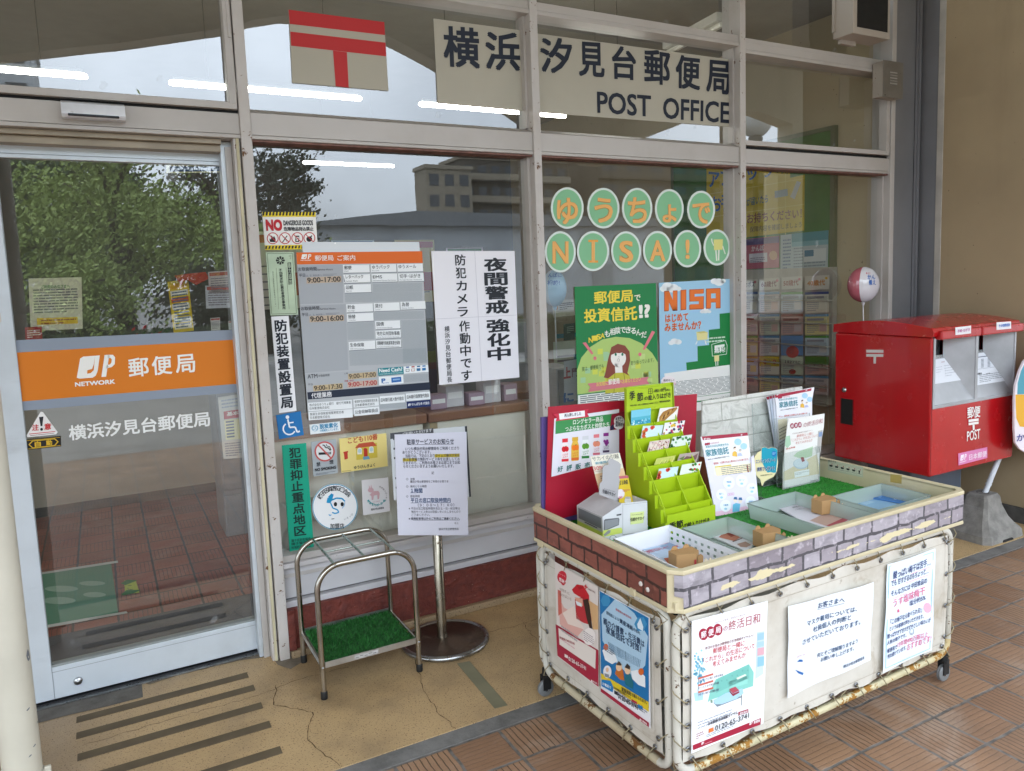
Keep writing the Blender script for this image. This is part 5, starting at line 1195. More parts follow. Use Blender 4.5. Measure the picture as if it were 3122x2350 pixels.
s.fine(.62+.0, .44, .9, .49, 2, '#c8e0cc')
s.q([(918, 1424), (1350, 1366), (1358, 1546), (960, 1600), (934, 1560)], '#eef0ee', 3); s.fine(.08, .755, .96, .885, 13, '#8b9496', 4); s.q([(894, 1610), (1373, 1548), (1374, 1640), (896, 1700)], '#e9ebe8', 2); s.t('三菱UFJアセットマネジメント', 1212, 1612, 1358, 1584, 22, '#5a5f64', .01); s.r(0, .925, 1, .935, '#17803f', 3)
tag(s.obj('savings_poster', fixn=False), 'sky blue poster with green stair blocks and orange block letters inside the glass', 'poster')
s = Sheet((YN, -.08), c6, [(900, 1445), (998, 1440), (998, 1515), (900, 1512)], '#f6eef0', .001, shape=[(948+48*math.cos(a*.262)*(1+.06*(a % 2)), 1478+36*math.sin(a*.262)*(1+.08*(a % 2))) for a in range(24)])
s.ct('自分らしく', 950, 1468, 70, 16, '#3a3a44', .02); s.ct('かわいいデザイン♪', 950, 1490, 90, 18, '#d0508a', .02)
tag(s.obj('cloud_sticker', fixn=False), 'small white cloud shaped sticker with pink lettering over the corner of the blue poster', 'sticker')
for (cn_, tx, col, lb_) in [([(258, 1345), (345, 1330), (350, 1600), (262, 1610)], 'とこ', '#c2484a', 'white upright card with red and blue characters showing left of the green poster')]:
    s = Sheet((YN, -.30), c6, cn_, '#cdd2d8'); s.ct('上', 278, 1420, 44, 78, '#b8444a', .05); s.ct('門', 330, 1415, 40, 60, '#8a5a6a', .03); s.ct('に', 288, 1580, 62, 70, '#2a6ab0', .05)
    tag(s.obj('window_card', fixn=False), lb_, 'card')
for (cn_, lb_) in [([(178, 950), (330, 930), (335, 1040), (190, 1056)], 'cream flyer with orange print behind the pale blue balloon'), ([(255, 1100), (330, 1090), (330, 1200), (258, 1208)], 'dark framed card behind the green poster edge')]:
    s = Sheet((YN, -.9), c6, cn_, '#c9c2ac' if 'cream' in lb_ else '#3a4a3c'); s.fine(.3, .15, .9, .6, 4, '#6a5a44' if 'cream' in lb_ else '#8a9a84')
    if 'cream' in lb_: s.t('オリジナルカレー', 230, 978, 325, 966, 20, '#4a4034', .02); s.circ(205, 990, 14, 16, '#c8863a', 2)
    tag(s.obj('window_flyer', fixn=False), lb_, 'flyer')
# ================================================================== umbrella stand
us = thing('umbrella_stand', 'bent chrome tube umbrella stand with a green turf tray on black feet', 'umbrella stand', (.246, -.24, 0))
ux0, ux1, uy0, uy1, uh = .045, .45, -.425, -.065, .545
def arch(y):
    P = [(ux0, y, .012)]; r = .10
    for k in range(9):
        a = math.pi/2*k/8; P.append((ux0+r-r*math.cos(a), y, uh-r+r*math.sin(a)))
    for k in range(9):
        a = math.pi/2*k/8; P.append((ux1-r+r*math.sin(a), y, uh-r+r*math.cos(a)))
    P.append((ux1, y, .012)); return P
for y in (uy0, uy1):
    m = MB(); m.tube(arch(y), .0115, CHROME, 14); m.obj('tube_frame', us)
def bar(p, q, r=.006, nm='cross_bar', mt=None):
    m = MB(); m.tube([p, q], r, mt or CHROME, 10); m.obj(nm, us)
GLB = brushed('cross_bar_chrome', '#a9b3ad', .25)
for x in (ux0+.075, (ux0+ux1)/2, ux1-.075): bar((x, uy0, uh), (x, uy1, uh), .0055, 'cross_bar', GLB)
bar((ux0+.075, (uy0+uy1)/2, uh-.004), (ux1-.075, (uy0+uy1)/2, uh-.004), .0045, 'cross_bar', GLB)
for x in (ux0, ux1): bar((x, uy0, .135), (x, uy1, .135), .007, 'side_rail')
for y in (uy0, uy1):
    for x in (ux0, ux1):
        m = MB(); m.lathe((x, y, 0), [(0, 0), (.0125, 0), (.0138, .004), (.0138, .03), (.0118, .034)], BLACK, 16); m.obj('rubber_foot', us)
    for (x, z) in ((ux0, .135), (ux1, .135), (ux0+.075, uh), (ux1-.075, uh)):
        if y == uy0:
            m = MB(); m.lathe((x, y, z), [(0, -.0155), (.004, -.0145), (.005, -.011)], STEEL, 10, 'y'); m.obj('rivet', us)
m = MB(); AL = brushed('aluminium_tray', '#c9c9c8', .35)
m.box(ux0+.012, ux1-.012, uy0-.004, uy0-.001, .128, .152, AL); m.box(ux0+.012, ux1-.012, uy1+.001, uy1+.004, .128, .152, AL); m.box(ux0+.01, ux1-.01, uy0-.002, uy1+.002, .130, .134, AL)
m.box(ux0+.13, ux0+.23, uy0-.0052, uy0-.004, .132, .148, ink('#b5b3b2'))
for k in range(5): m.box(ux0+.135+k*.018, ux0+.148+k*.018, uy0-.0058, uy0-.0052, .136+(k % 2)*.004, .139+(k % 2)*.004, ink('#6f6d6c'))
m.obj('tray', us)
def turf(mb, P00, ex, ey, nx, ny, n, h, mats, z):
    mb.add([P00, P00+ex*nx, P00+ex*nx+ey*ny, P00+ey*ny], [(0, 1, 2, 3)], mats[0])
    for i in range(n):
        p = P00+ex*(rnd.random()*nx)+ey*(rnd.random()*ny); a = rnd.uniform(0, 6.28); w = Vector((math.cos(a), math.sin(a), 0))*.0016*(1+h*30)
        t = Vector((rnd.gauss(0, .5)*h, rnd.gauss(0, .5)*h, h*rnd.uniform(.6, 1.1)))
        mb.add([p-w, p+w, p+t], [(0, 1, 2)], mats[rnd.randrange(len(mats))])
TG = [plain('turf_deep_green', '#164a1c', .7, var=.25, scale=20), plain('turf_mid_green', '#1f6426', .6), plain('turf_light_green', '#2c7a30', .6)]
m = MB(); turf(m, Vector((ux0+.012, uy0+.002, .137)), Vector((1, 0, 0)), Vector((0, 1, 0)), ux1-ux0-.024, uy1-uy0-.004, 9000, .014, TG, 0); m.obj('turf', us, fixn=False)

# ================================================================== sign stand with the parking notice
ss = thing('sign_stand', 'chrome pole sign stand with a rusty round weighted base', 'sign stand', (.65, -.22, 0))
cx, cy = .648, -.235
m = MB(); RB = brushed('rusty_base_plate', '#6f6156', .36, '#574336', .5)
m.lathe((cx, cy, 0), [(0, .022), (.05, .024), (.12, .022), (.165, .018), (.182, .016)], RB, 64); m.obj('base_plate', ss)
m = MB(); m.lathe((cx, cy, 0), [(.178, .0), (.196, .002), (.202, .010), (.198, .020), (.186, .024), (.180, .017)], STEEL, 64); m.obj('base_rim', ss)
m = MB(); m.lathe((cx-.008, cy+.02, 0), [(.025, .02), (.0225, .05), (.0225, .98), (0, .985)], brushed('pitted_chrome_pole', '#a79f90', .22, '#5f4a34', .56), 28); m.obj('pole', ss)
BP2 = (Vector((-.06, -1, .05)), Vector((-.06, -1, .05)).normalized().dot(Vector((.62, -.243, .75))))
s = Sheet(BP2, c5, [(733, 180), (1150, 140), (1172, 527), (755, 545)], '#c8ccd0', .006)
s.q([(733, 180), (968, 152), (970, 182), (734, 212)], '#4b4d52', 1); s.t('ご利用いただけます', 800, 196, 960, 172, 20, '#d8d8da', .01); s.q([(748, 208), (753, 208), (757, 216), (750, 218)], '#33343a', 2)
for v in (.22, .36, .66, .8): s.r(.03, v, .08, v+.03, '#3a3c42', 2)
s.q([(1140, 142), (1152, 140), (1174, 526), (1164, 528)], '#2c2e33', 2); s.obj('sign_board', ss, fixn=False)
NP = (BP2[0], BP2[1]+.006)
s = Sheet(NP, c5, [(757, 187), (1150, 172), (1160, 737), (777, 737)], '#d5d5e2', .0015)
K = '#3b3d4e'
s.t('駐車サービスのお知らせ', 824, 242, 1080, 238, 30, K, .018); s.line([(824, 243), (1080, 239)], 2, K)
for (tx, x0, y0, x1, y1) in [('いつも横浜汐見台郵便局をご利用くださり', 815, 274, 1108, 270), ('ありがとうございます。', 800, 293, 955, 291), ('当局では、下記のとおりタイムズ横浜汐見台', 816, 313, 1111, 309), ('第２駐車場の無料サービス券をお渡ししてお', 803, 332, 1113, 329), ('りますので、ご利用のお客さまは窓口までお知', 804, 351, 1113, 348), ('らせくださいますようお願いいたします。', 805, 370, 1080, 367)]: s.t(tx, x0, y0, x1, y1, 19, K, .006)
s.q([(976, 294), (1111, 291), (1112, 309), (977, 312)], '#c9b42a', 2); s.q([(801, 317), (878, 316), (879, 333), (802, 334)], '#c9b42a', 2)
s.ct('記', 965, 396, 14, 16, K)
for (y, tx, sz) in [(430, '対象', 14), (470, '無料となる時間', 14), (524, '取扱時間', 14)]: s.ct('◇', 825, y, 14, 14, K); s.t(tx, 843, y+7, 843+len(tx)*12.5, y+6, sz, K)
s.t('横浜汐見台郵便局をご利用のお客さま', 842, 451, 1050, 449, 14, K); s.t('１時間', 846, 504, 908, 503, 24, '#33507a', .02); s.line([(844, 505), (910, 504)], 2, '#33507a'); s.t('平日の窓口取扱時間内', 845, 558, 1062, 556, 25, '#33507a', .015); s.line([(845, 560), (1062, 558)], 2, '#33507a'); s.t('（９：００～１７：００）', 884, 581, 1082, 579, 18, '#4a4c64', .01)
for (tx, x0, y, x1) in [('※ 平日の窓口取扱時間外及び土・日・祝日等は', 834, 598, 1113), ('無料サービス券のお取扱いをいたしませんので', 848, 616, 1117), ('ご了承ください。', 849, 633, 950), ('※ 提携駐車場以外のご利用はご遠慮ください。', 834, 653, 1112)]: s.t(tx, x0, y, x1, y-1, 15, K, .012 if '提携' in tx else 0)
s.line([(858, 655), (1112, 654)], 1.5, K); s.t('以上', 1084, 676, 1106, 676, 13, K); s.t('横浜汐見台郵便局長', 997, 710, 1107, 709, 14, K)
tag(s.obj('parking_notice', fixn=False), 'white printed parking notice in a clear sleeve hung on the sign stand', 'notice')

# ================================================================== mailbox
def redpaint():
    t = NT('glossy_red_enamel'); x, y, z = t.xyz()
    c = t.mix(t.ramp(t.noise(1.6, 5, .6), .3, .75), lin('#b81018'), lin('#a30d15'))
    st = t.noise(6, 5, .6, vec=t.comb(x, y, t.ma('MULTIPLY', z, .15)))
    c = t.mix(t.ma('MULTIPLY', t.ramp(st, .5, .8), .25), c, lin('#c2403c'))
    c = t.mix(t.ma('MULTIPLY', t.ramp(t.noise(70, 4, .6, vec=t.comb(t.ma('MULTIPLY', x, .3), t.ma('MULTIPLY', y, .3), z)), .70, .74), .45), c, lin('#d98a84'))
    t.bump(t.noise(18, 3), .03, .01)
    return t.fin(c, t.ma('ADD', .14, t.ma('MULTIPLY', t.noise(9, 5), .22)), 0, .5, Coat_Weight=.3)
REDP = redpaint(); REDD = plain('red_seam', '#5a0a0e', .5)
MGREY = plain('mailbox_grey', '#a7a9ad', .4, .15)
c8b = (2500, 900, 2.775)
X0, X1, Y0, Y1, Z0, Z1 = 3.285, 4.09, -.85, -.205, .488, 1.262
mb_ = thing('mailbox', 'red double slot mailbox with a grey panel and white post mark', 'mailbox', ((X0+X1)/2, (Y0+Y1)/2, 0))
m = MB()
m.box(X0, X0+.03, Y0, Y1, Z0, Z1, REDP, ch=.012); m.box(X1-.03, X1, Y0, Y1, Z0, Z1, REDP, ch=.012); m.box(X0+.02, X1-.02, Y1-.03, Y1, Z0, Z1, REDP)
m.box(X0+.012, X1-.012, Y0+.002, Y0+.05, Z0+.002, .868, REDP, ch=.004); m.box(X0+.02, X1-.02, Y0+.03, Y1-.02, Z0+.002, Z0+.03, REDP)
m.box(X0+.0085, X0+.0105, Y0-.0002, Y0+.02, Z0, Z1, REDD)
m.obj('body', mb_)
m = MB(); prof = [(Y0-.008, 1.264), (Y0-.012, 1.29), (Y0-.002, 1.312)]
for k in range(1, 14):
    f = k/14; prof.append((Y0+f*(Y1-Y0), 1.312+.032*math.sin(math.pi*f)))
prof += [(Y1+.004, 1.312), (Y1+.006, 1.264)]
m.prism([(X0-.008, y, z) for y, z in prof], (X1-X0+.016, 0, 0), REDP); m.obj('lid', mb_, bevel=.008)
XM = 3.69
for (a, b_) in ((X0+.03, XM-.012), (XM-.004, X1+.006)):
    m = MB(); m.box(a, b_, Y0-.035, Y0+.01, 1.248, 1.297, REDP, ch=.008); m.obj('slot_visor', mb_)
m = MB(); zb, zt = .868, 1.255
m.box(X0+.012, X0+.028, Y0-.004, Y0+.05, zb, zt, MGREY, ch=.002); m.box(X1-.03, X1-.014, Y0-.004, Y0+.05, zb, zt, MGREY, ch=.002); m.box(XM-.012, XM+.012, Y0-.004, Y0+.12, zb, zt, MGREY, ch=.002)
m.box(X0+.012, X1-.014, Y0-.005, Y0+.05, zb, zb+.018, MGREY, ch=.002)
SLOT = plain('slot_shadow_metal', '#4a4c50', .35, .6)
for (a, b_) in ((X0+.028, XM-.012), (XM+.012, X1-.03)):
    q = a+(b_-a)*.64
    m.add([(a, Y0+.002, zb+.018), (b_, Y0+.002, zb+.018), (q, Y0+.11, 1.125), (a, Y0+.11, 1.125)], [(0, 1, 2, 3)], MGREY)
    m.add([(b_, Y0+.002, zb+.018), (b_, Y0+.002, zt), (q, Y0+.11, zt), (q, Y0+.11, 1.125)], [(0, 1, 2, 3)], MGREY)
    m.add([(a, Y0+.11, 1.125), (q, Y0+.11, 1.125), (q, Y0+.112, 1.142), (a, Y0+.112, 1.142)], [(0, 1, 2, 3)], STEEL)
    m.add([(a, Y0+.13, 1.13), (q, Y0+.13, 1.13), (q, Y0+.13, zt), (a, Y0+.13, zt)], [(0, 1, 2, 3)], SLOT)
    m.add([(q-.06, Y0+.125, 1.142), (q-.008, Y0+.125, 1.215), (q, Y0+.125, 1.215), (q-.05, Y0+.125, 1.142)], [(0, 1, 2, 3)], DARK)
m.obj('slot_panel', mb_, fixn=False)
m = MB(); m.box(3.45, 3.95, -.62, -.32, 0, Z0, plain('pedestal_blue_grey', '#48505c', .5), ch=.01); m.obj('pedestal', mb_)
MFP = (YN, -Y0+.0015); MLP = (XN, -X0+.0015)
s = Sheet(MLP, c8b, [(390, 459), (537, 461), (536, 578), (391, 576)], '#d6d2d0', .0002, shape=[(391, 460), (537, 462), (537, 486), (391, 484)])
s.q([(391, 496), (536, 498), (535, 521), (391, 519)], '#d6d2d0', 0); s.q([(453, 519), (475, 520), (473, 578), (452, 577)], '#d6d2d0', .2); s.obj('post_mark', mb_, fixn=False)
m = MB(); p = at(2500+205/2.775, 900+800/2.775, XN, -X0); m.lathe(p, [(0, -.012), (.006, -.012), (.008, -.008), (.014, -.006), (.016, .001)], STEEL, 20, 'x'); m.box(p.x-.0135, p.x-.012, p.y-.002, p.y+.002, p.z-.007, p.z+.007, DARK); m.obj('lock', mb_)
a = at(2500+182/2.775, 900+870/2.775, XN, -X0); b_ = at(2500+275/2.775, 900+1100/2.775, XN, -X0)
m = MB(); m.box(X0-.0015, X0-.0005, b_.y, a.y, b_.z, a.z, DARK); m.box(X0-.003, X0+.0, a.y, a.y+.004, b_.z, a.z, REDD); m.box(X0-.003, X0, b_.y-.004, b_.y, b_.z, a.z, REDD); m.obj('handle_recess', mb_)
WH = '#ece8e6'
s = Sheet(MFP, c8b, [(1240, 925), (1360, 925), (1355, 1235), (1240, 1235)], WH, .0002, shape=[(1240, 1236), (1240.4, 1236), (1240.4, 1236.4)])
s.t('郵便', 1246, 1045, 1355, 1030, 98, WH, .02, 1, True); s.q([(1257, 1052), (1342, 1040), (1342, 1062), (1257, 1074)], WH, .5); s.q([(1257, 1080), (1342, 1068), (1341, 1088), (1257, 1100)], WH, .5); s.q([(1290, 1096), (1308, 1094), (1308, 1138), (1293, 1141)], WH, .6); s.t('POST', 1243, 1236, 1354, 1211, 84, WH, .012, 1, True)
s.obj('front_lettering', mb_, fixn=False)
s = Sheet(MFP, c8b, [(1170, 1338), (1415, 1284), (1416, 1376), (1172, 1440)], '#d982b4', .0008)
jp(s, 1184, 1402, 58, 48, '#f6eaf2', 2, 'POST'); s.t('日本郵便', 1260, 1396, 1408, 1362, 50, '#f6eaf2', .01)
tag(s.obj('pink_sticker', fixn=False), 'pink sticker with a white logo low on the front of the red mailbox', 'sticker')
for (cn_, tx, col, lb_) in [([(1146, 272), (1278, 256), (1278, 322), (1146, 337)], '手紙･はがき', '#b03a8a', 'white slot label with purple lettering over the left slot of the mailbox'), ([(1494, 228), (1617, 221), (1617, 282), (1494, 293)], 'その他郵便物', '#2a6ac0', 'white slot label with blue lettering over the right slot of the mailbox')]:
    s = Sheet((YN, -Y0+.0375), c8b, cn_, '#e8e6ea', .001); s.t(tx, cn_[3][0]+16, cn_[3][1]-20, cn_[2][0]-14, cn_[2][1]-20, 27, col, .02)
    tag(s.obj('slot_label', fixn=False), lb_, 'label', 'labels over the mailbox slots')
# collection time cards lying on the sloped plates
for (a, b_, lb_, k) in ((X0+.028, XM-.012, 'blank looking white card on the left slot plate of the mailbox', 0), (XM+.012, X1-.03, 'white collection time table card on the right slot plate of the mailbox', 1)):
    A0, B0, D0 = Vector((a, Y0+.002, zb+.018)), Vector((b_, Y0+.002, zb+.018)), Vector((a, Y0+.11, 1.125)); n = (B0-A0).cross(D0-A0).normalized()
    if n.y > 0: n = -n
    cn_ = [(962, 545), (1128, 520), (1208, 715), (962, 752)] if k == 0 else [(1320, 492), (1525, 466), (1577, 722), (1318, 763)]
    s = Sheet((n, n.dot(A0)+.004), c8b, cn_, '#dfe3ea', .0015)
    if k == 0:
        s.fine(.36, .1, .55, .2, 1, '#b8a8b0'); s.line([(1058, 590), (1062, 690)], 1.5, '#b8bcc6'); s.fine(.1, .3, .36, .6, 3, '#a5a9b4', 2, .2); s.fine(.44, .28, .85, .8, 5, '#a5a9b4', 2, .2)
    else:
        s.line([(1320, 628), (1556, 596)], 3, '#9aa0aa'); s.q([(1336, 520), (1510, 498), (1512, 506), (1337, 528)], '#7a808c', 2)
        for i in range(3):
            for j in range(7): x = 1362+i*55; y = 540+j*11-i*7; s.q([(x, y), (x+22, y-3), (x+22, y+2), (x, y+5)], '#6a707c', 2); s.line([(x-14, y+8), (x+40, y+1)], 1, '#aab0ba', 1)
        s.t('集配先', 1328, 676, 1368, 671, 18, '#30343c', .02); s.fine(.12, .68, .9, .95, 5, '#70757f', 2, .3); s.fine(.35, .66, .5, .7, 1, '#30343c')
    tag(s.obj('slot_card', fixn=False), lb_, 'card')

# ================================================================== concrete foot with the slanted pole and its signboard
bs = thing('banner_stand', 'weathered concrete foot holding a slanted white pole beside the mailbox', 'banner stand', (4.0, -.72, -.02))
CF = concrete('weathered_concrete', '#908d88', '#6e6b67', .9, 12)
m = MB(); cx, cy = 3.985, -.735
lv = [(-.03, .20, .165), (.045, .19, .155), (.07, .165, .13), (.12, .125, .10), (.19, .09, .078), (.245, .078, .07), (.26, .066, .06)]
vs = []; fs = []
for (z, hx, hy) in lv:
    c_ = .22*min(hx, hy)
    vs += [(cx+x, cy+y, z) for x, y in ((-hx+c_, -hy), (hx-c_, -hy), (hx, -hy+c_), (hx, hy-c_), (hx-c_, hy), (-hx+c_, hy), (-hx, hy-c_), (-hx, -hy+c_))]
for i in range(len(lv)-1): fs += [(i*8+k, i*8+(k+1) % 8, (i+1)*8+(k+1) % 8, (i+1)*8+k) for k in range(8)]
fs += [tuple(range(7, -1, -1)), tuple(range((len(lv)-1)*8, len(lv)*8))]
m.add(vs, fs, CF)
m.prism([(cx-.07, cy-.168, -.031), (cx+.07, cy-.168, -.031), (cx+.045, cy-.166, .012), (cx-.045, cy-.166, .012)], (0, .02, 0), DARK)
m.lathe((cx, cy, .255), [(0, .0), (.028, .0), (.03, .006), (.036, .006), (.036, -.01)], DARK, 20); m.obj('concrete_foot', bs, bevel=.008)
m = MB(); WP = plain('white_pole_paint', '#d4d8de', .35)
p0, p1 = Vector((cx-.0, cy, .22)), Vector((4.36, -.80, .95))
m.tube([p0, p0.lerp(p1, .9)], .0155, WP, 16); m.tube([p0.lerp(p1, .11), p0.lerp(p1, .125)], .018, WP, 16); m.tube([p0.lerp(p1, .14), p0.lerp(p1, .15)], .0175, WP, 16); m.obj('pole', bs)
s = Sheet((YN, .93), c8b, [(1660, 560), (2050, 480), (2050, 1240), (1650, 1330)], '#e8dfe6', .012, shape=[(1646, 880), (1655, 760), (1690, 640), (1726, 560), (1790, 500), (1900, 470), (2010, 500), (2050, 620), (2050, 1240), (1900, 1330), (1760, 1345), (1690, 1300), (1655, 1250), (1645, 1130)])
s.q([(1668, 838), (1672, 740), (1700, 640), (1740, 560), (1800, 520), (1900, 500), (2010, 520), (2045, 640), (2045, 830)], '#4a98ac', 1); s.q([(1652, 840), (2046, 832), (2046, 1040), (1800, 1120), (1690, 1110), (1660, 1040)], '#e2a92c', 1.5); s.t('かんぽ生命', 1662, 1240, 2030, 1196, 66, '#3a3a8a', .02)
s.obj('sign_board', bs, fixn=False)
# ================================================================== display wagon
WO = Vector((.797, -1.722, 0)); wa = rad(1.2)
WX = Vector((math.cos(wa), math.sin(wa), 0)); WY = Vector((-math.sin(wa), math.cos(wa), 0))
WM = Matrix.Translation(WO) @ Matrix.Rotation(wa, 4, 'Z')
def Lw(x, y, z): return WO + WX*x + WY*y + Vector((0, 0, z))
WL, WD = 1.485, .862
ZT, ZB = .776, .648      # rim top, fascia bottom
wg = thing('display_wagon', 'white tube framed display wagon with brick pattern tray and laced canvas sides', 'display wagon', Lw(WL/2, WD/2, 0))
CREAM = chipped('cream_tray_plastic', '#cfc3a2', '#8a7350', .5, 18, .68, '#9a8a66', .4)
def brickprint(name, axis, b1, b2, mortar, peel):
    t = NT(name); x, y, z = t.xyz(); u = x if axis == 'x' else y
    zz = t.ma('ADD', z, t.ma('MULTIPLY', t.ma('SUBTRACT', t.noise(9, 3), .5), .026)); uu = t.ma('ADD', u, t.ma('MULTIPLY', t.ma('SUBTRACT', t.noise(12, 3), .5), .014))
    b = t.new('ShaderNodeTexBrick'); t.l.new(t.comb(uu, zz, 0.0), b.inputs['Vector'])
    for k, v in (('Scale', 1.0), ('Mortar Size', .0055), ('Mortar Smooth', .15), ('Bias', 0.0), ('Brick Width', .15), ('Row Height', .058)): b.inputs[k].default_value = v
    b.inputs['Color1'].default_value = lin(b1)+(1,); b.inputs['Color2'].default_value = lin(b2)+(1,); b.inputs['Mortar'].default_value = lin(mortar)+(1,)
    b.offset = .42; b.squash = .55; b.squash_frequency = 2
    n = t.noise(24, 6, .65, vec=t.comb(t.ma('MULTIPLY', u, .35), 0.0, z))
    c = t.mix(t.ma('MULTIPLY', t.ramp(n, .42, .75), .55), b.outputs['Color'], lin(mortar))
    c = t.mix(t.ma('MULTIPLY', t.ramp(t.noise(40, 5), .55, .72), .5), c, lin('#d9d0da' if axis == 'x' else '#a2665a'))
    if peel:
        pz = t.ma('SUBTRACT', t.noise(7, 5, .6, vec=t.comb(u, 0.0, t.ma('MULTIPLY', z, 2.5))), t.ma('MULTIPLY', t.ma('ABSOLUTE', t.ma('SUBTRACT', z, .031)), 9.0))
        c = t.mix(t.ramp(pz, .485, .495), c, lin('#d8cca6'))
    return t.fin(c, .4, 0, .4)
BRF = brickprint('grey_violet_brick_print', 'x', '#aea8b0', '#8b828a', '#504e54', True)
BRL = brickprint('red_brick_print', 'y', '#95594d', '#7b463d', '#432e2a', False)
T = .02
m = MB()
ch = .035
outer = [(ch, 0), (WL-ch, 0), (WL, ch), (WL, WD-ch), (WL-ch, WD), (ch, WD), (0, WD-ch), (0, ch)]
inner = [(ch+.008, T), (WL-ch-.008, T), (WL-T, ch+.008), (WL-T, WD-ch-.008), (WL-ch-.008, WD-T), (ch+.008, WD-T), (T, WD-ch-.008), (T, ch+.008)]
def ring(m, o, i, z0, z1, mat):
    n = len(o); vs = [Lw(x, y, z0) for x, y in o]+[Lw(x, y, z1) for x, y in o]+[Lw(x, y, z1) for x, y in i]+[Lw(x, y, z0) for x, y in i]
    fs = []
    for k in range(n):
        j = (k+1) % n
        fs += [(k, j, n+j, n+k), (n+k, n+j, 2*n+j, 2*n+k), (2*n+k, 2*n+j, 3*n+j, 3*n+k), (3*n+k, 3*n+j, j, k)]
    m.add(vs, fs, mat)
ring(m, outer, inner, ZB, ZT, CREAM)
o2 = [(x+(.004 if x > WL/2 else -.004), y+(.004 if y > WD/2 else -.004)) for x, y in outer]
ring(m, o2, inner, ZT-.012, ZT+.002, CREAM); ring(m, o2, inner, ZB-.004, ZB+.010, CREAM)
m.box(.01, WL-.01, .01, WD-.01, ZB+.002, ZB+.03, CREAM, WM)
tr = m.obj('tray', wg, bevel=.003)
m = MB(); m.add([Lw(ch-.004, -.0025, ZB+.011), Lw(WL-ch+.004, -.0025, ZB+.011), Lw(WL-ch+.004, -.0025, ZT-.013), Lw(ch-.004, -.0025, ZT-.013)], [(0, 1, 2, 3)], BRF)
m.add([Lw(WL-ch+.004, -.0025, ZB+.011), Lw(WL+.0025, ch-.004, ZB+.011), Lw(WL+.0025, ch-.004, ZT-.013), Lw(WL-ch+.004, -.0025, ZT-.013)], [(0, 1, 2, 3)], BRF)
m.add([Lw(ch-.004, -.0025, ZB+.045), Lw(.012, ch-.018, ZB+.05), Lw(.012, ch-.018, ZT-.013), Lw(ch-.004, -.0025, ZT-.013)], [(0, 1, 2, 3)], BRF); m.obj('front_fascia', tr, fixn=False)
m = MB(); m.add([Lw(-.0025, ch, ZB+.011), Lw(-.0025, ch, ZT-.013), Lw(-.0025, WD-ch, ZT-.013), Lw(-.0025, WD-ch, ZB+.011)], [(0, 1, 2, 3)], BRL); m.obj('side_fascia', tr, fixn=False)
m = MB(); m.box(-.010, .0, .185, .215, ZB-.006, ZB+.016, CREAM, WM, ch=.003); m.box(-.006, .0, WD-.10, WD-.06, ZB-.014, ZB+.012, CREAM, WM, ch=.003)
for (y, z) in ((.16, ZB+.045), (.125, ZB+.038)): m.lathe(Lw(-.004, y, z), [(0, -.003), (.007, -.002), (.0085, .002)], ink('#d9d3cd'), 10, 'x')
m.obj('clip', wg)
ZF = .690
TG2 = [plain('mat_green', '#2a8a2c', .75, var=.2, scale=30), plain('mat_bright_green', '#3da83a', .7), plain('mat_dark_green', '#1f6f24', .7)]
m = MB(); turf(m, Lw(T, T, ZF), WX, WY, WL-2*T, WD-2*T, 16000, .006, TG2, 0); m.obj('turf', wg, fixn=False)
# frames
WT = chipped('wagon_white_tube', '#c9c6bc', '#5f4630', .45, 24, .60, '#8d8064', .4); WTR = chipped('wagon_rusty_tube', '#c8bf9c', '#9a6d2c', .55, 20, .52, '#b08a3c', .6)
def rrect(a, b, z0, z1, r, f):
    P = []
    for (cx_, cz, s0) in ((b-r, z1-r, 0), (a+r, z1-r, 90), (a+r, z0+r, 180), (b-r, z0+r, 270)):
        for k in range(7):
            an = rad(s0+15*k); P.append(f(cx_+r*math.cos(an), cz+r*math.sin(an)))
    return P
fx0, fx1, fz0, fz1, tr_ = .022, 1.415, .118, .632, .0135
def fr_tube(P, nm='tube_frame', parent=wg):
    m = MB(); m.tube(P, tr_, WT, 14, closed=True); return m.obj(nm, parent)
fr_tube(rrect(fx0, fx1, fz0, fz1, .06, lambda u, z: Lw(u, .026, z)))
fr_tube(rrect(fx0, fx1, fz0, fz1, .06, lambda u, z: Lw(u, .836, z)))
m = MB(); m.tube([Lw(fx0+.07, .026, fz0-.0006), Lw(fx1-.07, .026, fz0-.0006)], tr_+.0008, WTR, 14); m.tube(rrect(fx0, fx1, fz0, fz1, .06, lambda u, z: Lw(u, .026, z-.0004))[20:], tr_+.0006, WTR, 14); m.obj('bottom_rail', wg)
sy0, sy1 = .058, .806
fr_tube(rrect(sy0, sy1, fz0, fz1, .05, lambda u, z: Lw(fx0-.004, u, z))); fr_tube(rrect(sy0, sy1, fz0, fz1, .05, lambda u, z: Lw(fx1+.004, u, z)))
m = MB(); m.tube([Lw(fx0-.004, sy0+.05, fz0-.0005), Lw(fx0-.004, sy1-.05, fz0-.0005)], tr_+.0008, chipped('wagon_side_rusty_tube', '#bdb296', '#6f4a22', .55, 16, .54, '#8a6a3a', .6), 14); m.obj('bottom_rail', wg)
m = MB(); m.box(.03, 1.40, .04, .82, fz0+.02, fz0+.03, plain('wagon_shelf', '#8d8a80', .6), WM); m.box(.05, 1.39, .06, .80, fz1-.02, ZB+.004, DARK, WM); m.obj('shelf', wg)
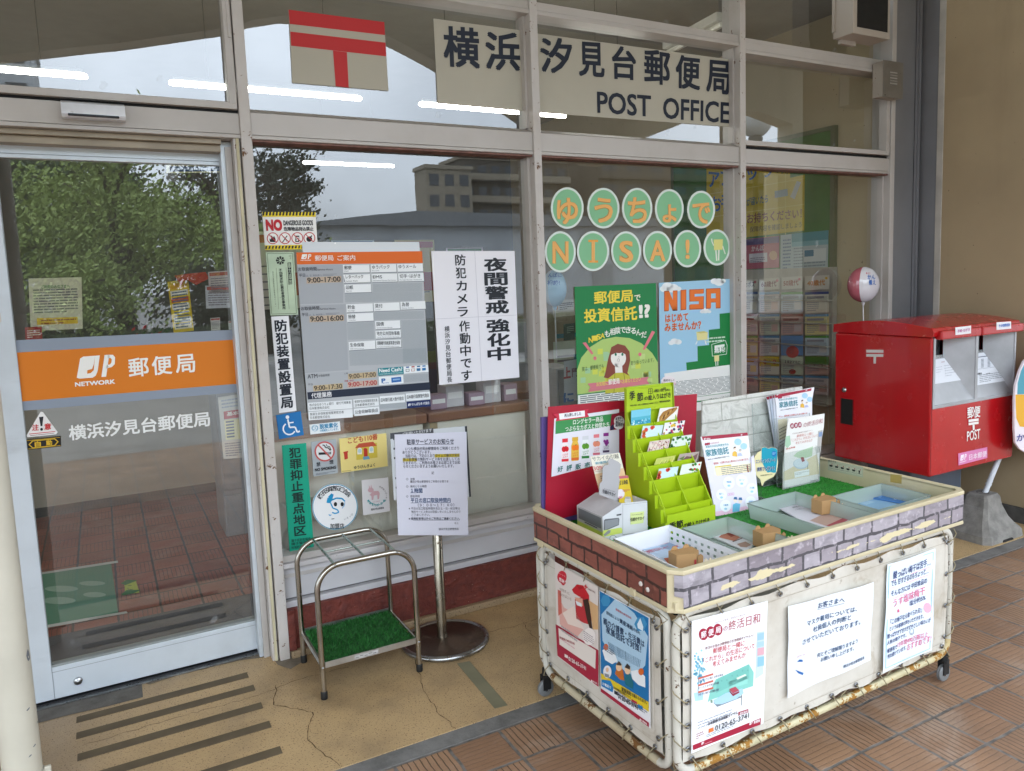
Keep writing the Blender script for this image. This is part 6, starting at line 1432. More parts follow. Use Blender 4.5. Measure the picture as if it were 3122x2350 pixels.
# canvas panels with seams, eyelets and lacing
def canvasmat():
    t = NT('soiled_white_canvas'); x, y, z = t.xyz()
    c = t.mix(t.ramp(t.noise(3, 6, .65), .35, .75), lin('#d3cec4'), lin('#b9b1a3'))
    c = t.mix(t.ma('MULTIPLY', t.ramp(t.noise(7, 6, .7, dist=.8), .56, .74), .55), c, lin('#9a8768'))
    c = t.mix(t.ma('MULTIPLY', t.ramp(t.noise(30, 4, .6), .66, .75), .5), c, lin('#7d6a50'))
    t.bump(t.ma('ADD', t.ma('MULTIPLY', t.noise(4, 3), 1.0), t.ma('MULTIPLY', t.noise(300, 2), .05)), .35, .02)
    return t.fin(c, .6, 0, .3)
CANV = canvasmat(); SEAM = ink('#a69c8c', .7); ROPE = plain('tan_cord', '#8f8468', .7, var=.25, scale=40); EYE = brushed('eyelet_metal', '#8d8f92', .35)
def canvas(nm, f, a, b, z0, z1, nor, top, bot, le, ri, tubez, holes=True):
    """f(u, depth, z): point on the panel; wavy sheet, double skin"""
    N = 40; m = MB(); vs = []; fs = []
    for i in range(N+1):
        u = a+(b-a)*i/N
        for j in range(9):
            z = z0+(z1-z0)*j/8; d = .0025*math.sin(u*19+j*.7)+.002*math.sin(u*41+j)*(1 if j in (0, 8) else .3)
            zz = z+(.006*math.sin(u*26) if j in (0, 8) else 0)
            vs.append(f(u, d, zz))
    for i in range(N):
        for j in range(8): k = i*9+j; fs.append((k, k+9, k+10, k+1))
    m.add(vs, fs, CANV, True)
    for zz in (z0+.028, z1-.030): m.quad(f(a+.02, -.0055, zz), f(b-.02, -.0055, zz), f(b-.02, -.0055, zz+.0014), f(a+.02, -.0055, zz+.0014), SEAM)
    for uu in (a+.028, b-.028): m.quad(f(uu, -.0055, z0+.02), f(uu+.0014, -.0055, z0+.02), f(uu+.0014, -.0055, z1-.02), f(uu, -.0055, z1-.02), SEAM)
    o = m.obj('canvas_panel', wg, fixn=False)
    base = None; rope = MB()
    def eyelet(u, z):
        nonlocal base
        p = f(u, -.006, z)
        if base is None:
            e = MB(); e.lathe(p, [(.0042, -.001), (.0055, -.0025), (.0088, -.0015), (.0095, .001)], EYE, 16, nor); e.lathe(p, [(0, -.0004), (.0046, -.0004)], DARK, 12, nor)
            base = e.obj('eyelet', o, origin=p)
        else:
            c = base.copy(); COL.objects.link(c); c.parent = o; c.location = p-wloc(o)
    P = []
    for i in range(top):
        u = a+.03+(b-a-.06)*i/(top-1); eyelet(u, z1-.014); w = (b-a-.06)/(top-1)
        P += [f(u-.030, -.012, z1+.030), f(u-.018, -.014, z1+.008), f(u, -.008, z1-.014), f(u+.004, .012, z1-.010), f(u+w*.5, .020, z1+.026)]
    for i in range(ri):
        z = z1-.03-(z1-z0-.08)*i/max(1, ri-1); eyelet(b-.014, z)
        P += [f(b+.036, .0, z+.042), f(b+.026, -.016, z+.030), f(b+.008, -.018, z+.012), f(b-.014, -.008, z), f(b-.008, .012, z-.012), f(b+.024, .02, z-.03)]
    for i in range(bot):
        u = b-.03-(b-a-.06)*i/(bot-1); eyelet(u, z0+.014); w = (b-a-.06)/(bot-1)
        P += [f(u+.040, .004, tubez-.0135), f(u+.032, -.0175, tubez-.004), f(u+.014, -.020, z0-.010), f(u, -.008, z0+.014), f(u-.003, .012, z0+.008), f(u-w*.45, .012, tubez+.014)]
    for i in range(le):
        z = z0+.05+(z1-z0-.08)*i/max(1, le-1); eyelet(a+.014, z)
        P += [f(a-.024, .02, z-.03), f(a+.008, .012, z-.012), f(a+.014, -.008, z), f(a-.008, -.018, z+.012), f(a-.026, -.016, z+.030), f(a-.036, .0, z+.042)]
    rope.tube(P, .0021, ROPE, 6, closed=True)
    r_ = rope.obj('lacing_cord', o); return o
canvas('front', lambda u, d, z: Lw(u, .018+d, z), .040, 1.392, .148, .612, 'y', 11, 11, 6, 4, fz0)
canvas('side', lambda u, d, z: Lw(.012+d, u, z), .085, .785, .155, .600, 'x', 6, 6, 4, 5, fz0)
for (x, y) in ((.03, .03), (1.405, .03), (.03, .83), (1.405, .83)):
    p = Lw(x, y, 0)
    m = MB(); m.tube([p+Vector((0, 0, .085)), p+Vector((0, 0, .115))], [.017, .015], BLACK, 16); m.box(p.x-.020, p.x+.014, p.y-.014, p.y-.011, .03, .09, BLACK); m.box(p.x-.020, p.x+.014, p.y+.011, p.y+.014, .03, .09, BLACK); m.tube([p+Vector((-.004, 0, .088)), p+Vector((-.004, 0, .078))], .018, BLACK, 14)
    c = m.obj('caster', wg)
    m = MB(); m.lathe(p+Vector((-.004, 0, .034)), [(.012, -.0095), (.030, -.0095), (.034, -.006), (.034, -.001), (.031, 0), (.034, .001), (.034, .006), (.030, .0095), (.012, .0095)], GREYR, 28, 'y'); m.lathe(p+Vector((-.004, 0, .034)), [(0, -.0105), (.012, -.0105)], STEEL, 14, 'y'); m.obj('wheel', c)

# ---------------------------------------------------------------- posters on the canvas sides
cE = (1640, 1650, 2.379); cF = (2000, 1750, 1.9715)
nF = Vector((math.sin(wa), -math.cos(wa), 0)); FP = (nF, nF.dot(Lw(.5, .008, 0)))
nL = Vector((-math.cos(wa), -math.sin(wa), 0)); LP = (nL, nL.dot(Lw(.002, .4, 0)))
CR = '#a3243e'
s = Sheet(FP, cE, [(1117, 580), (1667, 432), (1636, 1320), (1114, 1540)], '#eef0f4', .0012)
s.t('これからに元気を、大切な人に安心を。', 1272, 600, 1505, 534, 16, '#8a5a62')
for (x, y, ch_) in ((1199, 674, '郵'), (1252, 658, '便'), (1304, 640, '局')): s.circ(x, y, 33, 43, CR, 2); s.ct(ch_, x, y, 40, 50, '#f2e9ec', .02)
s.t('の', 1342, 654, 1372, 646, 42, CR); s.t('終活日和', 1380, 652, 1608, 588, 74, '#b0505a', .004)
s.t('終活のお悩みは郵便局の生活相談ダイヤルへ!', 1212, 786, 1560, 690, 22, '#8a4a4a', .006)
for (tx, x0, y0, x1, y1) in [('郵便局と一緒に', 1268, 815, 1496, 756), ('「これから」の生活について', 1196, 886, 1570, 776), ('考えてみませんか', 1264, 912, 1504, 840)]: s.t(tx, x0, y0, x1, y1, 42, '#c8484e', .006)
s.q([(1230, 1170), (1250, 1080), (1290, 1000), (1530, 890), (1565, 950), (1560, 1050), (1250, 1150)], '#86c9be', 1); s.q([(1290, 1100), (1300, 1000), (1530, 892), (1530, 990)], '#76bcb2', 2); s.q([(1380, 1020), (1470, 980), (1520, 975), (1520, 1030), (1390, 1070)], '#92d4c9', 2); s.q([(1436, 990), (1500, 962), (1512, 970), (1446, 1002)], '#dfe9d6', 3)
for k in range(6): s.circ(1330+k*38, 1010-k*18+(k % 2)*14, 5, 5, '#66a89f', 3, 8)
s.q([(1248, 1150), (1262, 1146), (1266, 1168), (1252, 1172)], '#7a9a86', 3)
for k in range(60):
    x = 1170+s.seed.gauss(0, 22); y = 920+s.seed.gauss(0, 55); s.circ(x, y, 8, 9, s.seed.choice(['#7fbfd8', '#9bd0e2', '#5fa6c4']), 1, 7)
s.line([(1172, 930), (1160, 1090)], 5, '#6f9fb4', 1); s.q([(1130, 1100), (1200, 1085), (1196, 1150), (1140, 1160)], '#aed4e4', 1)
s.q([(1588, 660), (1642, 650), (1634, 960), (1575, 1000)], '#c7d6dc', 1)
for (y0, y1, c) in ((668, 720, '#9fc4d8'), (730, 770, '#aacbe0'), (775, 830, '#d8a8b4'), (840, 910, '#8fc0da')): s.q([(1592, y0), (1640, y0-8), (1638, y1-10), (1590, y1)], c, 2)
s.q([(1272, 1150), (1360, 1100), (1480, 1065), (1490, 1100), (1440, 1140), (1330, 1180), (1280, 1180)], '#a9cfe6', 3); s.q([(1272, 1170), (1480, 1120), (1478, 1130), (1300, 1200)], '#7d8a94', 2); s.line([(1476, 1110), (1474, 1190)], 5, '#6d7a80', 2); s.q([(1384, 1070), (1430, 1052), (1458, 1080), (1410, 1102)], '#b0505e', 4); s.q([(1384, 1078), (1410, 1104), (1458, 1084), (1458, 1096), (1412, 1122), (1390, 1096)], '#8e3646', 4)
for (y, tx) in ((990, '元気なうちに備える終活準備'), (1040, 'お一人さまの終活準備'), (1090, '持ち家の整理')): s.q([(1160, y-2), (1160+110, y-36), (1160+110, y-22), (1160, y+12)], '#c86a5a', 3); s.t(tx, 1160, y+32, 1340 if y < 1000 else 1310, y-16 if y < 1000 else y-8, 18, '#4a4a66')
s.uq([(.1, .76), (.75, .76), (.75, .762), (.1, .762)], '#d8dce4'); s.fine(.08, .775, .55, .84, 3, '#8f96a4', 2, .3)
s.t('日本郵便/生活相談ダイヤル', 1232, 1336, 1446, 1252, 26, '#3a3a4a', .02); s.q([(1452, 1238), (1524, 1214), (1524, 1240), (1452, 1264)], CR, 3); s.t('通話無料', 1458, 1260, 1518, 1240, 20, '#f2e9ec', .01, 5)
s.q([(1236, 1360), (1272, 1346), (1272, 1376), (1236, 1390)], '#d8763a', 3); s.t('0120-65-3741', 1282, 1374, 1528, 1278, 38, '#3a3a44', .012, 4, True); s.fine(.2, .9, .62, .925, 2, '#8a8f9a'); s.fine(.06, .86, .17, .91, 3, '#9a5a62')
s.q([(1122, 1478), (1616, 1280), (1614, 1328), (1124, 1514)], CR, 2); jp(s, 1182, 1476, 22, 18, '#f2e9ec', 4); s.line([(1206, 1468), (1260, 1446)], 3, '#d8a8b0', 4); jp(s, 1530, 1332, 28, 24, '#f2e9ec', 4); s.t('郵便局', 1562, 1324, 1606, 1308, 22, '#f2e9ec', .02)
tag(s.obj('canvas_poster', fixn=False), 'white poster with a turquoise sofa and crimson strip on the front canvas of the wagon', 'poster')
s = Sheet(FP, cF, [(792, 192), (1305, 46), (1285, 515), (779, 738)], '#e6ebf2', .0012, wav=1.0)
B1 = '#2c5076'
for (tx, x0, y0, x1, y1, h) in [('お客さまへ', 968, 206, 1122, 166, 36), ('マスク着用については、', 897, 310, 1192, 218, 34), ('社員個人の判断と', 937, 348, 1160, 270, 34), ('させていただいております。', 866, 420, 1218, 298, 34), ('何とぞご理解賜りますよう', 962, 500, 1202, 408, 27), ('お願い申し上げます。', 984, 526, 1176, 452, 27), ('横浜汐見台郵便局長', 1112, 560, 1244, 508, 20)]: s.t(tx, x0, y0, x1, y1, h, B1, .012)
s.line([(966, 212), (1122, 172)], 2, B1); s.circ(855, 548, 24, 26, '#e9e6e4', 2, 20); s.circ(856, 606, 20, 40, '#e3e0e0', 1, 20); s.q([(838, 522), (852, 508), (870, 510), (874, 522)], '#2a6ab0', 3); s.q([(826, 570), (880, 590), (876, 604), (848, 592)], '#2a6ab0', 3); s.t('ぽすくま', 836, 498, 882, 482, 12, '#c06a8a')
tag(s.obj('canvas_notice', fixn=False), 'pale notice with blue print in the middle of the front canvas of the wagon', 'notice')
s = Sheet(FP, cF, [(1387, -60), (1676, -155), (1650, 455), (1351, 588)], '#e3edf6', .0012, wav=2.2)
for (a_, b2) in [((1396, -48), (1662, -134)), ((1662, -134), (1638, 444)), ((1638, 444), (1366, 560)), ((1366, 560), (1396, -48))]: s.line([a_, b2], 3, '#8fc4de', 2)
HB2 = '#27407a'; HP = '#dc6a92'
for (tx, x0, y0, x1, y1, h, c) in [('酸っぱい梅干は苦手…', 1416, 28, 1642, -56, 48, HB2), ('でも 甘すぎるのもちょっと…', 1404, 74, 1632, -6, 40, HB2), ('そんな方には 中田食品の', 1402, 132, 1624, 54, 36, HB2), ('うす塩味梅干', 1410, 196, 1614, 120, 50, HP), ('塩分約5%', 1514, 190, 1616, 154, 32, HB2), ('「この梅干なら食べられる!」', 1394, 300, 1592, 226, 34, HB2), ('というお客様の声をいただきます。', 1392, 338, 1600, 262, 28, HB2), ('酸っぱすぎず甘すぎずやさしい味わいが', 1380, 386, 1640, 284, 30, HB2), ('人気の梅干です。', 1378, 424, 1498, 376, 28, HB2), ('郵便局で', 1378, 472, 1440, 446, 28, HB2), ('13年間490万箱以上', 1444, 440, 1624, 372, 34, HP), ('売れ続けています。', 1378, 506, 1500, 452, 28, HB2), ('おすすめです!', 1506, 462, 1642, 404, 46, HP)]: s.t(tx, x0, y0, x1, y1, h, c, .014 if c == HB2 else .008)
for (x0, y0, x1, y1) in ((1416, 36, 1642, -46), (1404, 82, 1632, 4), (1404, 146, 1500, 112)): s.line([(x0, y0), (x1, y1)], 4, '#f0b8c8', 2)
s.circ(1626, 200, 22, 30, '#eab0c4', 3); s.circ(1532, 344, 13, 20, '#4a6a8a', 3, 18, 2); s.line([(1526, 352), (1532, 358), (1538, 350)], 2, '#4a6a8a', 3); s.q([(1436, 208), (1446, 204), (1450, 222), (1438, 226)], HP, 3)
tag(s.obj('canvas_notice', fixn=False), 'handwritten blue and pink notice with a pale blue border on the front canvas', 'notice')
s = Sheet(LP, cE, [(122, 148), (436, 330), (440, 1064), (143, 838)], '#d9cfc9', .0012)
s.q([(129, 600), (440, 790), (440, 1056), (143, 830)], CR, 1); s.q([(150, 628), (330, 735), (422, 790), (418, 925), (158, 748)], '#e2d8d0', 2)
s.circ(176, 258, 34, 44, '#c8283a', 2, 24); s.q([(146, 270), (206, 300), (190, 320), (178, 316)], '#c8283a', 2); s.ct('感謝', 176, 282, 44, 28, '#f0e0dc', .02); s.t('ハートに', 152, 236, 204, 262, 14, '#f0e0dc')
s.q([(345, 315), (352, 312), (354, 325), (363, 330), (363, 340), (354, 336), (353, 348), (346, 344), (346, 332), (338, 327), (338, 318), (346, 322)], '#c0282c', 3); s.t('日本赤十字社', 366, 350, 418, 378, 14, '#7a4a4a', .01)
s.q([(248, 350), (284, 312), (330, 320), (372, 390), (374, 430), (300, 400), (262, 376)], '#c0222c', 2); s.q([(284, 316), (296, 330), (318, 324), (330, 340), (300, 350)], '#a81a26', 3); s.q([(270, 420), (330, 400), (370, 440), (390, 560), (392, 610), (330, 590), (280, 560)], '#b8333a', 2); s.q([(330, 425), (366, 415), (378, 470), (398, 640), (384, 650), (356, 560)], '#3a2620', 3); s.q([(270, 405), (326, 415), (330, 470), (290, 465)], '#d9a08a', 3); s.q([(276, 430), (320, 450), (322, 475), (286, 462)], '#d9e0e4', 4)
s.q([(360, 420), (436, 470), (438, 640), (400, 640), (380, 500)], '#cfa678', 1); s.q([(150, 400), (190, 480), (260, 520), (330, 640), (280, 700), (160, 600)], '#dcaaa0', 1); s.q([(145, 350), (168, 360), (176, 520), (150, 540)], '#c86a5e', 2); s.q([(180, 520), (260, 470), (300, 560), (340, 640), (220, 600)], '#e6d3c8', 2)
s.t('今日もずっと', 160, 355, 232, 390, 24, '#8a6a5c'); s.t('君のそばにいる', 160, 392, 246, 432, 24, '#8a6a5c'); s.circ(375, 690, 46, 62, '#ece4e0', 4, 30); s.fine(.66, .52, .9, .62, 5, '#a5989a', 5)
s.t('郵便局の終活日和', 160, 705, 270, 752, 18, '#b0505a', .01); s.fine(.12, .62, .55, .7, 2, '#a8a0a0', 3); s.q([(196, 815), (220, 828), (220, 850), (196, 838)], '#e6d8d4', 3); s.t('0120-65-3741', 226, 862, 352, 935, 28, '#efe2e0', .02, 4, True); s.fine(.12, .765, .6, .79, 1, '#d8a8b0', 3); jp(s, 388, 1018, 20, 18, '#efe2e0', 4); s.t('郵便局', 404, 1022, 434, 1040, 14, '#efe2e0')
s.q([(364, 820), (392, 838), (392, 892), (364, 874)], '#e2d8d0', 3)
tag(s.obj('canvas_poster', fixn=False), 'red and cream poster with a nurse in a red cap on the side canvas', 'poster')
s = Sheet(LP, cE, [(444, 352), (808, 552), (816, 1358), (457, 1095)], '#e6e6ea', .0012)
s.q([(448, 360), (804, 556), (806, 1210), (552, 1040), (458, 985)], '#1b6fa8', 1)
s.q([(462, 530), (560, 420), (640, 470), (700, 520), (800, 690), (780, 900), (690, 1000), (560, 870), (470, 720)], '#a9c8de', 2)
s.circ(494, 430, 36, 46, '#3d8cbc', 3, 6); s.circ(748, 600, 46, 56, '#3d8cbc', 3, 6); s.q([(724, 600), (746, 556), (768, 620), (764, 650), (728, 628)], '#d6e4ee', 4, None)
s.t('郵便局の終活日和', 568, 500, 680, 566, 18, '#c05a64', .01)
DB = '#1d3558'
s.t('認知症による', 500, 528, 590, 580, 26, DB, .006); s.t('資産凍結', 596, 590, 692, 650, 36, DB, .018); s.t('の恐れ', 696, 648, 746, 680, 26, DB, .006); s.t('親の介護費・生活費は', 478, 600, 776, 772, 52, DB, .014); s.t('家族信託で対策！', 498, 662, 752, 812, 56, DB, .016)
for k in range(6): s.t('家族信託で資産を守り備えることができます', 512+k*4, 738+k*14, 752-k*2, 872+k*9, 11, '#4a6a86')
s.q([(470, 790), (500, 770), (560, 810), (580, 870), (540, 890), (490, 860)], '#e6e9ec', 3); s.q([(676, 940), (730, 930), (780, 980), (782, 1060), (730, 1040), (690, 1000)], '#e6e9ec', 3); s.circ(497, 766, 17, 24, '#d0652c', 4, 18); s.circ(752, 945, 20, 26, '#d0652c', 4, 18); s.fine(.1, .5, .3, .56, 3, '#6a7a8a', 5)
s.q([(460, 955), (806, 1165), (806, 1235), (560, 1075), (462, 1010)], '#dcbf2a', 3)
s.q([(562, 960), (580, 900), (600, 880), (622, 940), (630, 1010), (598, 1000)], '#c06a2c', 4); s.circ(592, 908, 22, 32, '#e6c3a0', 5, 20); s.q([(572, 890), (592, 866), (612, 890), (606, 900), (580, 896)], '#4a3a34', 6); s.q([(630, 1000), (650, 950), (676, 960), (696, 1030), (690, 1070), (640, 1040)], '#1f6a7a', 4); s.circ(655, 930, 22, 34, '#e6c3a0', 5, 20); s.q([(634, 912), (652, 884), (674, 905), (672, 930), (650, 920)], '#3a302c', 6)
s.circ(508, 945, 30, 46, '#e6e6ea', 5, 24); s.circ(508, 930, 11, 17, '#e0b89a', 6, 16); s.q([(488, 955), (520, 965), (522, 990), (490, 980)], '#8a8f96', 6)
s.q([(464, 1000), (530, 1010), (552, 1060), (545, 1095), (464, 1048)], '#1d7ab8', 4); s.t('お電話で', 474, 1040, 535, 1070, 22, '#e6eef4', .02, 6)
s.t('家族信託', 612, 1085, 682, 1122, 32, '#2a2a34', .02, 6); s.t('で備えられます。', 684, 1122, 796, 1182, 28, '#2a2a34', .012, 6); s.t('0120-65-3741', 586, 1135, 730, 1222, 36, '#2a2a34', .03, 6, True); s.q([(558, 1078), (584, 1094), (584, 1118), (558, 1104)], '#2a2a34', 5); s.t('日本郵便/生活相談ダイヤル', 556, 1065, 680, 1142, 16, '#2a2a34', .01, 6)
s.q([(684, 1142), (722, 1164), (722, 1180), (684, 1158)], '#b03048', 5); s.q([(730, 1178), (764, 1198), (764, 1222), (730, 1204)], '#1d7ab8', 5); s.fine(.35, .86, .95, .9, 2, '#8a8f9a', 5)
s.q([(459, 1064), (808, 1315), (809, 1348), (459, 1090)], CR, 4); jp(s, 742, 1298, 20, 18, '#efe2e0', 6); s.t('郵便局', 764, 1308, 796, 1332, 15, '#efe2e0', .02, 6)
tag(s.obj('canvas_poster', fixn=False), 'blue and yellow poster with a drawn couple on the side canvas of the wagon', 'poster')
# ================================================================== what stands on the wagon
cA = (1620, 1150, 2.775); cB = (2100, 1150, 3.33); cC = (1850, 1550, 3.403); cDD = (2250, 1350, 2.949)
ZF += .004
# red board with the drinks poster, purple board behind it
s = Sheet((YN, .905), cA, [(145, 250), (1402, 140), (1380, 900), (118, 1230)], '#a51228', .004, mat=plain('crimson_corrugated_card', '#a81530', .35, var=.06))
rb = s.obj('red_board', fixn=False); tag(rb, 'tall crimson display board standing at the back left of the wagon', 'display board')
m = MB(); m.prism([(.815, -.895, ZF), (1.55, -.895, ZF), (1.55, -.882, 1.10), (.835, -.882, 1.12)], (0, .012, 0), plain('purple_board', '#5b4a8a', .5)); tag(m.obj('purple_board'), 'purple board just showing behind the left edge of the crimson board', 'display board')
s = Sheet((YN, .909), cA, [(195, 350), (742, 268), (742, 690), (170, 842)], '#e2dfea', .001)
s.q([(205, 372), (712, 305), (685, 410), (203, 480)], '#3f8f52', 1); s.t('ロングセラー商品', 350, 402, 604, 372, 44, '#f4f4f0', .012); s.t('つぶらなカボスと仲間たち', 284, 460, 656, 418, 44, '#f4f4f0', .012)
s.q([(180, 312), (485, 268), (470, 300), (488, 335), (205, 372), (215, 340)], '#c8324a', 2); s.q([(232, 308), (450, 280), (452, 330), (238, 358)], '#f1eef2', 3); s.t('再入荷しました', 276, 338, 418, 320, 30, '#2a2a36', .018, 5)
for (x, y, w, h, cap, bod, fruit, lab) in [(284, 520, 62, 200, '#d8323e', '#f0e4e6', '#d8202c', '#d8323e'), (369, 508, 66, 200, '#d8a83a', '#e2b548', '#ee7a1c', '#d86a2c'), (456, 498, 68, 195, '#d3d3da', '#e6e8ea', '#5f9a2c', '#2c7a3a'), (549, 484, 62, 180, '#e07a84', '#e2dbe4', '#e48a70', '#c86a7a'), (630, 472, 58, 170, '#8a2a86', '#dcd6e4', '#8a2a8a', '#4a3a5a')]:
    s.q([(x-w*.38, y), (x+w*.38, y-5), (x+w*.38, y+h*.14), (x-w*.38, y+h*.16)], cap, 3)
    s.q([(x-w*.3, y+h*.16), (x+w*.3, y+h*.14), (x+w*.5, y+h*.34), (x+w*.5, y+h*.93), (x+w*.4, y+h*.98), (x-w*.4, y+h), (x-w*.5, y+h*.96), (x-w*.5, y+h*.36)], bod, 2)
    if fruit == '#8a2a8a':
        for (dx, dy) in ((-12, 0), (10, -3), (-4, 14), (14, 12), (4, 28)): s.circ(x+dx, y+h*.4+dy, 11, 13, fruit, 3, 12)
    else: s.circ(x-10, y+h*.44, 19, 24, fruit, 3, 18); s.circ(x+13, y+h*.43, 18, 23, fruit, 3, 18); s.q([(x-4, y+h*.32), (x+14, y+h*.28), (x+4, y+h*.34)], '#3a6a2c', 4)
    s.ct('つぶらな', x, y+h*.66, w*.8, 16, lab, .01, 4); s.ct('カボス', x, y+h*.76, w*.7, 16, lab, .01, 4); s.q([(x-w*.48, y+h*.86), (x+w*.48, y+h*.84), (x+w*.46, y+h*.95), (x-w*.46, y+h*.97)], lab, 3)
for k, ch_ in enumerate('好評販売'): s.ct(ch_, 242+k*76, 775-k*11, 46, 50, '#1f6e68', .02)
tag(s.obj('drinks_poster', fixn=False), 'white poster of five fruit drink bottles under a green band on the crimson board', 'poster')
s = Sheet((YN, .913), cA, [(680, 315), (800, 285), (790, 430), (665, 450)], '#8a1c34', .001); s.circ(742, 372, 44, 46, '#ece6e8', 1, 24); s.circ(738, 410, 40, 30, '#ece6e8', 1, 20)
for k, tx in enumerate(('郵便局の', '窓口で', '販売中!')): s.ct(tx, 742, 345+k*28, 66, 26, '#2a2230', .02)
s.q([(664, 420), (690, 395), (700, 440), (670, 448)], '#2a2a4a', 2); tag(s.obj('card_badge', fixn=False), 'small dark red badge with a white speech cloud at the corner of the drinks poster', 'badge')

# lime green postcard rack
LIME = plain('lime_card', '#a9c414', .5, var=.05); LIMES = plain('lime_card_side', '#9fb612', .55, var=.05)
lr = thing('postcard_rack', 'lime green stepped card rack for seasonal postcards with a tall header', 'card rack', (1.265, -1.11, ZF))
rx0, rx1 = 1.152, 1.386; rxm = (rx0+rx1)/2
def tier(k): return (-1.020-.0335*k, 1.068-.0475*k)
m = MB(); side = [(-.985, ZF), (-.985, 1.215), (-1.0, 1.215), (-1.004, 1.10)]
for k in range(7): y, z = tier(k); side += [(y, z), (y-.012, z-.035)]
side += [(-1.238, .765), (-1.238, ZF)]
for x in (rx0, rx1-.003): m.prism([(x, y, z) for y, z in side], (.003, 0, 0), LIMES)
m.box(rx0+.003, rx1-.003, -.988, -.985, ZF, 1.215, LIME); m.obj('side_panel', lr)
for k in range(7):
    y, z = tier(k)
    m = MB(); m.prism([(rx0+.003, y, z), (rx0+.003, y+.012, z-.085), (rx0+.003, y+.015, z-.085), (rx0+.003, y+.003, z)], (rx1-rx0-.006, 0, 0), LIME)
    m.box(rx0-.014, rx0, y-.001, y+.002, z-.052, z, LIME); m.obj('pocket_front', lr)
    if k < 6:
        y2, z2 = tier(k+1)
        m = MB(); m.prism([(rxm-.0012, y, z+.004), (rxm-.0012, y2+.002, z2), (rxm-.0012, y2+.012, z2-.08), (rxm-.0012, y+.004, z-.04)], (.0024, 0, 0), LIME)
        m.obj('divider', lr)
        for x in (rx0+.004, rx1-.006):
            m = MB(); m.prism([(x, y, z+.002), (x, y2, z2), (x, y2, z2-.008), (x, y, z-.008)], (.003, 0, 0), LIME); m.obj('side_rib', lr)
m = MB(); m.prism([(rxm-.001, tier(6)[0], .785), (rxm-.001, -1.238, .768), (rxm-.001, -1.238, ZF+.03), (rxm-.001, tier(6)[0], ZF+.03)], (.002, 0, 0), LIME); m.obj('divider', lr)
m = MB(); m.box(rx0, rx1, -1.242, -1.239, ZF, .765, LIME); m.obj('front_panel', lr)
K2 = '#26281c'
s = Sheet((YN, 1.0035), cA, [(808, 105), (1190, 72), (1195, 250), (806, 300)], '#b7d01c', .003, mat=LIME)
s.t('季', 826, 196, 876, 190, 78, K2, .02, tight=True); s.t('節', 892, 206, 944, 200, 76, K2, .02, tight=True); s.t('の', 955, 196, 982, 192, 36, K2, .02); s.t('絵入りはがき', 988, 196, 1178, 170, 48, K2, .018); s.t('1枚', 1036, 130, 1068, 126, 30, K2, .02); s.t('110円', 1070, 128, 1136, 118, 36, K2, .02); s.t('(税込)', 1140, 116, 1172, 112, 18, K2, .015)
s.line([(990, 98), (1022, 95), (1022, 136), (990, 139), (990, 98)], 4, K2); s.line([(1006, 97), (1006, 138)], 3, K2); s.line([(990, 118), (1022, 115)], 3, K2); s.t('※商品の場合、お近くの郵便局窓口でお求めください', 832, 248, 1072, 220, 15, K2, .01); s.t('郵便局限定販売', 1082, 216, 1174, 206, 17, K2, .015); s.obj('header', lr, fixn=False)
s = Sheet((YN, 1.2435), cA, [(1132, 1240), (1528, 1130), (1528, 1240), (1132, 1330)], '#b7d01c', .0005, mat=LIME)
s.t('季節', 1164, 1294, 1280, 1266, 64, K2, .03); s.t('の', 1284, 1284, 1320, 1272, 48, K2, .02); s.t('絵入りはがき', 1322, 1276, 1504, 1232, 50, K2, .025); s.obj('front_print', lr, fixn=False)
cards = [
 (0, [(845, 282), (1010, 260), (1008, 432), (842, 455)], 'blue postcard of a flower field under a pale sky', 'nemo'),
 (0, [(1088, 262), (1246, 247), (1226, 380), (1058, 402)], 'white postcard with a brown cocoon shape in the top row', 'brown'),
 (1, [(945, 412), (1118, 404), (1085, 552), (915, 575)], 'pale blue postcard with red tulips in the second row', 'tulip'),
 (1, [(1130, 386), (1300, 365), (1270, 512), (1100, 530)], 'white postcard with purple and yellow flowers', 'mixed'),
 (2, [(1003, 545), (1176, 520), (1142, 668), (964, 694)], 'pale postcard sprinkled with pink blossom twigs', 'cherry'),
 (2, [(1198, 506), (1360, 484), (1326, 632), (1150, 662)], 'white postcard edged with green leaves', 'leaf'),
 (3, [(1060, 688), (1222, 660), (1182, 795), (1006, 822)], 'yellow green postcard with wheat like strokes', 'wheat'),
 (3, [(1256, 650), (1422, 628), (1386, 752), (1210, 778)], 'dull mauve postcard with a dark leaf picture', 'mauve'),
 (4, [(1080, 775), (1246, 755), (1214, 900), (1042, 934)], 'pale blue postcard with red tulips in the lowest filled row', 'tulip'),
 (4, [(1276, 740), (1442, 714), (1410, 862), (1236, 888)], 'white postcard with bright red fruit and green leaves', 'fruit')]
bgc = dict(nemo='#58b3c8', brown='#ece7e0', tulip='#cfe3e8', mixed='#ece9ea', cherry='#e3d3c8', leaf='#dfe6e0', wheat='#c3c86a', mauve='#b4a39c', fruit='#e6ebe0')
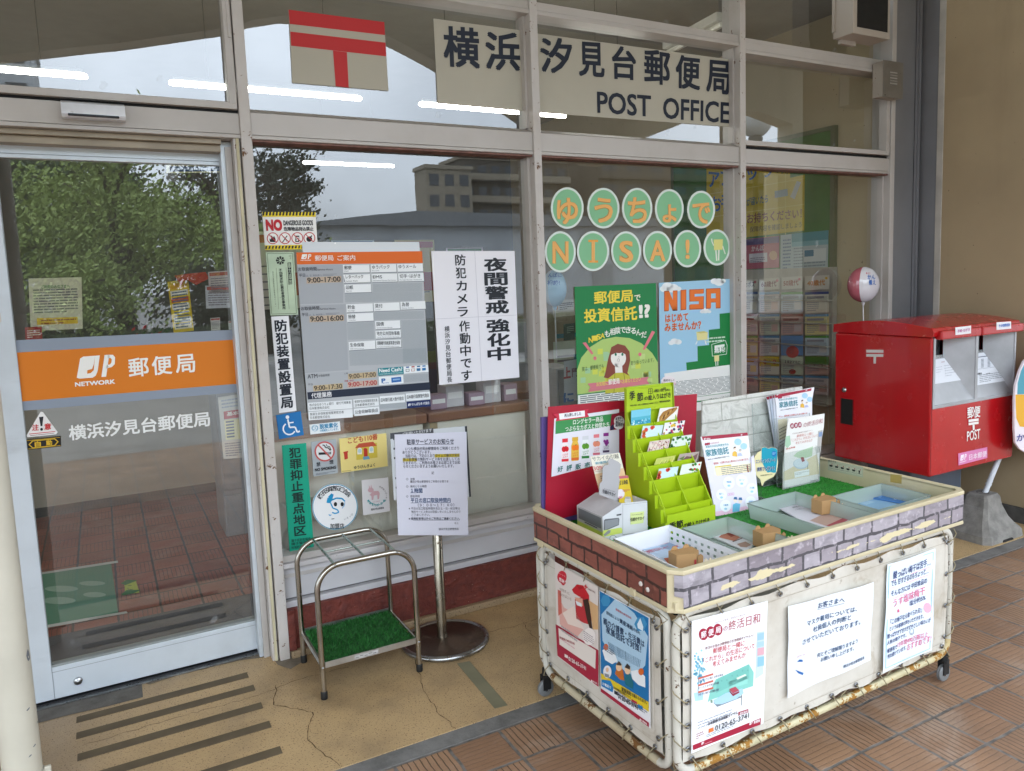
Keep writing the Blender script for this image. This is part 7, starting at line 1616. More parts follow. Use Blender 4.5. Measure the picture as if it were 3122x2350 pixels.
for (k, cn_, lb_, kind) in cards:
    y, z = tier(k)
    s = Sheet((YN, -(y+.0085)), cA, cn_, bgc[kind], .0008); R = s.seed
    def dot(u, v, r, c, z=2):
        x, yy = s.uv(u, v); s.circ(x, yy, r, r*1.1, c, z, 9)
    if kind == 'nemo':
        s.r(0, 0, 1, .35, '#7cc6dc', 1); s.r(0, .5, 1, 1, '#3a9ab8', 1)
        for i in range(60): dot(R.uniform(.04, .96), R.uniform(.5, .95), R.uniform(4, 8), R.choice(['#6fc4e0', '#dff0f4', '#2f86b0', '#8ad0e4']))
    elif kind == 'brown':
        s.uq([(.06, .55), (.2, .25), (.5, .1), (.9, .02), (.95, .12), (.8, .35), (.6, .55), (.35, .85), (.12, .9)], '#a8783a', 1)
        for i in range(6): s.uq([(.12+.1*i, .8-.12*i), (.2+.1*i, .5-.08*i), (.26+.1*i, .55-.09*i), (.2+.1*i, .82-.12*i)], '#6a4420' if i % 2 else '#c89a58', 2)
        s.uq([(.08, .85), (.3, .75), (.32, .92), (.1, .97)], '#b8843a', 2)
    elif kind == 'tulip':
        for i in range(11):
            u = .1+R.uniform(-.05, .1) if i < 7 else .1+.08*(i-6); v = .2+.11*i if i < 7 else .9
            dot(u, v, R.uniform(13, 18), R.choice(['#d8453a', '#e8604a', '#e07a3a']), 3); s.uq([(u-.02, v+.06), (u+.1, v+.02), (u+.06, v+.14)], '#5a9a4a', 2)
        dot(.45, .12, 15, '#d8453a'); dot(.52, .08, 12, '#e8604a')
    elif kind in ('mixed', 'leaf', 'cherry', 'fruit'):
        pal_ = dict(mixed=['#c84a6a', '#6a4a8a', '#e0b83a', '#4a7a4a', '#3a3a5a'], leaf=['#4a8a4a', '#6aa86a', '#3a7040'], cherry=['#c8828a', '#d8a0a0', '#8a5a4a'], fruit=['#c8202c', '#d83a34', '#3a8a3a', '#5aa04a'])[kind]
        n = dict(mixed=44, leaf=60, cherry=60, fruit=34)[kind]
        for i in range(n):
            u, v = R.random(), R.random()
            if kind == 'leaf' and (.25 < u < .8 and .25 < v < .8): continue
            if kind == 'mixed' and u > .0 and v < .25 and u < .25: continue
            if kind == 'fruit' and u < .4: continue
            dot(min(.93, max(.06, u)), min(.93, max(.06, v)), R.uniform(3, 6) if kind == 'cherry' else R.uniform(6, 12), R.choice(pal_))
        if kind == 'cherry':
            for i in range(5): s.line([s.uv(.1+.2*i, .95), s.uv(.3+.16*i, .1)], 2.5, '#8a6a5a', 1)
    elif kind == 'wheat':
        for i in range(26): u = R.uniform(.05, .9); s.line([s.uv(u, .95), s.uv(min(.97, u+R.uniform(-.05, .25)), R.uniform(.1, .5))], 4, R.choice(['#d9c84a', '#8aa03a', '#e6dc8a']), 1)
    elif kind == 'mauve':
        s.uq([(.1, .6), (.4, .2), (.7, .3), (.95, .1), (.95, .5), (.5, .8), (.2, .9)], '#7a5a5a', 1); s.uq([(.05, .3), (.3, .15), (.25, .45)], '#6a7a4a', 2); s.uq([(.6, .6), (.9, .55), (.8, .85)], '#4a5a3a', 2)
    tag(s.obj('postcard', fixn=False), lb_, 'postcard', 'postcards in the lime green rack')

# card lorry holding leaflets
WC = plain('white_card', '#d9d8dc', .5, var=.03); GC_ = plain('grey_printed_card', '#b7b4b6', .55)
TY = -1.168; P_ = lambda x, y: at(cA[0]+x/cA[2], cA[1]+y/cA[2], YN, -TY)
xf, xe, xb = P_(603, 1250).x, P_(768, 1200).x, P_(980, 1045).x
zc, zw, zb2 = P_(770, 1065).z, P_(603, 1180).z, P_(980, 1045).z
yb_ = -.995
ly = thing('card_lorry', 'white folded card lorry with printed grey windows and lime stripe holding leaflets', 'leaflet holder', ((xf+xb)/2, TY+.08, ZF))
m = MB()
m.prism([(xf, TY, ZF), (xb, TY, ZF), (xb, TY, zb2), (xe, TY, zc), (xe-.004, TY, zc-.004), (xf, TY, zw)], (0, .002, 0), WC)
m.prism([(xf, yb_, ZF), (xb, yb_, ZF), (xb, yb_, zb2), (xe, yb_, zc), (xf, yb_, zw)], (0, .002, 0), WC)
m.quad((xf, TY, ZF), (xf, yb_, ZF), (xf, yb_, zw), (xf, TY, zw), GC_); m.quad((xf, TY, zw), (xf, yb_, zw), (xe, yb_, zc), (xe, TY, zc), GC_); m.quad((xb, TY, ZF), (xb, yb_, ZF), (xb, yb_, zb2), (xb, TY, zb2), WC)
m.quad((xe, TY+.002, ZF+.02), (xe, yb_, ZF+.02), (xe, yb_, zc), (xe, TY+.002, zc), WC); m.obj('lorry_body', ly, fixn=False)
s = Sheet((YN, -TY+.0008), cA, [(600, 1180), (975, 1060), (950, 1320), (600, 1340)], '#d9d8dc', .0002, shape=[(600, 1339), (600.5, 1339), (600.5, 1339.5)])
s.q([(614, 1210), (624, 1200), (738, 1188), (744, 1200), (740, 1250), (620, 1300), (612, 1290)], '#6a6b70', 1); s.q([(620, 1214), (736, 1194), (736, 1244), (622, 1290)], '#8f9095', 2); s.q([(606, 1296), (760, 1270), (770, 1290), (768, 1318), (600, 1352)], '#cdd86a', 1); s.q([(608, 1330), (650, 1292), (672, 1294), (664, 1316), (620, 1345)], '#8f9095', 2)
s.line([(772, 1072), (772, 1335)], 2, '#8a8a90'); s.line([(775, 1330), (960, 1308)], 3, '#55565c'); s.line([(780, 1078), (975, 1056)], 2, '#8a8a90'); s.q([(836, 1145), (955, 1132), (948, 1232), (838, 1246)], '#dde6a0', 1)
s.q([(780, 1340), (950, 1312), (948, 1335), (780, 1362)], '#5a5b60', 1); s.circ(888, 1345, 30, 26, '#e2e2e6', 2, 24); s.circ(888, 1345, 30, 26, '#4a4b50', 3, 24, 3); s.circ(690, 1360, 30, 24, '#e2e2e6', 2, 24); s.circ(690, 1360, 30, 24, '#4a4b50', 3, 24, 3)
s.t('まごころこめておつきあい', 846, 1168, 940, 1158, 9, '#4a4b44', .01); s.t('引越のサカイ', 834, 1220, 950, 1204, 32, '#33342e', .02); s.q([(718, 1160), (760, 1152), (758, 1166), (720, 1172)], '#4a4b50', 3); s.obj('side_print', ly, fixn=False)
m = MB(); gx = xf-.0006
def wf(a, b, z0, z1, col): m.quad((gx, TY+(yb_-TY)*a, z0), (gx, TY+(yb_-TY)*b, z0), (gx, TY+(yb_-TY)*b, z1), (gx, TY+(yb_-TY)*a, z1), ink(col))
wf(.05, .95, ZF+(zw-ZF)*.48, ZF+(zw-ZF)*.93, '#6f7076'); gx -= .0005; wf(.0, 1, ZF+(zw-ZF)*.08, ZF+(zw-ZF)*.36, '#c3cf58'); wf(.2, .7, ZF+(zw-ZF)*.42, ZF+(zw-ZF)*.46, '#3a3a40'); m.obj('front_print', ly, fixn=False)
s = Sheet((Vector((zc-zw, 0, -(xe-xf))).normalized()*-1, (Vector((zc-zw, 0, -(xe-xf))).normalized()*-1).dot(Vector((xf, TY, zw)))+.0008), cA, [(420, 1105), (570, 990), (735, 1050), (600, 1165)], '#d9d8dc', .0002, shape=[(500, 1100), (500.5, 1100), (500.5, 1100.5)])
s.t('1141', 502, 1130, 548, 1148, 22, '#33343a', .01); s.obj('roof_print', ly, fixn=False)
s = Sheet((YN, 1.090), cA, [(574, 900), (745, 960), (728, 1052), (572, 990)], '#b2afb2', .002, shape=[(572, 992), (580, 900), (600, 880), (604, 770), (620, 745), (655, 740), (648, 705), (665, 684), (690, 692), (735, 715), (757, 735), (752, 800), (740, 830), (748, 870), (735, 950), (728, 1052)])
s.t('まごころこめておつきあい', 612, 946, 706, 972, 9, '#4a4a50', .01); s.t('引越のサカイ', 600, 978, 708, 1010, 32, '#2f3036', .02); s.obj('top_tab', ly, fixn=False)
s = Sheet((YN, 1.060), cA, [(498, 672), (746, 638), (830, 960), (585, 1000)], '#efe8d8', .001)
s.uq([(0, .45), (1, .4), (1, 1), (0, 1)], '#ecc9a0', 1); s.t('サカイの引越', 518, 712, 742, 684, 42, '#6a6a66', .004); s.t('郵便局専用', 542, 738, 700, 716, 22, '#4a9ab4', .006); s.t('30%OFF!', 528, 792, 720, 770, 46, '#e07a7a', .008); s.line([(530, 800), (720, 776)], 2, '#b07a7a'); s.fine(.15, .5, .8, .6, 2, '#8a7a7a')
tag(s.obj('removal_leaflet', fixn=False), 'white and orange leaflet with grey heading standing in the card lorry', 'leaflet', 'leaflets in the card lorry')
s = Sheet((YN, 1.080), cA, [(738, 836), (818, 830), (862, 1056), (742, 1066)], '#e6c83a', .001)
s.r(0, 0, 1, .1, '#c86a7a', 1); s.t('引越', 738, 912, 816, 902, 38, '#4a4a44', .012); s.circ(752, 985, 36, 40, '#efe6ec', 1, 20); s.t('OFF!', 738, 1030, 768, 1026, 26, '#d84a7a', .02); s.fine(.3, .5, .9, .6, 3, '#c86a5a', 3)
s.circ(815, 1045, 28, 30, '#e8e6e2', 2, 20); s.circ(815, 1018, 26, 10, '#b7b4ae', 3, 18)
tag(s.obj('removal_leaflet', fixn=False), 'yellow leaflet with a pink top edge standing in the card lorry', 'leaflet', 'leaflets in the card lorry')

# white brick pattern panel at the back
def whitebrick():
    t = NT('white_brick_relief'); x, y, z = t.xyz()
    b = t.new('ShaderNodeTexBrick'); t.l.new(t.comb(t.ma('ADD', x, .03), t.ma('ADD', z, .02), 0.0), b.inputs['Vector'])
    for k, v in (('Scale', 1.0), ('Mortar Size', .003), ('Mortar Smooth', .3), ('Brick Width', .30), ('Row Height', .082)): b.inputs[k].default_value = v
    n = t.noise(13, 6, .65, dist=.8)
    c = t.mix(t.ma('MULTIPLY', t.ramp(n, .5, .62), .35), lin('#d8d6d0'), lin('#9d9b94')); c = t.mix(b.outputs['Fac'], c, lin('#b8b6ae'))
    t.bump(t.ma('SUBTRACT', t.ma('MULTIPLY', n, 1.4), b.outputs['Fac']), .8, .012); return t.fin(c, .55, 0, .3)
m = MB(); m.prism([(1.585, -.925, ZF), (2.235, -.925, ZF), (2.235, -.90, 1.105), (1.625, -.90, 1.10)], (0, .008, 0), whitebrick()); tag(m.obj('brick_panel'), 'white brick relief panel standing along the back of the wagon', 'panel')

# pink pocket holder with family trust leaflet
ta = rad(13); na = Vector((0, -math.cos(ta), math.sin(ta))); PH = Vector((1.45, -1.18, ZF))
def trust(s, x0, y0, w):   # heading shared by the same leaflet in both holders, x0,y0 top left in crop px, w width
    k = w/480.
    s.t('家族の大切な財産を守る', x0+40*k, y0+150*k, x0+270*k, y0+122*k, 26*k, '#3a9aa6', .006); s.t('家族信託', x0+46*k, y0+238*k, x0+274*k, y0+206*k, 74*k, '#1f8494', .018)
    for i in range(3): s.circ(x0+(38+17*i)*k, y0+(110-3*i)*k, 10*k, 14*k, CR, 2, 14)
    s.t('の終活日和', x0+88*k, y0+112*k, x0+175*k, y0+100*k, 20*k, '#c87a8a', .004); s.t('信託による資産承継の仕組みです。', x0+60*k, y0+272*k, x0+280*k, y0+238*k, 14*k, '#3a3a44', .008)
    for (dx, dy, r_) in ((365, 85, 36), (425, 130, 34)): s.circ(x0+dx*k, y0+(dy+0)*k, r_*k, r_*.95*k, '#a9d0ea', 2, 20)
    s.q([(x0+308*k, y0+230*k), (x0+312*k, y0+190*k), (x0+335*k, y0+178*k), (x0+352*k, y0+192*k), (x0+358*k, y0+236*k)], '#e8b84a', 3); s.circ(x0+332*k, y0+155*k, 13*k, 18*k, '#f0d8c4', 3, 14); s.q([(x0+318*k, y0+160*k), (x0+322*k, y0+136*k), (x0+342*k, y0+134*k), (x0+344*k, y0+144*k), (x0+326*k, y0+150*k)], '#4a3a34', 4)
    s.q([(x0+360*k, y0+232*k), (x0+366*k, y0+205*k), (x0+395*k, y0+198*k), (x0+412*k, y0+226*k)], '#b9bfe0', 3); s.circ(x0+386*k, y0+178*k, 13*k, 17*k, '#f0dccc', 3, 14); s.q([(x0+372*k, y0+176*k), (x0+378*k, y0+160*k), (x0+398*k, y0+160*k), (x0+400*k, y0+174*k)], '#b8b4b0', 4)
ph = thing('pocket_holder', 'pale pink card pocket holder with round blue drawings and a dark pink side', 'leaflet holder', (1.55, -1.15, ZF))
pl0 = (na, na.dot(PH)); HPK = plain('pink_card_side', '#8a4a44', .55)
a0 = Vector((1.452, -1.18, ZF)); tz = .30; top = a0+Vector((0, tz*math.sin(ta)/math.cos(ta), tz*.62))
m = MB(); m.prism([(1.452, -1.18, ZF), (1.452, -1.135, .86), (1.452, -1.110, .915), (1.452, -1.075, .915), (1.452, -1.05, ZF)], (.003, 0, 0), HPK); m.prism([(1.655, -1.18, ZF), (1.655, -1.135, .86), (1.655, -1.05, ZF)], (.003, 0, 0), HPK); m.obj('side_panel', ph)
s = Sheet(pl0, cB, [(170, 760), (655, 790), (715, 1340), (275, 1410)], '#e2dcec', .003, shape=[(152, 765), (196, 840), (245, 850), (262, 985), (290, 1002), (625, 962), (640, 945), (635, 812), (660, 790), (668, 860), (718, 1342), (275, 1410)])
s.uq([(0, .93), (1, .9), (1, 1), (.0, 1)], '#ecc4dc', 1)
for (x, y, r_, tx) in ((405, 1070, 58, '相談'), (535, 1050, 58, 'ローン'), (330, 1190, 52, '暮らし'), (638, 1130, 52, '介護'), (372, 1305, 56, '不動産'), (628, 1270, 56, '手続き')): s.circ(x, y, r_, r_*1.08, '#eef2f8', 2, 28); s.ct(tx, x, y-8, 50, 20, '#5a9ac8', .012); s.circ(x, y+30, 16, 12, '#a5cfe6', 3, 12)
for i in range(3): s.circ(403+22*i, 1190-3*i, 11, 14, '#d88ab0', 3, 14, 3)
for (x, y) in ((470, 1245), (520, 1250)): s.circ(x, y, 20, 28, '#f0ddd0', 3, 18); s.q([(x-20, y-6), (x-12, y-30), (x+14, y-30), (x+21, y-2)], '#3a6a9a', 4)
s.q([(440, 1370), (446, 1290), (478, 1276), (520, 1284), (512, 1360)], '#6ab8dc', 3); s.obj('pocket_front', ph, fixn=False)
s = Sheet((na, na.dot(PH)-.010), cB, [(120, 602), (600, 560), (648, 1000), (215, 1060)], '#eceaee', .003)
s.uq([(0.02, .0), (.99, .0), (.995, .07), (.03, .085)], CR, 1); jp(s, 152, 635, 22, 16, '#f2e9ec', 3); s.t('郵便局', 178, 634, 216, 630, 16, '#f2e9ec', .01); jp(s, 526, 592, 18, 14, '#f2e9ec', 3); trust(s, 132, 570, 480)
s.t('認知症、と診断されると様々なリスクがあります。', 252, 888, 606, 842, 24, '#d05a4a', .012); s.q([(262, 905), (430, 885), (432, 897), (264, 918)], '#d9c84a', 1); s.q([(262, 920), (640, 870), (645, 960), (280, 1005)], '#eee2c0', 1); s.fine(.3, .72, .96, .92, 5, '#6a6a74', 3, .3)
tag(s.obj('trust_leaflet', fixn=False), 'white leaflet with a crimson band and teal heading in the pink pocket holder', 'leaflet')

# clear acrylic holders
def acrylic(label, x0, x1, y, zt, dep, cut):
    t = thing('acrylic_holder', label, 'leaflet holder', ((x0+x1)/2, y+dep/2, ZF), 'clear acrylic leaflet holders')
    m = MB(); m.box(x0, x1, y, y+.002, ZF, ZF+cut, ACRYL); m.box(x0, x0+.002, y, y+dep, ZF, ZF+cut, ACRYL); m.box(x1-.002, x1, y, y+dep, ZF, ZF+cut, ACRYL); m.box(x0, x1, y, y+dep, ZF, ZF+.002, ACRYL); m.obj('pocket', t)
    m = MB(); m.prism([(x0, y+dep, ZF), (x1, y+dep, ZF), (x1, y+dep+.02, zt), (x0, y+dep+.02, zt)], (0, .002, 0), ACRYL); m.obj('back_sheet', t)
    m = MB(); E_ = plain('acrylic_edge', '#9aa5a4', .2)
    for (a, b) in (((x0, y, ZF), (x0, y, ZF+cut)), ((x1, y, ZF), (x1, y, ZF+cut)), ((x0, y, ZF+.001), (x1, y, ZF+.001)), ((x0, y+dep, ZF), (x0, y+dep+.02, zt)), ((x1, y+dep, ZF), (x1, y+dep+.02, zt))): m.tube([a, b], .0011, E_, 5)
    m.obj('edge', t); return t
acrylic('clear acrylic holder at the front holding the leaflet with a round table picture', 1.945, 2.17, -1.062, 1.0, .04, .16)
acrylic('taller clear acrylic holder behind holding the thick sheaf of leaflets', 1.90, 2.16, -.985, 1.06, .05, .17)
tb = rad(6); nb = Vector((-.0, -math.cos(tb), math.sin(tb))); pb = (nb, nb.dot(Vector((1.95, -1.056, ZF))))
s = Sheet(pb, cB, [(1012, 420), (1378, 368), (1322, 1072), (955, 1140)], '#e9e6e2', .004, shape=[(1012, 420), (1200, 398), (1378, 368), (1372, 500), (1340, 680), (1325, 800), (1322, 1072), (955, 1140), (958, 900), (990, 600)])
for i, ch_ in enumerate('郵便局'): s.circ(1048+38*i, 494-6*i, 21, 28, '#a03a52', 2, 22); s.ct(ch_, 1048+38*i, 494-6*i, 26, 32, '#eadfe2', .015)
s.t('の終活日和', 1160, 512, 1352, 468, 54, '#a85a64', .004); s.t('終活のお悩みは郵便局の生活相談ダイヤルへ', 1050, 580, 1250, 545, 14, '#8a6a6a')
for (tx, x0, y0, x1, y1) in (('郵便局と一緒に', 1092, 612, 1262, 580), ('「これから」の生活について', 1038, 655, 1306, 605), ('考えてみませんか', 1080, 684, 1252, 650)): s.t(tx, x0, y0, x1, y1, 30, '#d08a84', .004)
s.q([(1100, 760), (1260, 700), (1250, 800), (1150, 830), (1060, 800)], '#b8cfae', 1); s.q([(985, 600), (1025, 590), (1036, 680), (1000, 720), (975, 690)], '#a9c8ae', 1); s.q([(1312, 545), (1358, 535), (1338, 760), (1300, 770)], '#b9b4b0', 1); s.q([(1320, 560), (1356, 550), (1350, 600), (1316, 606)], '#7f94b8', 2)
s.q([(960, 960), (1300, 780), (1322, 900), (1322, 980), (960, 1050)], '#dccfae', 1); s.circ(1136, 878, 78, 54, '#b9c8d2', 2, 36); s.circ(1136, 872, 70, 46, '#d3dde2', 3, 36); s.q([(1132, 815), (1160, 808), (1175, 850), (1146, 860)], '#9a4a50', 4); s.line([(1205, 880), (1206, 955)], 5, '#6a7a70', 2)
s.q([(1068, 960), (1220, 930), (1218, 990), (1072, 1020)], '#eef0ee', 4); s.fine(.3, .79, .68, .83, 2, '#8a9090', 5, .3); s.fine(.75, .94, .95, .98, 2, '#5a5f60', 3); s.t('終活準備', 985, 735, 1075, 716, 16, '#c86a5a', .02)
tag(s.obj('round_table_leaflet', fixn=False), 'pale leaflet with crimson circles and a round glass table in the front acrylic holder', 'leaflet')
s = Sheet((YN, .945), cB, [(872, 178), (1276, 100), (1250, 520), (905, 760)], '#eceaf0', .004, shape=[(872, 178), (1276, 100), (1252, 230), (1252, 420), (1240, 560), (920, 760), (905, 560), (890, 300)])
s.q([(872, 178), (1246, 112), (1242, 136), (878, 210)], CR, 1); jp(s, 890, 186, 20, 14, '#f2e9ec', 3); jp(s, 1184, 138, 18, 12, '#f2e9ec', 3); trust(s, 880, 118, 390); s.t('もし、認知症と診断されると様々な', 912, 408, 1200, 372, 18, '#d05a4a', .01); s.q([(905, 430), (1000, 416), (985, 620), (915, 640)], '#eee2c0', 1); s.fine(.06, .6, .3, .95, 6, '#8a8478', 3, .3)
tag(s.obj('trust_leaflet', fixn=False), 'white leaflet with a crimson band in front of the sheaf in the tall acrylic holder', 'leaflet')
for i, (dx, dy, c) in enumerate(((-30, 6, '#c9ccd6'), (-62, 14, '#b4bccb'), (-92, 22, '#c3c6cf'))):
    s = Sheet((YN, .940-.004*i), cB, [(880+dx, 178+dy), (1000+dx, 150+dy), (960+dx*.2, 740), (900+dx*.2, 760)], c, .003); s.uq([(0, 0), (1, 0), (1, .05), (0, .05)], '#8e2038', 1)
    tag(s.obj('spare_leaflet', fixn=False), ['spare leaflet fanned just left of the one in the tall acrylic holder', 'spare leaflet fanned in the middle of the sheaf in the tall acrylic holder', 'spare leaflet fanned farthest left in the tall acrylic holder'][i], 'leaflet', 'fanned spare leaflets')
s = Sheet((YN, 1.118), cB, [(655, 705), (905, 705), (905, 1110), (655, 1110)], '#ecdfae', .002, shape=[(738, 745), (742, 715), (770, 706), (810, 722), (840, 710), (880, 716), (900, 735), (898, 790), (906, 860), (895, 950), (860, 1010), (795, 1042), (770, 1060), (745, 1106), (728, 1040), (690, 1000), (664, 940), (656, 870), (668, 810), (700, 765)])
s.q([(738, 745), (742, 717), (770, 709), (810, 725), (840, 713), (880, 719), (898, 738), (896, 840), (884, 966), (860, 970), (830, 960), (800, 968), (780, 940), (738, 850)], '#1d9bb4', 1); s.circ(864, 776, 24, 30, '#1f78b8', 2, 20); s.fine(.77, .14, .9, .2, 2, '#bfe0ea', 3)
s.t('エンディングノート', 676, 876, 882, 862, 44, '#f4f4f2', .07, 3); s.t('エンディングノート', 676, 876, 882, 862, 44, '#2b3f74', .02, 5); s.t('無料プレゼント!', 692, 956, 868, 944, 46, '#f4f4f2', .07, 3); s.t('無料プレゼント!', 692, 956, 868, 944, 46, '#2b3f74', .02, 5); s.t('まずは窓口でお問い合わせください', 726, 1004, 846, 990, 14, '#4a4428', .02)
tag(s.obj('speech_bubble_sign', fixn=False), 'cream and turquoise speech bubble shaped sign beside the pink pocket holder', 'sign')
m = MB(); m.tube([(1.755, -1.114, ZF), (1.755, -1.114, .78)], .002, ACRYL, 6); m.box(1.735, 1.775, -1.12, -1.08, ZF, ZF+.002, ACRYL); tag(m.obj('sign_holder'), 'thin clear stem holding up the speech bubble sign', 'sign holder')

# trays, leaflets and brown card boxes
def opentray(name, label, x0, x1, y0, y1, h, mat, tp=.008, wall=.002, holes=False):
    t = thing(name, label, 'tray', ((x0+x1)/2, (y0+y1)/2, ZF), 'shallow trays on the wagon')
    def L(x, y, z): return Lw(x-WO.x, y-WO.y, z)
    b = [(x0+tp, y0+tp), (x1-tp, y0+tp), (x1-tp, y1-tp), (x0+tp, y1-tp)]; o = [(x0, y0), (x1, y0), (x1, y1), (x0, y1)]
    m = MB(); m.add([L(x, y, ZF+.001) for x, y in b], [(0, 1, 2, 3)], mat); m.obj('tray_floor', t, fixn=False)
    m = MB()
    for i in range(4):
        j = (i+1) % 4
        if not holes: m.add([L(*b[i], ZF+.001), L(*b[j], ZF+.001), L(*o[j], ZF+h), L(*o[i], ZF+h)], [(0, 1, 2, 3)], mat)
        else:
            A, B, C, D = L(*b[i], ZF+.001), L(*b[j], ZF+.001), L(*o[j], ZF+h), L(*o[i], ZF+h)
            def Q(u, v): return (A*(1-u)+B*u)*(1-v)+(D*(1-u)+C*u)*v
            n = max(4, int((B-A).length/.030)) if i in (1, 3) else 1
            if n == 1: m.add([A, B, C, D], [(0, 1, 2, 3)], mat); continue
            rows = [0, .30, .44, .62, .76, 1.0]
            for r_ in range(5):
                for k in range(n):
                    u0, u1 = k/n, (k+1)/n; v0, v1 = rows[r_], rows[r_+1]
                    if r_ in (1, 3):
                        d = .27/n
                        m.add([Q(u0, v0), Q(u0+d, v0), Q(u0+d, v1), Q(u0, v1)], [(0, 1, 2, 3)], mat); m.add([Q(u1-d, v0), Q(u1, v0), Q(u1, v1), Q(u1-d, v1)], [(0, 1, 2, 3)], mat)
                    else: m.add([Q(u0, v0), Q(u1, v0), Q(u1, v1), Q(u0, v1)], [(0, 1, 2, 3)], mat)
    w = m.obj('tray_wall', t, fixn=False); sd_ = w.modifiers.new('thickness', 'SOLIDIFY'); sd_.thickness = wall
    m = MB(); m.tube([L(x, y, ZF+h) for x, y in o], .0024, mat, 6, closed=True); m.obj('tray_rim', t)
    return t
WPL = plain('white_basket_plastic', '#dfe1e6', .4, var=.03)
opentray('perforated_tray', 'white plastic tray with rows of square holes at the front left of the wagon', .856, 1.100, -1.685, -1.335, .068, WPL, .006, .002, True)
opentray('frosted_tray', 'frosted plastic tray second from the left at the front of the wagon', 1.125, 1.345, -1.685, -1.375, .062, FROST)
opentray('frosted_tray', 'frosted plastic tray third from the left on the green mat', 1.53, 1.80, -1.66, -1.29, .06, FROST)
opentray('frosted_tray', 'frosted plastic tray with blue leaflets at the right end of the wagon', 1.85, 2.17, -1.64, -1.42, .06, FROST)
def flat(crop, cn_, z, col, lb_, draw, shape=None, grp=None):
    s = Sheet(((0, 0, 1), z), crop, cn_, col, .004, shape=shape); draw(s); tag(s.obj('flat_leaflet', fixn=False), lb_, 'leaflet', grp or 'leaflets lying in the trays')
def d1(s):
    s.uq([(0, 0), (1, 0), (1, .06), (0, .06)], CR, 1); s.uq([(.0, .07), (1, .07), (1, .5), (0, .6)], '#b9cfe6', 1); s.t('郵便局のゆうちょ', 420, 458, 560, 418, 26, '#c86a7a', .008); s.t('防犯ではじめて', 444, 468, 660, 408, 36, '#c85a72', .012); s.q([(676, 398), (738, 384), (744, 396), (680, 412)], '#b8606a', 3); s.q([(590, 520), (690, 505), (740, 560), (640, 580)], '#b05a3a', 2); s.uq([(.55, .1), (.95, .05), (.95, .25), (.6, .3)], '#8fa8c4', 2)
flat(cC, [(330, 408), (645, 340), (1080, 560), (790, 640)], .702, '#e9e9ef', 'pale blue and white leaflet with a crimson edge in the white perforated tray', d1)
def d2(s):
    s.uq([(0, 0), (1, 0), (1, .07), (0, .09)], '#b04a4a', 1); s.t('リピート', 1090, 280, 1215, 236, 32, '#4a4a54', .01); s.q([(1190, 275), (1290, 250), (1400, 295), (1320, 340), (1160, 300)], '#b8735a', 2); s.q([(1240, 262), (1290, 252), (1340, 280), (1290, 300)], '#8a3a2c', 3); s.q([(1330, 200), (1420, 185), (1450, 215), (1350, 230)], '#9aa0b4', 2); s.q([(1350, 370), (1440, 345), (1500, 380), (1450, 405), (1390, 400)], '#a98a7c', 2); s.q([(1300, 345), (1420, 300), (1430, 306), (1310, 352)], '#6a5a5a', 3)
flat(cC, [(1030, 262), (1312, 172), (1610, 330), (1440, 440)], .700, '#dddee4', 'leaflet with food pictures and a red edge in the second tray', d2)
def d3(s):
    s.t('終活のご相談', 500, 590, 640, 560, 22, '#8a8a94', .01); s.t('お気軽にどうぞ', 520, 610, 640, 585, 16, '#9a9aa4'); s.uq([(.05, .62), (1, .55), (1, .85), (.1, .9)], '#c3a79c', 1); s.uq([(.1, .9), (1, .83), (1, .92), (.15, 1)], '#b0525c', 2); s.uq([(.45, .4), (.9, .35), (.95, .5), (.5, .55)], '#bcd0dc', 1)
flat(cDD, [(350, 580), (560, 505), (1185, 640), (800, 780)], .704, '#dcdbe6', 'white leaflet with a brownish picture and red edge in the third tray', d3, [(345, 575), (420, 545), (520, 512), (570, 505), (640, 525), (900, 640), (1185, 645), (800, 790), (560, 690)])
def d4(s):
    s.uq([(0, 0), (1, 0), (1, 1), (0, 1)], '#8fb8d8', 1); s.uq([(.05, .15), (.6, .1), (.65, .5), (.1, .55)], '#a9cbe2', 2)
flat(cDD, [(945, 505), (1110, 480), (1480, 560), (1290, 610)], .700, '#a6cbe4', 'pale sky blue leaflet at left in the right hand tray', d4)
def d5(s):
    s.uq([(0, .0), (1, 0), (1, 1), (0, 1)], '#4a7fc0', 1); s.t('DD', 1420, 515, 1490, 488, 30, '#c9daf0', .02)
    s.uq([(.1, .3), (.5, .2), (.52, .26), (.12, .36)], '#7aa4d8', 2); s.uq([(.2, .85), (.95, .8), (.95, .95), (.25, .97)], '#2f4a74', 2)
flat(cDD, [(1130, 480), (1310, 420), (1610, 490), (1500, 545)], .706, '#5a8fd0', 'mid blue leaflet with white letters at right in the right hand tray', d5)
KRAFT = plain('brown_kraft_card', '#b08a5c', .65, var=.06); KRAFTD = plain('brown_kraft_card_shaded_side', '#a37f54', .65, var=.06)
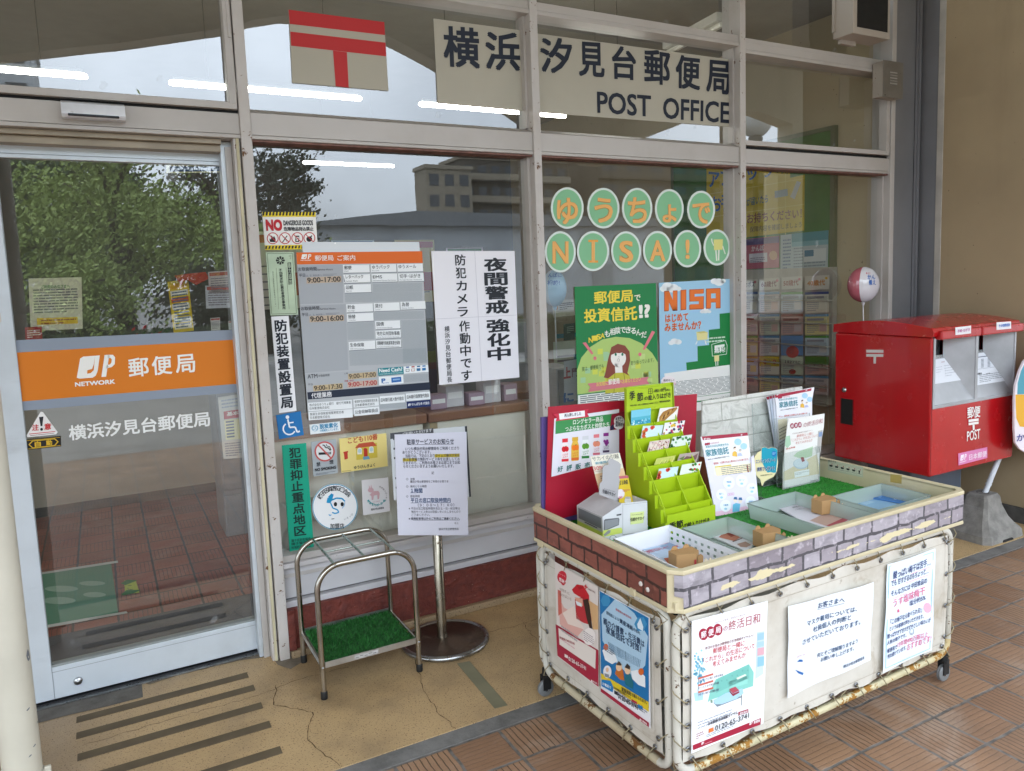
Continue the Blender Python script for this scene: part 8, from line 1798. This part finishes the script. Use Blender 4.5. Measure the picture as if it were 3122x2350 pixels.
for i, (crop, cxp, cyp, lb_) in enumerate([(cC, 815, 600, 'small brown eared card box in the white perforated tray'), (cC, 1680, 370, 'small brown eared card box in the second tray'), (cDD, 785, 610, 'small brown eared card box on the leaflet in the third tray')]):
    p = at(crop[0]+cxp/crop[2], crop[1]+cyp/crop[2], (0, 0, 1), .712)
    zt_ = .708
    bt = thing('card_box', lb_, 'card box', (p.x, p.y, zt_), 'brown eared card boxes')
    M = Matrix.Translation((p.x, p.y, zt_)) @ Matrix.Rotation(rad(-8+5*i), 4, 'Z')
    m = MB(); w, d, h = .088, .062, .054
    m.prism([M @ Vector(v) for v in ((-w/2, -d/2+.012, 0), (w/2-.02, -d/2, 0), (w/2, -d/2+.02, 0), (w/2, d/2, 0), (-w/2, d/2, 0))], (0, 0, h), KRAFT)
    m.obj('box_body', bt)
    for sx in (-1, 1):
        m = MB(); m.prism([M @ Vector((sx*.022+.013*math.cos(a*.449), d/2-.002, h-.004+.016*math.sin(a*.449))) for a in range(8)], M.to_3x3() @ Vector((0, .002, 0)), KRAFT); m.obj('ear', bt)
    m = MB(); m.prism([M @ Vector(v) for v in ((w/2-.018, -d/2-.001, .004), (w/2+.004, -d/2+.002, .004), (w/2+.004, -d/2+.002, h-.012), (w/2-.006, -d/2, h-.004), (w/2-.018, -d/2-.001, h-.010))], M.to_3x3() @ Vector((.0, -.002, 0)), KRAFTD); m.obj('flap', bt)
    for sx in (0, 1):
        m = MB(); m.prism([M @ Vector((w/2+.010+sx*.016+.0075*math.cos(a*.524), -d/2-.006, .018+.016*math.sin(a*.524))) for a in range(12)], M.to_3x3() @ Vector((0, -.002, 0)), ink('#e6d8bc')); m.obj('paw_tab', bt)
    m = MB(); q = M @ Vector((w/2-.026, -d/2-.0012, .006)); m.quad(M @ Vector((w/2-.030, -d/2-.0004, .004)), M @ Vector((w/2-.022, -d/2-.0004, .004)), M @ Vector((w/2-.022, -d/2-.0004, .034)), M @ Vector((w/2-.030, -d/2-.0004, .034)), ink('#a8383a'))
    m.obj('red_print', bt, fixn=False)
    m = MB(); e = M @ Vector((-.012, d/2+.012, h*.55)); m.box(e.x-.014, e.x+.012, e.y-.002, e.y+.0, e.z, e.z+.012, ink('#3a8fd0')); m.obj('blue_tab', bt)

# stickers on the inner face of the right hand rim
pR = Lw(WL-T-.0005, 0, 0); nR = Vector((-math.cos(wa), -math.sin(wa), 0)); RP = (nR, nR.dot(pR))
s = Sheet(RP, cDD, [(808, 150), (1124, 215), (1124, 312), (808, 245)], '#b9bca6', .0008)
s.t('組立方法', 815, 165, 885, 178, 12, '#3a3a34', .02)
for k in range(6):
    x = 816+k*51; y = 178+k*10.5; s.q([(x, y), (x+44, y+9), (x+44, y+66), (x, y+57)], '#c6c8b4', 2); s.q([(x+6, y+16), (x+38, y+22), (x+34, y+38), (x+10, y+34)] if k < 5 else [(x+14, y+14), (x+30, y+20), (x+24, y+50), (x+16, y+46)], '#262a28', 3); s.circ(x+32, y+12, 5, 5, '#b04a4a', 4, 8); s.q([(x+5, y+44), (x+40, y+51), (x+40, y+54), (x+5, y+47)], '#6a6a62', 3)
tag(s.obj('instruction_sticker', fixn=False), 'strip sticker with six small assembly pictures inside the right rim of the wagon', 'sticker')
s = Sheet(RP, cDD, [(1370, 280), (1472, 290), (1470, 368), (1369, 352)], '#b39b56', .0006)
tag(s.obj('tape_patch', fixn=False), 'square of yellowed tape inside the right rim of the wagon', 'tape')
bpy.data.objects.remove(_fo)
